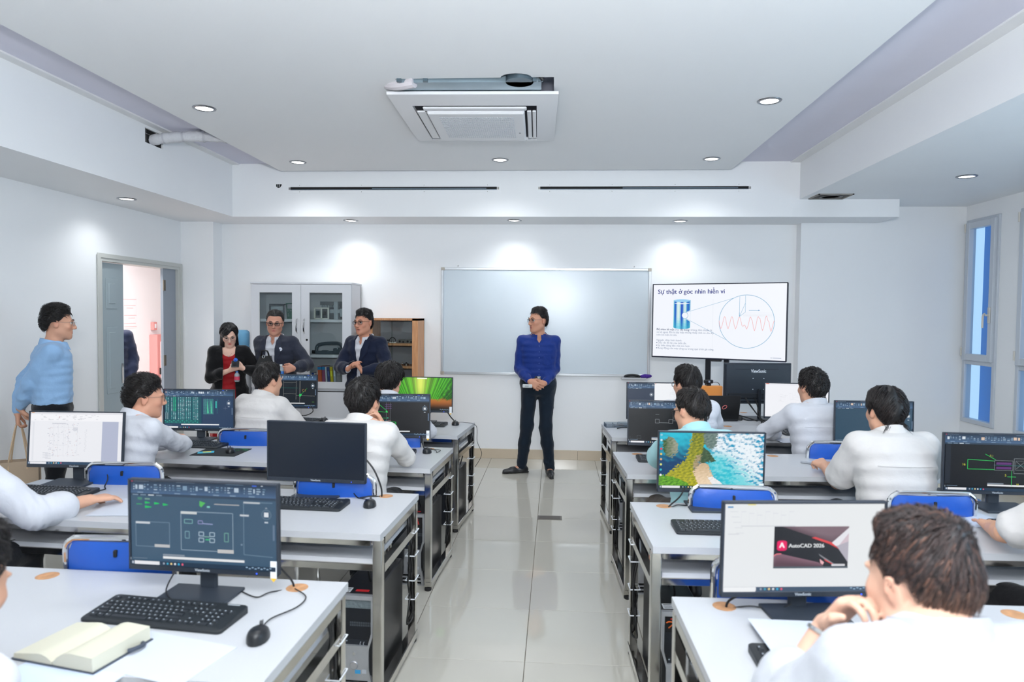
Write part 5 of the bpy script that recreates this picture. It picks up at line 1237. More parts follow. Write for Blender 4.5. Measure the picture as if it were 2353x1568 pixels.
# water dispenser
wd=empty('water_dispenser',(-3.63,7.60,0),0,'white water dispenser with a blue bottle standing between the wall pier and the cabinet','water dispenser')
MB().box(-.155,.155,-.15,.16,.02,1.03,b=.02).build('body',M_white,wd,30); MB().box(-.11,.11,-.155,-.148,.62,.85,b=.004).build('tap_recess',mat('recess_grey',(120,124,130),.5),wd,30)
for x,c in ((-.05,(200,50,50)),(.05,(50,90,200))): MB().box(x-.012,x+.012,-.19,-.15,.80,.83,b=.004).build('tap',mat('tap_%d'%c[0],c,.4),wd,30)
M_bot=mat('blue_bottle',(120,182,220),.15,spec=.5,trans=.0,noise=(6,.08))
prof=[(.02,1.02),(.03,1.06),(.085,1.09),(.122,1.12),(.126,1.16),(.126,1.20),(.120,1.21),(.126,1.22),(.126,1.29),(.120,1.30),(.126,1.31),(.126,1.44),(.120,1.46),(.10,1.475),(.0,1.478)]
MB().lathe([(r,z) for r,z in prof],28).build('bottle',M_bot,wd,50); MB().box(-.03,.03,-.128,-.120,1.34,1.352).build('print',mat('print_dark',(60,90,120),.5),wd,0)
# ------------------------------------------------------------------ small things on desks
M_paper=mat('paper',(198,204,216),.7)
def sheet(name,loc,w,d,rz,t,m=M_paper,cat='paper',th=.0012):
    o=MB().box(-w/2,w/2,-d/2,d/2,0,th).build(name,m,None,0,loc,R(rz)); return tag(o,t,cat)
nb_=empty('open_notebook',(-1.28,1.76,.7522),R(-12),'thick open notebook with cream pages lying near the bottom left','notebook')
M_page=mat('cream_page',(208,205,186),.7); M_cov=mat('notebook_cover',(62,70,84),.6)
def page_block(sx):
    n=10; vs=[];fs=[]; th=.018 if sx<0 else .030
    top=[]; 
    for k in range(n+1):
        f=k/n; x=sx*(.002+.128*f); z=(.012+th*math.sin(min(1,f*2.2)*PI/2)**.8*(1-.10*f) if sx>0 else .010+.022*math.sin(min(1,f*2.6)*PI/2)*(1-.75*f))
        top.append((x,z))
    pts=[(sx*.002,.003)]+top+[(top[-1][0]+sx*.002,.003)]
    if sx<0: pts=pts[::-1]
    return MB().prism(pts[::-1],-.095,.095,'y')
page_block(1).build('page_block',M_page,nb_,40); page_block(-1).build('page_block',M_page,nb_,40)
MB().box(-.137,.139,-.099,.099,0,.003,b=.001).build('cover',M_cov,nb_,0)
pl=MB()
for k in range(9): pl.box(-.11,-.03,.07-k*.016,.0712-k*.016,.0335,.0337)
MB().tube(smooth_path([(.139,.01,.010),(.150,.02,.012),(.152,.05,.010),(.139,.06,.008)],4),.006,8).build('pen_loop',M_cov,nb_)
sheet('printed_sheet',(-1.04,1.74,.7503),.30,.21,-14,'white printed sheet under the open notebook'); 
pr=sheet('printed_sheet',(-1.24,1.63,.7501),.30,.21,-8,'blue tinted sheet under the front of the open notebook',mat('paper_blue',(205,218,240),.7))
_tv,_tf=text_mesh('BKA',.014,None,.0004); MB().add([(p[0]-.03,p[1]-.099,.0014) for p in _tv],_tf).build('print',mat('ink_blue',(60,70,140),.6),pr,0)
sheet('white_page',(.695,1.945,.7745),.21,.25,-4,'white sheet lying over the keyboard of the foreground student').rotation_euler=(R(-3),0,0)
sheet('white_page',(1.95,3.29,.7515),.20,.28,12,'white sheet under the near edge of the right edge monitor')
sheet('white_page',(-2.03,3.08,.7515),.20,.29,6,'white sheet beside the hand with rolled up sleeve')
sheet('white_page',(1.80,5.24,.7515),.25,.18,8,'white sheet under the arm of the spiky haired student')
sheet('blue_edged_sheet',(1.86,4.14,.7515),.26,.15,4,'pale blue folder sheet under the elbow of the bowl haircut student',mat('paper_pale_blue',(206,218,234),.6))
mp=sheet('mouse_pad',(-2.20,4.36,.7503),.30,.25,0,'dark mouse pad with a green circuit print',mat('mouse_pad',(22,28,32),.8),'mouse pad',.003)
g=MB(); rn=random.Random(2)
for k in range(26): x,y=rn.uniform(.02,.14),rn.uniform(.02,.115); g.box(x,x+rn.choice((.004,.02)),y,y+rn.choice((.004,.012)),.003,.0034)
tag(g.build('green_print',mat('green_print',(30,120,66),.7),mp,0),kind='stuff')
sheet('cyan_card',(-2.29,4.33,.754),.10,.06,25,'cyan and yellow card on the mouse pad by the clasped hands',mat('cyan_card',(60,180,210),.5),'card')
sheet('yellow_note',(-2.285,4.335,.7555),.05,.03,25,'small yellow note on the cyan card',mat('yellow_note',(226,214,90),.5),'card')
ph=empty('smartphone',(-2.235,3.13,.6225),R(-35),'black smartphone lying on the desk shelf by the empty blue chair','phone'); MB().box(-.038,.038,-.08,.08,0,.008,b=.003).build('body',mat('phone_edge',(150,152,156),.3,metal=.7),ph,30); MB().prism(rrect(.070,.152,.010,3),.008,.0088,'z').build('screen',mat('phone_glass',(10,10,12),.08),ph,0)
pe=empty('marker_pen',(1.62,4.40,.7575),R(-40),'grey pen lying on the white desk between monitors','pen'); MB().cyl((-.06,0,0),(.035,0,0),.007,12).build('barrel',mat('pen_grey',(150,154,162),.4),pe); MB().cyl((.035,0,0),(.065,0,0),.0055,12,r1=.0035).build('cap',mat('pen_dark',(110,114,122),.4),pe)
bx=empty('clear_plastic_tray',(.53,5.72,.7505),R(8),'clear plastic packaging tray at the aisle end of the farthest right desk','packaging'); M_clear=glass('clear_plastic',(225,230,234),.25)
MB().box(-.11,.10,-.05,.05,0,.003).box(-.11,.10,-.05,-.047,0,.035).box(-.11,.10,.047,.05,0,.035).box(-.11,-.107,-.05,.05,0,.035).box(-.04,-.037,-.05,.05,0,.03).build('tray',M_clear,bx,0); MB().box(.0,.09,-.045,.045,.005,.04,b=.01).build('blister',M_clear,bx,30); MB().tube(smooth_path([(-.03,-.10,.004),(.03,-.085,.012),(.10,-.10,.004)],4),.004,6).build('strap',M_black,bx)
MB().box(.09,.17,.02,.035,.0,.006).build('red_strip',mat('red_strip',(130,60,50),.6),bx,0)
bg=empty('grey_cloth_pouch',(1.80,3.03,.6225),R(18),'light grey cloth pouch hanging over the shelf under the second right desk','pouch')
MB().sph((0,0,.045),.09,16,10,sc=(1.25,.9,.5)).build('pouch',mat('grey_cloth',(200,204,214),.85,bump=(50,.4,.02)),bg,60); MB().tube(smooth_path([(.05,-.06,.06),(.09,-.03,.07),(.10,.03,.05)],4),.008,8).build('strap',mat('grey_cloth2',(176,182,196),.85),bg)
sheet('coloured_folder',(1.31,1.66,.7505),.10,.14,-10,'yellow and red folder at the right edge of the foreground desk',mat('yellow_folder',(226,196,60),.5),'folder',.01)
# ------------------------------------------------------------------ people: signed distance bodies meshed with surface nets
def npv(*a): return np.array(a,float)
def unit(v): v=np.asarray(v,float); n=np.linalg.norm(v); return v/n if n>1e-9 else v
class SDF:
    def __init__(s,h): s.h=h; s.ops=[]
    def _add(s,f,lo,hi,k,op='u'): s.ops.append((f,np.asarray(lo)-k-.004,np.asarray(hi)+k+.004,k,op)); return s
    def cap(s,a,b,ra,rb=None,k=.02,op='u'):
        a=np.asarray(a,float);b=np.asarray(b,float); rb=ra if rb is None else rb; d=b-a; L2=max(d@d,1e-12); r=max(ra,rb)
        def f(X,Y,Z):
            t=np.clip(((X-a[0])*d[0]+(Y-a[1])*d[1]+(Z-a[2])*d[2])/L2,0,1)
            return np.sqrt((X-a[0]-t*d[0])**2+(Y-a[1]-t*d[1])**2+(Z-a[2]-t*d[2])**2)-(ra+(rb-ra)*t)
        return s._add(f,np.minimum(a,b)-r,np.maximum(a,b)+r,k,op)
    def chain(s,pts,rs,k=.02):
        for i in range(len(pts)-1): s.cap(pts[i],pts[i+1],rs[i],rs[i+1],k)
        return s
    def ell(s,c,r,M=None,k=.02,op='u'):
        c=np.asarray(c,float); r=np.asarray(r,float); M=np.eye(3) if M is None else M; R_=float(r.max())
        def f(X,Y,Z):
            x,y,z=X-c[0],Y-c[1],Z-c[2]
            u=M[0,0]*x+M[1,0]*y+M[2,0]*z; v=M[0,1]*x+M[1,1]*y+M[2,1]*z; w=M[0,2]*x+M[1,2]*y+M[2,2]*z
            k0=np.sqrt((u/r[0])**2+(v/r[1])**2+(w/r[2])**2); k1=np.sqrt((u/r[0]**2)**2+(v/r[1]**2)**2+(w/r[2]**2)**2)+1e-9
            return k0*(k0-1)/k1
        return s._add(f,c-R_,c+R_,k,op)
    def seg(s,p0,p1,xa,a0,b0,a1,b1,k=.03,ex=2.4,cap_=.035):
        p0=np.asarray(p0,float);p1=np.asarray(p1,float); L=np.linalg.norm(p1-p0); z=(p1-p0)/L; x=unit(xa-(xa@z)*z); y=np.cross(z,x); m=max(a0,a1,b0,b1)
        def f(X,Y,Z):
            X,Y,Z=X-p0[0],Y-p0[1],Z-p0[2]
            w=X*z[0]+Y*z[1]+Z*z[2]; u=X*x[0]+Y*x[1]+Z*x[2]; v=X*y[0]+Y*y[1]+Z*y[2]
            t=np.clip(w/L,0,1); a=a0+(a1-a0)*t; b=b0+(b1-b0)*t; e=np.maximum(w-L,np.maximum(-w,0)); mm=np.minimum(a,b); me=np.minimum(mm,cap_)
            q=(np.abs(u/a)**ex+np.abs(v/b)**ex)**(1/ex); k0=np.sqrt(q*q+(e/me)**2)
            k1=np.sqrt((u/a**2)**2+(v/b**2)**2+(e/me**2)**2)+1e-9
            return np.where(k0<.3,(k0-1)*mm,k0*(k0-1)/np.maximum(k1,.3/ a))
        return s._add(f,np.minimum(p0,p1)-m,np.maximum(p0,p1)+m,k)
    def cut(s,f,lo,hi,k=.006): return s._add(f,lo,hi,k,'s')
    def off(s,f,lo,hi): return s._add(f,lo,hi,0,'o')
    def mesh(s):
        lo=np.min([o[1] for o in s.ops if o[4]=='u'],0); hi=np.max([o[2] for o in s.ops if o[4]=='u'],0); h=s.h
        lo=lo-2*h; n=np.ceil((hi+2*h-lo)/h).astype(int)+1; V=np.full(n,1.0,np.float32)
        ax=[lo[i]+h*np.arange(n[i]) for i in range(3)]
        for f,a,b,k,op in s.ops:
            i0=np.clip(np.floor((a-lo)/h).astype(int),0,n); i1=np.clip(np.ceil((b-lo)/h).astype(int)+1,0,n)
            if (i1<=i0).any(): continue
            sl=tuple(slice(p,q) for p,q in zip(i0,i1)); X=ax[0][sl[0],None,None];Y=ax[1][None,sl[1],None];Z=ax[2][None,None,sl[2]]
            d=f(X,Y,Z); c=V[sl]
            if op=='o': V[sl]=c+d; continue
            if op=='s': d=-d; q=np.maximum(k-np.abs(c-d),0)/max(k,1e-6); V[sl]=np.maximum(c,d)+q*q*k*.25; continue
            q=np.maximum(k-np.abs(c-d),0)/max(k,1e-6); V[sl]=np.minimum(c,d)-q*q*k*.25
        I=V<0; m=np.zeros(np.array(n)-1,np.uint8)
        cs=[(i,j,l) for i in(0,1) for j in (0,1) for l in (0,1)]
        for i,j,l in cs: m+=I[i:n[0]-1+i,j:n[1]-1+j,l:n[2]-1+l]
        idx=np.argwhere((m>0)&(m<8)); vid=np.full(m.shape,-1,np.int32); vid[tuple(idx.T)]=np.arange(len(idx))
        cv=np.stack([V[idx[:,0]+i,idx[:,1]+j,idx[:,2]+l] for i,j,l in cs],1); acc=np.zeros((len(idx),3)); cnt=np.zeros(len(idx))
        for p in range(8):
            for ax_ in range(3):
                if cs[p][ax_]==0:
                    q=list(cs[p]); q[ax_]=1; q=cs.index(tuple(q)); va,vb=cv[:,p],cv[:,q]; mk=(va<0)!=(vb<0)
                    t=np.where(mk,va/np.where(mk,va-vb,1),0); P=np.array(cs[p],float)[None]+0*acc; P[:,ax_]+=t
                    acc[mk]+=P[mk]; cnt+=mk
        verts=lo+h*(idx+acc/cnt[:,None]); F=[]
        for a_,(b_,c_) in enumerate(((1,2),(2,0),(0,1))):
            sl0=[slice(None)]*3;sl1=[slice(None)]*3; sl0[a_]=slice(0,-1);sl1[a_]=slice(1,None)
            A,B=I[tuple(sl0)],I[tuple(sl1)]; e=np.argwhere(A!=B); e=e[(e[:,b_]>0)&(e[:,c_]>0)&(e[:,b_]<n[b_]-1)&(e[:,c_]<n[c_]-1)]
            o=np.zeros((4,3),int); o[1,b_]=-1; o[2,b_]=-1; o[2,c_]=-1; o[3,c_]=-1
            q=np.stack([vid[tuple((e+o[r]).T)] for r in range(4)],1); fl=B[tuple(e.T)]; q[fl]=q[fl][:,::-1]; F.append(q)
        return verts,np.concatenate(F)
def np_mesh(name,verts,faces,m,cols=None):
    me=bpy.data.meshes.new(name); nv,nf=len(verts),len(faces)
    me.vertices.add(nv); me.vertices.foreach_set('co',np.ascontiguousarray(verts,np.float32).ravel()); k=faces.shape[1]
    me.loops.add(nf*k); me.loops.foreach_set('vertex_index',np.ascontiguousarray(faces,np.int32).ravel())
    me.polygons.add(nf); me.polygons.foreach_set('loop_start',np.arange(nf,dtype=np.int32)*k); me.polygons.foreach_set('use_smooth',np.ones(nf,bool))
    me.update(calc_edges=True); me.validate()
    if cols is not None:
        ca=me.color_attributes.new('Col','FLOAT_COLOR','POINT'); c=np.ones((nv,4),np.float32); c[:,:3]=cols; ca.data.foreach_set('color',c.ravel())
    me.materials.append(m); return me
def vnormals(v,f):
    a=v[f[:,2]]-v[f[:,0]]; b=v[f[:,3]]-v[f[:,1]]; n=np.cross(a,b); N=np.zeros_like(v)
    for i in range(4): np.add.at(N,f[:,i],n)
    return N/(np.linalg.norm(N,axis=1,keepdims=True)+1e-12)
def folds(v,seed,f=26):
    r=np.random.default_rng(seed); o=np.zeros(len(v)); w=v+ .05*np.sin(v[:,[1,2,0]]*11+r.uniform(0,6,3))+.02*np.sin(v[:,[2,0,1]]*27+r.uniform(0,6,3))
    for k in range(5):
        d=unit(r.normal(size=3)*npv(1.2,1.2,.8)); ph=r.uniform(0,6.3); g=f*(.5+.5*k)
        o+=(1-2*np.abs(np.sin((w@d)*g+ph+1.5*np.sin((w@r.normal(size=3))*11)))**.7)/(1.4+k)
    return o
def eul(yaw,pitch,roll):
    y,p,r=R(yaw),R(-pitch),R(roll)
    Rz=np.array([[math.cos(y),-math.sin(y),0],[math.sin(y),math.cos(y),0],[0,0,1]]); Rx=np.array([[1,0,0],[0,math.cos(p),-math.sin(p)],[0,math.sin(p),math.cos(p)]]); Ry=np.array([[math.cos(r),0,math.sin(r)],[0,1,0],[-math.sin(r),0,math.cos(r)]])
    return Rz@Rx@Ry
# ---- hair
def hair_geo(st,rng,scale=1.0):
    """head-local hair: cap plus tapered locks; returns verts, quads, colours"""
    C=npv(0,-.012,.025); RX,RY,RZ=.079,.0965,.091
    az_k=np.array([0,35,58,74,84,92,108,122,140,160,180.]); fr=st.get('front',.44); nape=st.get('nape',-.98); side=st.get('side',-.32)
    q_k=np.array([fr,fr+.02,fr-.10,.10,side,side*.6+.06,.06,-.45,nape*.85,nape,nape])
    hl=lambda az:np.interp(np.degrees(np.abs(az)),az_k,q_k)
    th=st.get('thick',(.022,.010,.014)) # top, side, back
    def base(az,q,lift):
        rh=1/np.sqrt((np.sin(az)/RX)**2+(np.cos(az)/RY)**2); up=q>=0
        rho=np.where(up,rh*np.cos(q),rh*(1-.24*(q/1.1)**2)); z=np.where(up,RZ*np.sin(q),.09*q)
        nr=np.where(up,np.cos(q),1.0); nz=np.where(up,np.sin(q),0.1)
        rho=rho+lift*nr; return np.stack([rho*np.sin(az),rho*np.cos(az),z+lift*nz],-1)+C
    def thick(az,q):
        a=np.degrees(np.abs(az)); sidek=np.where(a<90,th[1],th[1]+(th[2]-th[1])*(a-90)/90); t=np.clip((q-.35)/.6,0,1); t=t*t*(3-2*t); o=sidek+(th[0]-sidek)*t
        return o*np.clip((q-hl(az))/.35,.18,1)
    V=[];F=[];CO=[]
    na,nq=56,16; col=np.array(lin(st.get('col',(18,15,15)))); col2=np.array(lin(st.get('col2',(34,28,27)))); fade=st.get('fade')
    az=np.linspace(-PI,PI,na,endpoint=False); s=np.linspace(0,1,nq)
    A,Sg=np.meshgrid(az,s,indexing='ij'); Q=PI/2+(hl(A)-PI/2)*Sg; T=thick(A,Q)*(.8+.2*np.sin(A*7+Q*5)); T[:,-1]=-.004
    P=base(A,Q,T).reshape(-1,3); V.append(P)
    ff=[(i*nq+j,((i+1)%na)*nq+j,((i+1)%na)*nq+j+1,i*nq+j+1) for i in range(na) for j in range(nq-1)]; F.append(np.array(ff))
    def fadec(q,az,c):
        if not fade: return c
        t=np.clip((fade[0]-q)/fade[1],0,1)*(np.abs(az)>R(62)); sk=np.array(lin(fade[2])); return c*(1-t[...,None])+sk*t[...,None]
    CO.append(fadec(Q.reshape(-1),A.reshape(-1),np.tile(col,(na*nq,1))))
    n=int(1.0*st.get('n',520)); W0=npv(*st.get('whorl',(.0,-.075,.095))); grav=st.get('grav',.35); L=st.get('len',.055); mess=.7*st.get('mess',.25); ns=st.get('ns',4); wd=st.get('w',.0040)
    az=rng.uniform(-PI,PI,n*2); q=np.arcsin(rng.uniform(-.75,1,n*2).clip(-1,1))*1.0; ok=q>hl(az)+st.get('edge',.06); az,q=az[ok][:n],q[ok][:n]; n=len(az)
    if fade: okf=(q>fade[0]-.25)|(np.abs(az)<R(62)); az,q=az[okf],q[okf]; n=len(az)
    P=base(az,q,thick(az,q)*.55); pts=[P]; rnd=rng.normal(size=(n,3)); Lk=L*(.7+.6*rng.random(n))
    part=st.get('part')
    if st.get('sidelen'): Lk=np.where(q<.35,Lk*st['sidelen'],Lk)
    a_,q_=az.copy(),q.copy(); free=np.zeros(n,bool)
    for k in range(1,ns+1):
        Pc=pts[-1]; d=Pc-W0
        if part is not None: d=np.stack([np.sign(Pc[:,0]-part+1e-6)*(.06+.5*np.abs(Pc[:,0]-part)),(Pc[:,1]+.02)*.55,-.02+0*Pc[:,0]],-1)
        if 'dir' in st: d=d*.35+npv(*st['dir'])*.1
        d=d/(np.linalg.norm(d,axis=1,keepdims=True)+1e-6); d=d+rnd*mess; d[:,2]-=grav*(k/ns+.3)
        if st.get('hang'): d[free]=npv(0,-.05,-1)+rnd[free]*.04
        d/=np.linalg.norm(d,axis=1,keepdims=True)
        Pn=Pc+d*(Lk/ns)[:,None]; x,y,z=(Pn-C).T; rh=1/np.sqrt((np.sin(np.arctan2(x,y))/RX)**2+(np.cos(np.arctan2(x,y))/RY)**2)
        a_=np.arctan2(x,y); rho=np.hypot(x,y); qq=np.where(z>0,np.arctan2(z/RZ,rho/rh),z/.09)
        if not st.get('hang'): qq=np.maximum(qq,hl(a_)-st.get('over',.10)*(.4+1.2*rng.random(n))*(np.abs(a_)>R(50))-(.45+.25*rng.random(n))*(np.abs(a_)<=R(50)))
        lift=thick(a_,np.maximum(qq,hl(a_)+.12))*(.75+.5*rng.random(n))+.004*(k/ns)*rng.random(n)+st.get('puff',0)*(k/ns)
        proj=base(a_,qq,lift); keep=~(qq<-1.0); 
        if st.get('hang'): keep=~free; free=free|(qq<-.25)
        Pn=np.where(keep[:,None],proj,Pn); pts.append(Pn)
    PT=np.stack(pts,1); m=ns+1
    tn=np.gradient(PT,axis=1); tn/=np.linalg.norm(tn,axis=2,keepdims=True)+1e-9
    outw=PT-C; outw[...,2]*=.5; sd=np.cross(tn,outw); sd/=np.linalg.norm(sd,axis=2,keepdims=True)+1e-9; up=np.cross(sd,tn)
    wk=(wd*(.75+.5*rng.random(n)))[:,None]*np.interp(np.arange(m)/ns,[0,.3,.75,1],[.8,1,.75,.12])[None]
    ring=np.stack([PT+sd*wk[...,None],PT+up*wk[...,None]*.55,PT-sd*wk[...,None]],2) # n,m,3,3
    b=len(V[0]); V.append(ring.reshape(-1,3)); base_i=b+np.arange(n)[:,None,None]*m*3+np.arange(m-1)[None,:,None]*3
    for r0,r1 in ((0,1),(1,2),(2,0)): F.append(np.stack([base_i+r0,base_i+r1,base_i+3+r1,base_i+3+r0],-1).reshape(-1,4))
    cc=col+(col2-col)*rng.random((n,1))**1.5
    if st.get('col3'): t=(rng.random((n,1))<.22)*rng.random((n,1)); cc=cc*(1-t)+np.array(lin(st['col3']))*t
    CO.append(np.repeat(fadec(q,az,cc),m*3,0))
    return np.concatenate(V)*scale,np.concatenate(F),np.concatenate(CO)
M_hair=mat('hair',(255,255,255),.42,spec=.45,attr='Col',bump=(160,.25,.004))
M_skin=mat('skin',(255,255,255),.52,spec=.35,attr='Col',sss=.0,bump=(220,.06,.002))
M_eye=mat('eye',(255,255,255),.15,attr='Col')
M_glass_lens=glass('spectacle_lens',(240,243,246),.03)
def cloth(name,c,rough=.8,sheen=.15,b=(16,.32,.02)): return mat('cloth_'+name,c,rough,spec=.2,sheen=sheen,bump=b)
SECT=[(-.08,.140,.100),(0,.166,.116),(.10,.152,.110),(.20,.150,.108),(.32,.164,.113),(.40,.168,.108),(.455,.150,.090),(.50,.098,.070)]
COUNT={}
def person(key,label_,pos,heading,H=1.0,sit=False,zp=None,lean=0,side=0,hunch=0,head=(0,0,0),arms={},legs={},wear={},hair={},skin=(208,160,134),glasses=None,face=False,h=.0065,fat=1.0,wid=1.0,sleeve='long',female=False,mouth=0,collar=True,headoff=(0,0,0),shoul=None,z0=0,hs=1.0):
    rng=np.random.default_rng(sum(ord(c)*(i+3) for i,c in enumerate(key)))
    root=empty('person',(pos[0],pos[1],z0),R(heading),label_,'person')
    a=R(heading); Mw=np.array([[math.cos(a),-math.sin(a),0],[math.sin(a),math.cos(a),0],[0,0,1]])
    loc=lambda p:Mw.T@(np.asarray(p,float)-npv(pos[0],pos[1],z0)); dr=lambda d:Mw.T@np.asarray(d,float)
    zp=zp if zp is not None else (.57 if sit else .93*H)
    if sit: headoff=(headoff[0],headoff[1],headoff[2]-.03)
    def spine(t):
        p=npv(0,0,zp); 
        for t0,t1,k in ((-.2,.12,.6),(.12,.32,1.0),(.32,.6,1.0)):
            an=R(lean*k+(hunch if t0>.3 else 0)); d=npv(math.sin(R(side)),math.sin(an),math.cos(an)); d=unit(d)
            if t0<0: p=p+d*min(t,t1)*H
            elif t>t0: p=p+d*(min(t,t1)-t0)*H
        return p
    X=npv(1,0,0); S_=[(spine(t),a_*H*fat*wid,b_*H*fat) for t,a_,b_ in SECT]
    up=unit(spine(.5)-spine(.32)); X=unit(X-(X@up)*up); FW=np.cross(up,X)
    if shoul: X2=unit(X+npv(0,0,shoul))
    else: X2=X
    sh={'R':spine(.44)+X2*.164*H*wid,'L':spine(.44)-X2*.164*H*wid}
    nb=spine(.50)+FW*.012; HM=eul(*head); nk=unit(up+npv(0,.15,0)); nt=nb+nk*.085*H+np.asarray(headoff)*.6; hc=nt+HM@npv(0,.012,.0)+npv(0,0,.068*H)+FW*.008+np.asarray(headoff)*.4
    HS=H*1.03*hs; hp=lambda x,y,z:hc+HM@(npv(x,y,z)*HS)
    B=SDF(h); neckr=.054*H if not female else .045*H
    # --- skin body: torso core, neck, head, arms, hands, legs in one continuous surface
    for (p0,a0,b0),(p1,a1,b1) in zip(S_[:-1],S_[1:]): B.seg(p0,p1,X,a0*.93,b0*.93,a1*.93,b1*.93)
    B.cap(spine(.45),nb,neckr*1.02,neckr*1.0,.015); B.cap(nb,hp(0,-.018,-.03),neckr,neckr*.98,.02); B.cap(nb+FW*.0,hp(0,.01,-.05),neckr*.9,neckr*.8,.02)
    for s in 'RL': B.cap(spine(.425),sh[s]-up*.006,.042*H,.042*H,.03)
    B.ell(hp(0,-.012,.028),npv(.0755,.0925,.0865)*HS,HM,.01); B.ell(hp(0,.026,-.030),npv(.0635,.066,.084)*HS,HM,.03)
    for sx in (-1,1):
        B.cap(hp(sx*.048,.005,-.058),hp(sx*.018,.066,-.094),.019*HS,.016*HS,.03); B.ell(hp(sx*.04,.060,-.022),npv(.022,.020,.022)*HS,HM,.02)
        B.ell(hp(sx*.0775,-.010,-.008),npv(.008,.019,.031)*HS,HM@eul(0,0,sx*8)@eul(sx*-18,8,0),.006); B.ell(hp(sx*.086,-.006,-.006),npv(.005,.010,.017)*HS,HM@eul(sx*-18,8,0),.004,'s')
        if face: B.ell(hp(sx*.032,.094,.006),npv(.017,.014,.010)*HS,HM,.012,'s')
        B.cap(hp(sx*.012,.090,.021),hp(sx*.046,.080,.022),.008*HS,.006*HS,.012)
        B.cap(hp(sx*.010,.098,-.036),hp(sx*.007,.102,-.034),.0075*HS,.0075*HS,.006)
    B.cap(hp(0,.068,-.100),hp(0,.070,-.092),.017*HS,.015*HS,.02)
    B.cap(hp(0,.089,.012),hp(0,.109,-.030),.008*HS,.0105*HS,.008)
    B.cap(hp(-.017,.083,-.058),hp(.017,.083,-.058),.0075*HS,k=.008); B.cap(hp(-.014,.082,-.071-mouth),hp(.014,.082,-.071-mouth),.0078*HS,k=.008)
    if mouth: B.ell(hp(0,.094,-.064-mouth/2),npv(.017,.016,.004+mouth*.35)*HS,HM,.004,'s')
    # arms
    AR={}
    for s in 'RL':
        sg=1 if s=='R' else -1
        sp=arms.get(s)
        if sp is None: sp=dict(w=Mw@(sh[s]+npv(sg*.06,.05,-.50*H))+npv(pos[0],pos[1],z0),d=(0,0,-1),n=(0,0,0),pole=(sg*.3,-1,0),curl=.45) if not sit else dict(w=Mw@npv(sg*.16,.42,.775)+npv(pos[0],pos[1],z0),d=Mw@npv(-sg*.2,1,-.05),n=(0,0,-1),pole=(sg*1,-.3,-.8),curl=.4)
        w=loc(sp['w']); L1,L2=.285*H,.25*H; v=w-sh[s]; D=np.linalg.norm(v)
        if D>L1+L2-.005: w=sh[s]+v/D*(L1+L2-.005); v=w-sh[s]; D=np.linalg.norm(v)
        if D<.10: D=.10
        e=v/np.linalg.norm(v); ca=(L1*L1+D*D-L2*L2)/(2*L1*D); pol=np.asarray(sp.get('pole',(sg,-.3,-.8)),float); pol=unit(pol-(pol@e)*e)
        el=sh[s]+e*L1*ca+pol*L1*math.sqrt(max(0,1-ca*ca)); AR[s]=(sh[s],el,w)
        fk=.9 if female else 1
        B.chain([sh[s],sh[s]+(el-sh[s])*.5,el],[.046*H*fk,.043*H*fk,.036*H*fk],.02); B.chain([el,el+(w-el)*.3,w],[.036*H*fk,.038*H*fk,.0265*H*fk],.015)
        d=unit(dr(sp['d'])); nrm=dr(sp['n']); 
        if np.linalg.norm(nrm)<.1: nrm=npv(-sg,0,0)
        nrm=unit(nrm-(nrm@d)*d); t=np.cross(d,nrm)*(1 if s=='R' else -1); q=H*(.92 if female else 1.0); cu=sp.get('curl',.4); spr=sp.get('spread',.12)
        kn=[]
        for i,o in enumerate((-.030,-.010,.010,.029)): 
            k_=w+d*(.088-.004*abs(i-2))*q+t*o*q; kn.append(k_); B.cap(w+d*.012*q+t*o*.55*q,k_,.0145*q,.0125*q,.012)
        for i,(k_,L_) in enumerate(zip(kn,(.056,.070,.076,.066))):
            an=0; p=k_; dd=unit(d+t*spr*(i-1.6)); rr=.0090*q
            for j,f_ in enumerate((.46,.30,.24)):
                an+=cu*(.8,1.1,.8)[j]+(.06*(1.5-i) if cu>.3 else 0); dj=dd*math.cos(an)+nrm*math.sin(an); p2=p+dj*L_*f_*q; B.cap(p,p2,rr,rr*.92,.003); p=p2; rr*=.92
        tb=w+d*.022*q+t*.022*q+nrm*.004; tm=tb+unit(d*.62+t*(.70-.25*sp.get('tuck',0))+nrm*.35)*.042*q; te=tm+unit(d*.92+t*(.12+spr-.5*sp.get('tuck',0))+nrm*(.35+.5*sp.get('tuck',0)))*.034*q; tt=te+unit(d+nrm*.5)*.022*q
        B.chain([tb,tm,te,tt],[.0155*q,.0115*q,.0098*q,.008*q],.008)
    # legs
    LG={}
    for s in 'RL':
        sg=1 if s=='R' else -1; hipj=npv(sg*.088*H,0,zp-.01); sp=legs.get(s)
        if sit and sp is None: kn_=npv(sg*.12,.42*H,zp-.02); an_=npv(sg*.12,.40*H,.085); td=npv(sg*.15,1,0)
        elif sp is None: kn_=npv(sg*.10,.015,.50*H); an_=npv(sg*.105,-.01,.085); td=npv(sg*.25,1,0)
        else: kn_,an_,td=loc(sp['k']),loc(sp['a']),dr(sp['t'])
        LG[s]=(hipj,kn_,an_,unit(td)); B.chain([hipj,kn_,kn_+(an_-kn_)*.35,an_],[.078*H,.050*H,.052*H,.036*H],.02)
        B.cap(an_+npv(0,0,-.03),an_+unit(td)*.13+npv(0,0,-.055),.034,.026,.02)
    v,f=B.mesh()
    # skin colours
    sk=np.array(lin(skin)); c=np.tile(sk,(len(v),1)); lv=(v-hc)@HM/HS
    def blend(mask,col): 
        nonlocal c
        c=c*(1-mask[:,None])+np.array(lin(col))*mask[:,None]
    g=lambda x,y,z,r:np.exp(-(((lv[:,0]-x)/r[0])**2+((lv[:,1]-y)/r[1])**2+((lv[:,2]-z)/r[2])**2))
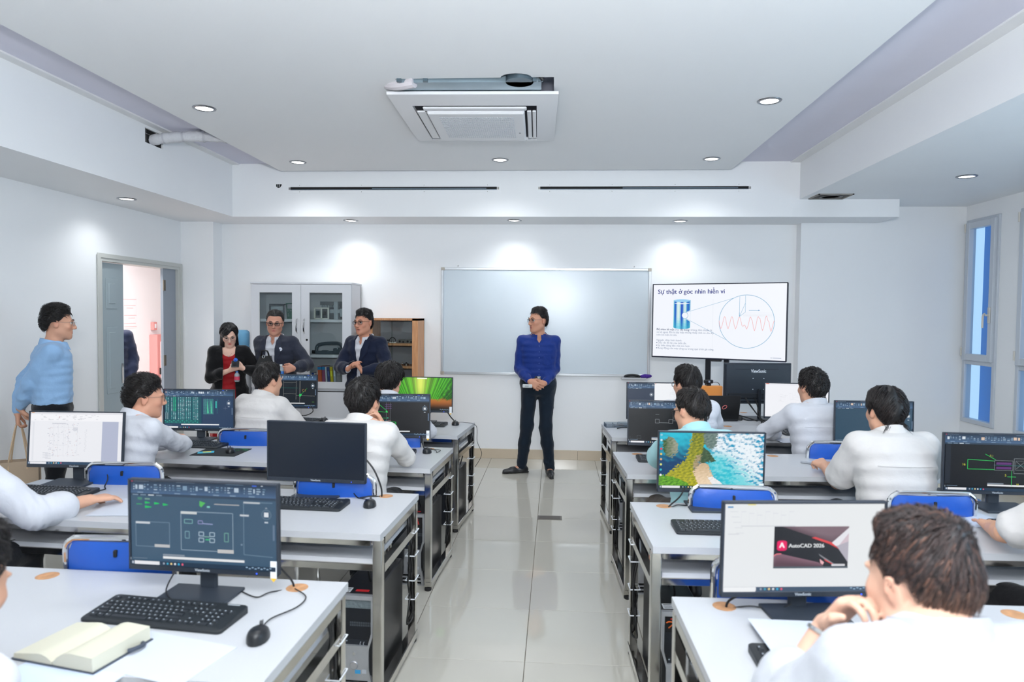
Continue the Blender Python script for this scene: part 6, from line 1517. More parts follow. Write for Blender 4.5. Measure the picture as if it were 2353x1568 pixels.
    blend(.75*g(0,.09,-.065-mouth/2,(.022,.02,.013+mouth*.5)),(176,100,92) if not female else (190,80,80))
    if mouth: blend(.95*(g(0,.086,-.0635-mouth/2,(.016,.010,.003+mouth*.3))),(70,26,26))
    for sx in (-1,1): blend(.35*g(sx*.04,.075,-.03,(.025,.03,.02)),(206,130,112)); blend(.4*g(sx*.083,-.008,-.008,(.012,.03,.035)),(206,134,112))
    if face:
        for sx in (-1,1): blend(.35*g(sx*.032,.09,.004,(.02,.02,.012)),(120,80,66))
    o=link('body',np_mesh('body',v,f,M_skin,c),root)
    # --- eyes, brows
    if face:
        for sx in (-1,1):
            e=MB().sph((0,0,0),.0125*HS,16,10); me=e.mesh('eye',M_eye,180); ca=me.color_attributes.new('Col','FLOAT_COLOR','POINT'); gd=unit(npv(face[0],1,face[1])) if isinstance(face,tuple) else npv(0,1,0)
            vv=np.array([p[:] for p in e.v])/(.0125*HS); k=vv@gd; cc=np.ones((len(vv),4)); cc[:,:3]=np.where((k>.90)[:,None],np.array(lin((28,18,14))),np.where((k>.72)[:,None],np.array(lin((52,34,26))),np.array(lin((226,220,214)))))
            ca.data.foreach_set('color',cc.astype(np.float32).ravel()); eo=link('eye',me,root); eo.matrix_basis=Matrix.Translation(Vector(hp(sx*.0315,.0765,.005)))@Matrix(HM.tolist()).to_4x4()
            # lids
            ld=MB(); 
            ld.tube([hp(sx*x_,y_,z_) for x_,y_,z_ in ((.018,.0895,.006),(.026,.0925,.0125),(.036,.0905,.0125),(.046,.082,.006))],.0028*HS,6); lo_=ld.build('eyelid',mat('lash_%d'%skin[0],tuple(int(c_*.45) for c_ in skin),.6),root)
        eb=MB()
        for sx in (-1,1): MB().tube([hp(sx*x_,y_,z_) for x_,y_,z_ in ((.014,.0985,.024),(.026,.0965,.029),(.038,.090,.030),(.049,.080,.025))],[.0022*HS,.0036*HS,.0034*HS,.0012*HS],6).build('eyebrow',M_hair if False else mat('brow_hair',(30,24,22),.6),root)
    if face and not mouth:
        lp_=MB(); 
        for zz,r_ in ((-.0605,.0036),(-.0695,.0044)): lp_.tube([hp(x_,y_,zz+dz_) for x_,y_,dz_ in ((-.024,.0775,-.0035*(1 if zz>-.065 else -1)),(-.012,.0875,0),(0,.0895,.0006),(.012,.0875,0),(.024,.0775,-.0035*(1 if zz>-.065 else -1)))],[.0012*HS]+[r_*HS]*3+[.0012*HS],6)
        lp_.build('lips',mat('lips_%d'%skin[0],(166,92,84) if not female else (186,72,74),.45),root)
    if glasses:
        gc,gr,ro=glasses[0],glasses[1],glasses[2] if len(glasses)>2 else 0
        gm=mat('frame_%d_%d'%(gc[0],gc[2]),gc,.3,metal=.6 if gc[0]>90 else 0); fr=MB(); ln=MB()
        for sx in (-1,1):
            pp=[(sx*.034+x_,z_) for x_,z_ in (rrect(.042,.029 if not ro else .038,0.009 if not ro else .0185,4))]
            yb=lambda x_:.104-.55*max(0,abs(x_)-.02)**1.0*.55
            P=[hp(x_,yb(x_),z_+.001) for x_,z_ in pp]; fr.tube(P,gr,6,closed=True)
            nn=len(P); ln.add([tuple(p) for p in P],[tuple(range(nn))])
            fr.tube([hp(sx*.056,yb(.056),.010),hp(sx*.074,.075,.012),hp(sx*.081,.01,.010),hp(sx*.080,-.014,.006),hp(sx*.078,-.022,-.012)],gr*.9,6)
        fr.tube([hp(-.013,.109,.006),hp(0,.1125,.009),hp(.013,.109,.006)],gr,6)
        go=fr.build('glasses',gm,root); lo_=ln.build('lens',M_glass_lens,go,0)
    # --- hair
    if hair:
        hv,hf,hcol=hair_geo(hair,rng); hv=hc+(hv*HS)@HM.T; link('hair',np_mesh('hair',hv,hf,M_hair,hcol),root)
    # --- clothes
    SH=None
    def torso(F,t0,t1,dl,k=.03,flare=0,sx=1.0):
        T=np.linspace(t0,t1,8); ts=[q[0] for q in SECT]; sec=[(spine(t),(np.interp(t,ts,[q[1] for q in SECT])*sx*wid*fat*H+dl+flare*max(0,(.1-t))),np.interp(t,ts,[q[2] for q in SECT])*fat*H+dl+flare*.6*max(0,(.1-t))) for t in T]
        for (p0,a0,b0),(p1,a1,b1) in zip(sec[:-1],sec[1:]): F.seg(p0,p1,X,a0,b0,a1,b1,k)
    def chestco(Xx,Yy,Zz):
        o_=spine(.30); x,y,z=Xx-o_[0],Yy-o_[1],Zz-o_[2]
        return x*X[0]+y*X[1]+z*X[2],x*FW[0]+y*FW[1]+z*FW[2],x*up[0]+y*up[1]+z*up[2]
    def front_y0(v_,x_,z_):
        for t_ in (.012,.02,.035,.06):
            k_=(np.abs(v_[:,0]-x_)<t_)&(np.abs(v_[:,2]-z_)<t_)
            if k_.any(): return v_[k_][:,1].max()
        return .12
    def garment(name,m,dl,hem,sl,amp,vcut=None,armdl=0,flare=0,neckt=.462,cuffr=.036,seed=1,scoop=None):
        F=SDF(max(h+.0005,.0082)); torso(F,hem,neckt,dl,flare=flare)
        if sl!='none': F.cap(spine(.41),nb-up*(.016 if name!='jacket' else .026),.080*H+dl,neckr+(.016 if name!='jacket' else .026),.05)
        for s in 'RL':
            S0,E0,W0=AR[s]; F.cap(spine(.442),S0+up*(.008 if name=='jacket' else 0),.045*H+dl,.044*H+dl*.9,.04)
            slv=sl[s] if isinstance(sl,dict) else sl; ad=dl*.75+armdl
            r0,r1,r2=.044*H+ad,.041*H+ad,.037*H+ad
            if slv=='short': F.chain([S0,S0+(E0-S0)*.5,S0+(E0-S0)*.80],[r0,r1+.004,r1+.010],.02)
            elif slv=='rolled': F.chain([S0,S0+(E0-S0)*.5,E0,E0+(W0-E0)*.42],[r0,r1,r2+.004,r2+.004],.02); F.cap(E0+(W0-E0)*.30,E0+(W0-E0)*.46,r2+.008,r2+.008,.004)
            elif slv=='none': pass
            else: F.chain([S0,S0+(E0-S0)*.5,E0,E0+(W0-E0)*.5,E0+(W0-E0)*.90],[r0,r1,r2,.040*H+ad*.8,cuffr*H+ad*.35],.02)
        if vcut is not None:
            ws,hw,u0,lap=vcut
            def cutf(a_,b_,c_):
                u,vv,w=chestco(a_,b_,c_); wid_=np.interp(w,ws,hw); return np.maximum(np.abs(u-u0)-wid_,.035-vv)
            if lap:
                lw=lap
                def offf(a_,b_,c_):
                    u,vv,w=chestco(a_,b_,c_); e=np.abs(u-u0)-np.interp(w,ws,hw); wl=np.interp(w,[-.06,.06,.13,.135,.2],[0,lw,lw*1.15,lw*.8,lw*.75]); mk=(e>-.02)&(e<wl)&(vv>.03)&(w>-.08)
                    return np.where(mk,-.0055,0).astype(np.float32)
                lo_=spine(.1)-.35; hi_=spine(.5)+.35; F.off(offf,lo_,hi_)
            F.cut(cutf,spine(-.2)-.4,spine(.55)+.4,.004)
        if scoop is not None: F.ell(spine(.49)+FW*scoop[0]+up*scoop[1],scoop[2],np.stack([X,FW,up],1),.01,'s')
        v_,f_=F.mesh(); N_=vnormals(v_,f_); dd=folds(v_,seed+len(key)*7,34)
        # stronger folds near elbows and waist
        wgt=np.full(len(v_),.18)
        for s in 'RL': wgt+=.9*np.exp(-(np.linalg.norm(v_-AR[s][1],axis=1)/.10)**2)+.5*np.exp(-(np.linalg.norm(v_-AR[s][0],axis=1)/.09)**2)
        wgt+=.6*np.exp(-((v_[:,2]-spine(.05)[2])/.09)**2)
        v_=v_+N_*(amp*dd*np.minimum(wgt,1.5))[:,None]
        o_=link(name,np_mesh(name,v_,f_,m),root); return o_,v_
    def front_y(v_,x_,z_,tol=.014):
        k_=(np.abs(v_[:,0]-x_)<tol)&(np.abs(v_[:,2]-z_)<tol); return v_[k_][:,1].max() if k_.any() else .12
    W=wear
    if 'shirt' in W:
        w_=W['shirt']; so,SH=garment(w_.get('name','shirt'),w_['m'],w_.get('dl',.015),w_.get('hem',.0),w_.get('sl',sleeve),w_.get('amp',.0045),vcut=([.115*H,.185*H,.24*H],[-.004,.034,.05],0,0) if collar else None,flare=w_.get('flare',0),armdl=w_.get('armdl',.003),seed=3,neckt=w_.get('neckt',.465),scoop=w_.get('scoop'))
        # back yoke seam, laid on the cloth
        zs=spine(.36)[2]; pts=[]
        for x_ in np.linspace(-.14,.14,15)*H*wid:
            k_=(np.abs(SH[:,0]-x_)<.012)&(np.abs(SH[:,2]-zs-.25*abs(x_)*0)<.012)
            if k_.any(): q_=SH[k_]; i_=q_[:,1].argmin(); pts.append((x_,q_[i_,1]-.0006,zs))
        if len(pts)>4: MB().tube(pts,.0016,5).build('yoke_seam',w_['m'],root)
        if collar:
            n_=30; prof=((.0,-.012),(.002,.034),(.010,.036),(.021,-.002),(.023,-.010)); vs=[];cn=nb+up*.012-FW*.004; rx,ry=neckr*1.12+.008,neckr*1.14+.008
            ang=np.linspace(R(14),R(346),n_)
            for t_ in ang:
                fr_=(1+math.cos(t_))/2; pt=max(0,(fr_-.80)/.2)
                for j,(ro_,zo) in enumerate(prof):
                    rr_=1+0*ro_; drop=-.024*fr_-.006; zz=zo*(1-.30*fr_)+drop; ex=.006*pt
                    if j>=3: zz-=.030*pt; ex+=.012*pt
                    vs.append(tuple(cn+X*(-math.sin(t_))*(rx+ro_+ex)+FW*math.cos(t_)*(ry+ro_+ex+.010*fr_)+up*zz))
            m_=len(prof); fs=[(i*m_+j,(i+1)*m_+j,(i+1)*m_+j+1,i*m_+j+1) for i in range(n_-1) for j in range(m_-1)]+[(i*m_+m_-1,(i+1)*m_+m_-1,(i+1)*m_,i*m_) for i in range(n_-1)]+[tuple(range(m_)),tuple(range((n_-1)*m_,n_*m_))[::-1]]
            MB().add(vs,fs).build('collar',w_['m'],root,60)
    if 'dress' in W: garment('dress',W['dress'],.012,-.02,'none',.003,neckt=.47,scoop=(.06,.02,npv(.075,.09,.10)))
    if 'jacket' in W:
        j=W['jacket']; jo,JV=garment('jacket',j['m'],j.get('dl',.032),j.get('hem',-.13),j.get('sl','long'),j.get('amp',.004),vcut=j.get('v'),armdl=j.get('armdl',.004),flare=j.get('flare',.10),neckt=.455,cuffr=.036,seed=9)
        if j.get('lapel'):
            ws_,hw_,u0_,_l=j['v']; o3=spine(.30)
            for sg in (-1,1):
                rows=[]
                for w_ in np.linspace(.185*H,j['lapel'][1],12):
                    xi=u0_+sg*(np.interp(w_,ws_,hw_)+.001); f_=(w_-j['lapel'][1])/(.185*H-j['lapel'][1]); wl=j['lapel'][0]*np.interp(f_,[0,.45,.62,.66,.72,1],[.05,.85,1.1,.72,.9,.75])
                    rows.append([(xi+sg*wl*t_,w_) for t_ in (0,.35,.7,1)])
                vs=[]
                for r_ in rows:
                    for x_,w_ in r_:
                        pz=o3+X*x_+up*w_; vs.append((pz[0],front_y0(JV,pz[0],pz[2])+.006,pz[2]))
                n_=len(vs); bk=[(x_,y_-.006,z_) for x_,y_,z_ in vs]; fs=[(i*4+k_,i*4+k_+1,i*4+k_+5,i*4+k_+4) for i in range(11) for k_ in range(3)]
                fs+=[tuple(q_+n_ for q_ in f_[::-1]) for f_ in fs]; ed=[i*4 for i in range(12)]+[45,46,47]+[i*4+3 for i in range(10,-1,-1)]+[2,1]
                fs+=[(ed[i],ed[(i+1)%len(ed)],ed[(i+1)%len(ed)]+n_,ed[i]+n_) for i in range(len(ed))]
                MB().add(vs+bk,fs).build('lapel',j['m'],root,50)
    else: JV=None
    if 'trousers' in W:
        T=SDF(max(.0135,h+.0005)); torso(T,-.09,W.get('waist',.075),.010 if 'shirt' in W and W['shirt'].get('hem',0)>.0 else .009)
        for s in 'RL':
            hj,kn_,an_,td=LG[s]; sh_=W.get('shorts'); 
            if sh_: T.chain([hj,hj+(kn_-hj)*.55,kn_],[.088*H,.082*H,.074*H],.03)
            else: T.chain([hj,kn_,kn_+(an_-kn_)*.4,an_+npv(0,0,-.01)],[.090*H,.068*H,.064*H,.055*H],.03)
        v_,f_=T.mesh(); N_=vnormals(v_,f_); v_=v_+N_*(.004*folds(v_,5,16))[:,None]; link('trousers',np_mesh('trousers',v_,f_,W['trousers']),root)
        if W.get('belt'):
            c_=spine(.075); vs=[]; n_=36
            for t_ in np.linspace(0,2*PI,n_,endpoint=False):
                for ro_,zo in ((.0,-.018),(.006,-.018),(.006,.018),(.0,.018)): vs.append(tuple(c_+X*math.cos(t_)*(.152*H*fat*wid+.014+ro_)+npv(0,1,0)*math.sin(t_)*(.110*H*fat+.014+ro_)+npv(0,0,zo)))
            MB().add(vs,[(i*4+j,((i+1)%n_)*4+j,((i+1)%n_)*4+(j+1)%4,i*4+(j+1)%4) for i in range(n_) for j in range(4)]).build('belt',mat('belt_leather',(22,20,20),.4),root,30)
            MB().box(-.02,.02,c_[1]+.110*H*fat+.014,c_[1]+.110*H*fat+.024,c_[2]-.018,c_[2]+.018,b=.003).build('buckle',M_chrome,root,30)
    if 'shoes' in W:
        for s in 'RL':
            hj,kn_,an_,td=LG[s]; F=SDF(.011); g0=npv(an_[0],an_[1],0); t_=npv(td[0],td[1],0); t_=unit(t_); sd_=np.cross(t_,npv(0,0,1))
            F.cap(g0-t_*.045+npv(0,0,.035),g0+t_*.10+npv(0,0,.033),.034,.036,.02); F.cap(g0+t_*.09+npv(0,0,.030),g0+t_*.19+npv(0,0,.024),.036,.022,.02); F.cap(g0+npv(0,0,.03),g0+npv(0,0,.085)-t_*.01,.040,.040,.03)
            F.cut(lambda a_,b_,c_:c_-.004+0*a_+0*b_,g0-.3,g0+npv(.3,.3,.02),.002)
            v_,f_=F.mesh(); so_=link('shoe',np_mesh('shoe',v_,f_,W['shoes']),root)
            F=SDF(.010); F.cap(g0-t_*.05+npv(0,0,.008),g0+t_*.19+npv(0,0,.008),.036,.026,.01); F.cut(lambda a_,b_,c_:c_-.002+0*a_+0*b_,g0-.3,g0+npv(.3,.3,.02),.002); F.cut(lambda a_,b_,c_:.016-c_+0*a_+0*b_,g0-.3,g0+npv(.3,.3,.2),.002)
            v_,f_=F.mesh(); link('sole',np_mesh('sole',v_,f_,mat('shoe_sole',(18,18,18),.6)),so_)
    return dict(root=root,AR=AR,hc=hc,HM=HM,hp=hp,spine=spine,X=X,FW=FW,up=up,SH=SH,JV=JV,front_y=front_y,loc=loc,Mw=Mw,HS=HS,nb=nb)
# ------------------------------------------------------------------ the cast
WH=cloth('white_shirt',(203,205,212)); WH2=cloth('warm_white_shirt',(207,204,202)); 
LBLUE=cloth('light_blue_shirt',(142,178,216)); ROYAL=cloth('royal_blue_shirt',(14,46,122),.6); NAVY=cloth('navy_suit',(14,24,48),.75); CHAR=cloth('charcoal_suit',(42,46,60),.8); BLK=cloth('black_cloth',(14,14,17),.85); REDC=cloth('red_dress',(150,12,22),.6); DKN=cloth('dark_navy_trousers',(16,30,44),.8); TEAL=cloth('teal_shirt',(160,206,212)); DKT=cloth('dark_trousers',(18,21,27),.85); BRN=cloth('brown_shorts',(70,62,56))
LEATH=mat('shoe_leather',(34,36,40),.35); LEATHB=mat('black_leather',(14,14,15),.35)
short=dict(front=.50,thick=(.020,.008,.010),len=.045,mess=.16,n=1000,w=.0019,grav=.25)
SPIN=lambda **k:{**short,**k}
# presenter
p=person('presenter','man in royal blue shirt and dark trousers standing before the whiteboard looking aside',(-.175,7.16),184,H=1.025,head=(-56,2,0),fat=1.03,
  arms={'R':dict(w=(-.26,6.945,1.005),d=(.85,-.15,-.5),n=(.1,.95,-.1),pole=(.45,-.8,0),curl=.35,tuck=.4),'L':dict(w=(-.10,6.985,.985),d=(-.9,-.2,-.35),n=(0,1,-.1),pole=(-.45,-.8,0),curl=.55,tuck=.5)},
  legs={'R':dict(k=(-.29,7.12,.51),a=(-.345,7.20,.085),t=(-.95,-.35,0)),'L':dict(k=(-.09,7.10,.51),a=(-.045,7.14,.085),t=(.12,-1,0))},
  wear=dict(shirt=dict(m=ROYAL,hem=.07,dl=.018,amp=.0032),trousers=DKN,shoes=LEATH,belt=True,waist=.07),hair=SPIN(front=.56,thick=(.024,.006,.006),side=-.15,n=756,len=.04,mess=.15,dir=(.2,.6,.1),col=(16,14,15)),skin=(200,146,120),glasses=((70,74,80),.0012),face=(.0,0),h=.0070)
S0=p['SH']; pl=MB()
for z in np.linspace(1.36,1.06,6):
    y=p['front_y'](S0,0,z); MB().cyl((0,y-.001,z),(0,y+.003,z),.0055,10).build('button',mat('button_blue',(40,76,150),.4),p['root'])
pk=[(-.125,1.27),(-.045,1.27),(-.045,1.17),(-.085,1.155),(-.125,1.17)]
vs=[(x,p['front_y'](S0,x,z,.02)+.002,z) for x,z in pk]; vs2=[(x,y+.003,z) for x,y,z in vs]; n=len(pk)
MB().add(vs+vs2,[tuple(range(n,2*n))]+[(i,(i+1)%n,n+(i+1)%n,n+i) for i in range(n)]).build('pocket',ROYAL,p['root'],0)
rc=empty('remote_control',(-.275,6.925,.955),R(-8),'pale grey presentation remote in the hand of the man in royal blue','remote control'); MB().box(-.055,.045,-.010,.010,-.018,.018,b=.006).build('body',mat('remote_grey',(206,212,214),.4),rc,30); MB().box(-.03,.01,-.0115,-.010,-.006,.006).build('button',mat('remote_button',(150,156,160),.5),rc,0)
# man in charcoal suit
vgrey=([-.45,-.20,-.05,.10,.19,.24],[.055,.052,.050,.052,.060,.070],.01,.040)
p=person('charcoal','man in charcoal suit and black framed glasses standing in front of the white cabinet',(-2.90,6.93),182,H=.992,head=(14,6,-2),fat=1.08,
  arms={'R':dict(w=(-2.83,6.66,1.075),d=(.9,-.2,-.1),n=(0,.3,1),pole=(.5,-.9,-.3),curl=.5),'L':dict(w=(-2.60,6.66,1.125),d=(-.92,-.25,-.15),n=(-.2,.9,0),pole=(-.5,-.9,-.3),curl=.55,tuck=.5)},
  wear=dict(shirt=dict(m=WH,hem=-.02,dl=.016,amp=.004),jacket=dict(m=CHAR,v=vgrey,lapel=(.062,-.06*1)),trousers=DKT,shoes=LEATHB),hair=SPIN(front=.62,thick=(.020,.010,.014),side=-.2,nape=-1.05,n=936,len=.085,dir=(.1,-.9,.0),grav=.3,mess=.12,col=(24,22,22),col2=(52,48,46)),skin=(196,142,120),glasses=((18,14,14),.0030),face=(.2,-.05),h=.0070)
JV=p['JV']; 
def stuck(pp,x,z,fn,name,m,V_=None,dy=0):
    V_=pp['JV'] if V_ is None else V_
    y=pp['front_y'](V_,x,z)+dy; b=MB(); fn(b,x,y,z); return b.build(name,m,pp['root'],30)
o=stuck(p,-.098,1.305,lambda b,x,y,z:b.cyl((x,y-.004,z),(x,y+.004,z),.019,20),'badge',mat('badge_white',(228,232,240),.4))
_tv,_tf=text_mesh('UTE',.012,None,.0003,'CENTER'); y=p['front_y'](JV,-.098,1.305)
MB().add([(-.098-q[0],y+.0045,1.301+q[1]) for q in _tv],_tf).build('print',mat('badge_ink',(90,110,170),.5),o,0)
stuck(p,-.062,1.358,lambda b,x,y,z:b.box(x-.013,x+.013,y-.002,y+.003,z-.003,z+.003),'lapel_pin',mat('pin_silver',(220,222,226),.3,metal=.6))
stuck(p,.060,1.10,lambda b,x,y,z:b.cyl((x,y-.003,z),(x,y+.003,z),.009,12),'button',mat('button_brown',(70,42,30),.4))
for s in 'LR':
    S_,E_,W_=p['AR'][s]; d=(W_-E_)/np.linalg.norm(W_-E_); MB().tube([tuple(E_+(W_-E_)*.90),tuple(E_+(W_-E_)*.985)],[.0385,.037],16).build('shirt_cuff',WH,p['root'])
hb=empty('handbag',(-2.93,6.71,1.03),R(10),'black leather handbag clamped under the arm of the man in charcoal suit','handbag')
MB().prism([(-.075,0),(.075,0),(.085,.10),(.06,.21),(-.04,.21),(-.08,.12)],-.035,.035,'y').build('bag',mat('bag_leather',(12,13,14),.32,bump=(90,.2,.003)),hb,40); MB().tube(smooth_path([(-.03,0,.20),(-.02,-.02,.26),(.03,-.02,.26),(.045,0,.20)],5),.008,8).build('strap',LEATHB,hb); MB().tube([(.0+.012*math.cos(t),-.040,.205+.015*math.sin(t)) for t in np.linspace(0,2*PI,13)[:-1]],.003,6,closed=True).build('ring',M_chrome,hb)
def bottle(name,loc,rz,t,liq,tilt=0):
    b=empty(name,loc,R(rz),t,'bottle'); MB().lathe([(.0,0),(.026,.002),(.030,.02),(.029,.07),(.031,.10),(.026,.125),(.013,.145),(.013,.155)],18).build('bottle',mat('bottle_clear_'+name,(206,220,226),.15,trans=.6),b,50)
    MB().lathe([(.0305,.03),(.0315,.031),(.0315,.085),(.0305,.086)],18).build('label',mat('label_'+name,liq,.5),b,40); MB().lathe([(.015,.150),(.015,.168),(.0,.170)],14).build('cap',mat('cap_'+name,(220,226,228) if liq[2]>150 else (60,120,200),.4),b,40); b.rotation_euler=(R(tilt),0,R(rz)); return b
bottle('water_bottle',(-2.715,6.60,1.03),0,'small water bottle with a blue label held by the man in charcoal suit',(46,110,186)).scale=(.9,.9,.8)
# man in navy suit
vnav=([-.45,-.20,-.07,.06,.17,.24],[.045,.024,.014,.034,.062,.072],.0,.046)
p=person('navy','man in navy suit with clasped hands talking in front of the oak cabinet',(-1.93,6.86),163,H=1.0,head=(-6,0,2),fat=1.06,mouth=.008,
  arms={'R':dict(w=(-2.03,6.56,1.13),d=(.72,.0,.70),n=(.7,0,-.7),pole=(.9,-.5,-.3),curl=.45,tuck=.3),'L':dict(w=(-1.88,6.56,1.11),d=(-.55,-.1,.80),n=(-.8,.1,-.45),pole=(-.9,-.5,-.3),curl=.75,tuck=.6)},
  wear=dict(shirt=dict(m=WH,hem=-.06,dl=.016,amp=.004),jacket=dict(m=NAVY,v=vnav,hem=-.16,lapel=(.068,-.07)),trousers=NAVY,shoes=LEATHB),hair=SPIN(front=.50,thick=(.030,.007,.008),side=-.12,n=936,len=.05,dir=(.5,.5,.3),mess=.18,col=(16,14,14)),skin=(198,140,114),glasses=((36,26,24),.0020),face=(-.1,0),h=.0070)
S_,E_,W_=p['AR']['L']; e=E_+(W_-E_)*.90; d=(W_-E_)/np.linalg.norm(W_-E_)
wt=MB().tube([tuple(e-d*.010),tuple(e+d*.010)],.0325,16).build('watch_strap',LEATHB,p['root']); q=np.cross(d,npv(0,0,1)); q/=np.linalg.norm(q)
MB().cyl(tuple(e-q*.028),tuple(e-q*.037),.018,18).build('watch_case',mat('gold_watch',(150,130,70),.25,metal=.8),wt)
p['root'].children
# woman
lng=dict(front=.52,side=-.5,nape=-1.0,thick=(.016,.012,.016),len=.60,ns=10,n=1000,w=.0044,hang=True,part=-.03,grav=.7,mess=.035,puff=.002,col=(10,9,11),col2=(24,21,24),edge=.02)
def woman():
    w=dict(dress=REDC,jacket=dict(m=BLK,dl=.026,hem=-.14,flare=.25,v=([-.45,-.2,0,.12,.2],[.075,.058,.052,.056,.062],.0,.0)),shoes=LEATHB)
    p=person('woman','woman in black blazer over red dress with long black hair looking at her phone',(-3.34,6.80),204,H=.925,female=True,wid=.92,head=(6,27,3),lean=2,hunch=6,
      arms={'R':dict(w=(-3.235,6.60,1.10),d=(.85,-.1,.35),n=(-.1,.6,.5),pole=(.9,-.5,-.5),curl=.6,tuck=.6),'L':dict(w=(-3.10,6.63,1.11),d=(-.8,-.2,.25),n=(0,.6,.5),pole=(-.8,-.6,-.5),curl=.6,tuck=.6)},
      wear=w,hair=lng,skin=(226,184,164),glasses=((150,140,136),.0010,1),face=(.0,-.35),collar=False,h=.0070)
    # skirt of the dress
    F=SDF(.008); sp=p['spine']; F.seg(npv(0,.0,.42),sp(.03),npv(1,0,0),.185,.15,.150,.115,.02); v_,f_=F.mesh(); v_=v_+vnormals(v_,f_)*(.005*np.sin(np.arctan2(v_[:,0],v_[:,1])*14))[:,None]; link('skirt',np_mesh('skirt',v_,f_,REDC),p['root'])
    nb=p['nb']; nk=MB().tube(smooth_path([tuple(nb+npv(-.05,.0,.0)),tuple(nb+npv(-.03,.06,-.05)),tuple(nb+npv(0,.085,-.085)),tuple(nb+npv(.03,.06,-.05)),tuple(nb+npv(.05,0,0))],5),.0012,5).build('necklace',M_chrome,p['root'])
    MB().sph(tuple(nb+npv(0,.088,-.09)),.007,8,6).build('pendant',M_chrome,nk)
    return p
woman()
pc=empty('phone_in_hands',(-3.165,6.565,1.165),R(20),'black phone with a blue lens cap held by the woman in the black blazer','phone'); MB().box(-.036,.036,-.005,.005,-.045,.045,b=.003,M=Matrix.Rotation(R(-50),4,'X')).build('body',M_black,pc,30); MB().cyl((0,-.01,.035),(.01,-.02,.048),.018,14).build('blue_cap',mat('cap_blue',(36,104,206),.4),pc)
bottle('drink_bottle',(-3.165,6.60,.985),0,'small clear bottle with a pink label under the hands of the woman in the blazer',(206,60,90)).scale=(.85,.85,.62)
# man in light blue shirt, back to the left wall
p=person('lightblue','young man in light blue shirt standing by the left wall holding a paper bag',(-3.80,4.92),-52,H=1.0,head=(-2,2,0),fat=.97,
  arms={'L':dict(w=(-4.06,4.90,.90),d=(-.1,.1,-1),n=(.6,.6,0),pole=(-.5,-1,.1),curl=.8,tuck=.6),'R':dict(w=(-4.02,4.86,.93),d=(.1,.5,-.8),n=(.6,.6,0),pole=(.7,-.9,0),curl=.7)},
  wear=dict(shirt=dict(m=LBLUE,hem=.055,dl=.022,amp=.006,flare=.0),trousers=DKT,shoes=LEATHB,waist=.055),hair=SPIN(front=.50,thick=(.034,.014,.014),side=-.22,n=1116,len=.055,mess=.28,dir=(0,.7,.35),col=(14,13,13)),skin=(206,156,130),glasses=((176,174,172),.0013),face=(0,0),h=.0070)
bg=empty('paper_bag',(-4.08,4.93,.20),R(30),'brown paper bag with twisted handles hanging from the hand behind the light blue shirt','bag')
KR=mat('kraft_paper',(184,164,142),.8,bump=(30,.25,.01)); b=MB()
b.add([(-.13,-.05,0),(.13,-.05,0),(.13,.05,0),(-.13,.05,0),(-.13,-.06,.33),(.13,-.06,.33),(.13,.06,.33),(-.13,.06,.33),(-.126,-.056,.33),(.126,-.056,.33),(.126,.056,.33),(-.126,.056,.33),(-.126,-.046,.01),(.126,-.046,.01),(.126,.046,.01),(-.126,.046,.01)],[(3,2,1,0),(0,1,5,4),(1,2,6,5),(2,3,7,6),(3,0,4,7),(4,5,9,8),(5,6,10,9),(6,7,11,10),(7,4,8,11),(9,13,12,8),(10,14,13,9),(11,15,14,10),(8,12,15,11),(12,13,14,15)]); b.build('bag',KR,bg,0)
for y in (-.058,.058): MB().tube(smooth_path([(-.06,y,.27),(-.055,y*.8,.36),(-.02,y*.2,.58),(.0,0,.63),(.02,y*.2,.58),(.055,y*.8,.36),(.06,y,.27)],4),.006,6).build('handle',mat('twisted_paper',(206,180,150),.8),bg)
# person in the hall
person('hall','person in dark suit mostly hidden behind the grey door leaf in the hall',(-5.42,8.02),200,H=1.0,head=(10,0,0),wear=dict(shirt=dict(m=WH,hem=-.02),jacket=dict(m=NAVY,v=vnav),trousers=NAVY,shoes=LEATHB),hair=SPIN(n=200),h=.013)
# ---- seated students
DT=DKT
def student(key,t,pos,heading,**k):
    k.setdefault('wear',dict(shirt=dict(m=WH,hem=-.04,dl=.022,amp=.0055,flare=.05),trousers=DT,shoes=LEATHB)); k.setdefault('hair',SPIN(n=756)); k.setdefault('h',.0092)
    return person(key,t,pos,heading,sit=True,**k)
flop=SPIN(thick=(.030,.022,.024),nape=-.90,side=-.35,len=.085,n=1116,mess=.14,w=.0020,grav=.4)
student('B','student in white shirt and round glasses with clasped hands by the turquoise tables screen',(-2.53,3.76),-22,lean=14,hunch=4,head=(-30,4,0),
  arms={'R':dict(w=(-2.40,4.32,.80),d=(-.5,.75,.35),n=(-.6,-.2,-.5),pole=(1,0,-.9),curl=.9,tuck=.5),'L':dict(w=(-2.56,4.34,.80),d=(.5,.7,.3),n=(.6,-.2,-.5),pole=(-1,-.2,-.6),curl=.9,tuck=.5)},
  hair=SPIN(front=.42,thick=(.030,.016,.016),n=1116,len=.06,mess=.2,dir=(.1,.5,.2)),glasses=((120,112,108),.0014,1),skin=(206,152,126),h=.0078)
student('C','student in white shirt sitting before the frame line drawing screen, head turned right',(-2.19,4.86),-16,lean=8,hunch=6,head=(-12,6,0),H=.985,wear=dict(shirt=dict(m=WH2,hem=-.04,dl=.024,amp=.005,flare=.05),trousers=DT,shoes=LEATHB),hair=SPIN(thick=(.026,.016,.018),n=936,nape=-.85))
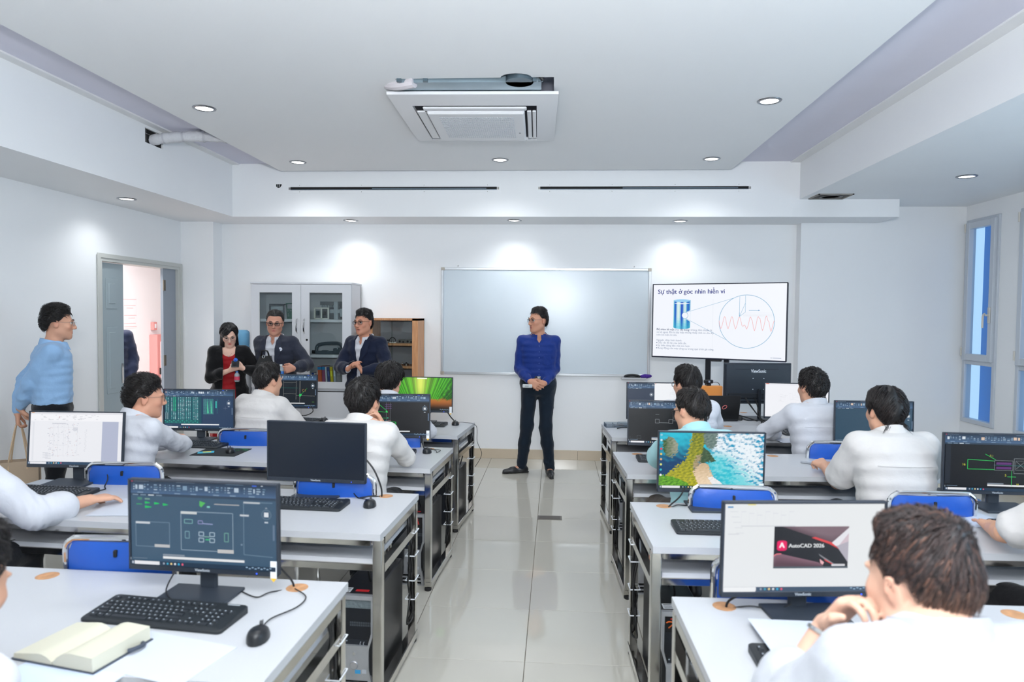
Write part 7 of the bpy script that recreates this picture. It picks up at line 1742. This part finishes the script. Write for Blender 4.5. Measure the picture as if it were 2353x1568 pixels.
student('D','student in white shirt resting an ear on the raised hand before the green axle drawing',(-1.12,3.72),-4,lean=12,hunch=6,head=(-6,4,-3),
  arms={'R':dict(w=(-1.00,3.92,1.02),d=(-.35,-.35,.85),n=(-.8,-.5,-.2),pole=(.5,.6,-1),curl=.7)},hair=flop,glasses=None,wear=dict(shirt=dict(m=WH2,hem=-.04,dl=.024,amp=.006,flare=.05),trousers=DT,shoes=LEATHB))
student('E','student with thick black hair sitting before the bamboo wallpaper screen',(-1.235,4.90),3,lean=10,hunch=6,head=(0,8,0),hair={**flop,'thick':(.034,.030,.030)},H=1.0)
student('F','student in black glasses at the farthest right desk before the split screen',(.985,4.95),10,lean=8,head=(16,6,0),hair={**flop,'thick':(.028,.018,.018)},glasses=((22,22,34),.0022))
student('G','student in pale teal shirt and shorts behind the beach wallpaper monitor',(.815,3.70),12,lean=14,hunch=8,head=(22,14,4),H=.985,wear=dict(shirt=dict(m=TEAL,hem=-.06,dl=.022,amp=.005,sl='short',flare=.05),trousers=BRN,shorts=True,shoes=LEATHB),glasses=((24,24,26),.0020),hair=SPIN(thick=(.022,.014,.014),n=1008,nape=-.8,col2=(44,36,32)),
  arms={'L':dict(w=(.70,4.22,.785),d=(.6,.7,0),n=(0,0,-1),pole=(-1,.1,-.5),curl=.4)})
student('H','student in white shirt with tousled spiky black hair beside the white page screen',(1.86,4.88),6,lean=10,hunch=2,head=(10,4,0),hair=SPIN(thick=(.028,.022,.022),mess=.5,len=.05,n=1152,nape=-.95,w=.0024,over=.25),
  arms={'L':dict(w=(1.70,5.30,.79),d=(-.2,1,.0),n=(0,0,-1),pole=(-1,-.1,-.3),curl=.7)})
student('I','student in loose white tee with a bowl haircut and exposed parting on the right',(1.79,3.64),2,lean=11,hunch=4,head=(4,6,0),wid=1.03,H=1.01,wear=dict(shirt=dict(m=WH2,hem=-.05,dl=.028,amp=.005,sl='short',flare=.06,armdl=.010),trousers=DT,shoes=LEATHB),collar=True,
  hair=SPIN(thick=(.022,.017,.020),side=-.38,nape=-1.0,len=.10,n=1500,mess=.04,w=.0019,grav=.6,part=-.002,col=(16,13,13),col2=(40,30,28)),
  arms={'L':dict(w=(1.60,4.12,.80),d=(-.1,.9,.15),n=(.3,0,-1),pole=(-.3,-.6,-1),curl=.9),'R':dict(w=(2.06,4.16,.79),d=(-.3,1,0),n=(0,0,-1),pole=(.9,-.2,-.9),curl=.4)},h=.0078)
student('A','student with rolled up white sleeves reaching along the keyboard at the left edge',(-2.58,2.60),2,lean=12,hunch=4,head=(-4,10,0),wear=dict(shirt=dict(m=WH,hem=-.04,dl=.024,amp=.007,sl='rolled',flare=.05,armdl=.012),trousers=DT,shoes=LEATHB),
  arms={'R':dict(w=(-2.165,3.03,.795),d=(.45,.85,-.05),n=(0,.05,-1),pole=(.5,-.2,-.9),curl=.30,spread=.10),'L':dict(w=(-2.78,3.22,.785),d=(.35,.9,.0),n=(0,0,-1),pole=(-1,-.2,-.6),curl=.35)},h=.0078)
student('J','student at the right edge with a hand spread on the keyboard and black trousers',(2.08,2.50),-4,lean=14,head=(6,12,0),wear=dict(shirt=dict(m=WH2,hem=-.04,dl=.026,amp=.006,sl='short',flare=.05,armdl=.008),trousers=BLK,shoes=LEATHB),
  arms={'L':dict(w=(1.875,3.02,.785),d=(.38,.92,.02),n=(0,0,-1),pole=(-1,-.3,-.5),curl=.10,spread=.26),'R':dict(w=(2.35,3.05,.785),d=(-.2,1,0),n=(0,0,-1),pole=(1,0,-.5),curl=.4)},
  legs={'L':dict(k=(1.80,2.93,.54),a=(1.78,2.90,.085),t=(-.1,1,0)),'R':dict(k=(2.24,2.95,.53),a=(2.24,2.93,.085),t=(.1,1,0))},skin=(214,162,132),h=.0078)
p=student('K','student with brown tinted hair resting the chin on a hand, right foreground',(.708,1.19),6,lean=8,hunch=2,zp=.62,headoff=(.012,.02,-.055),head=(17,8,3),hs=.96,wid=.97,wear=dict(shirt=dict(m=cloth('near_white_shirt',(184,187,194)),hem=-.05,dl=.028,amp=.006,sl={'L':'rolled','R':'long'},flare=.05,armdl=.008),trousers=DT,shoes=LEATHB),  # same white shirt cloth, colour darkened here to offset the strong near light
  hair=SPIN(front=.40,thick=(.030,.006,.008),n=2600,len=.060,mess=.09,w=.0016,ns=5,grav=.12,whorl=(.01,-.07,.10),nape=-.72,side=-.30,col=(30,25,26),col2=(74,60,58),col3=(116,82,68),fade=(.10,.75,(150,116,98))),skin=(222,178,154),
  arms={'L':dict(w=(.565,1.42,1.045),d=(.35,-.45,.8),n=(.4,-.6,.3),pole=(-.4,.8,-1),curl=.85,tuck=-.5),'R':dict(w=(.98,1.52,.80),d=(-.4,.9,0),n=(0,0,-1),pole=(1,0,-.5),curl=.4)},h=.0062)
S_,E_,W_=p['AR']['L']; e=E_+(W_-E_)*.93; d=(W_-E_)/np.linalg.norm(W_-E_); MB().tube([tuple(e-d*.004),tuple(e+d*.004)],.033,20).build('bracelet',M_chrome,p['root'])
student('M','student in white shirt at the bottom left corner of the picture',(-1.225,1.02),-4,lean=20,hunch=10,head=(0,20,0),arms={'R':dict(w=(-1.54,1.60,.80),d=(-.8,.5,-.1),n=(0,0,-1),pole=(1,.4,-.6),curl=.5)},hair=SPIN(thick=(.026,.018,.018),n=756),h=.009)
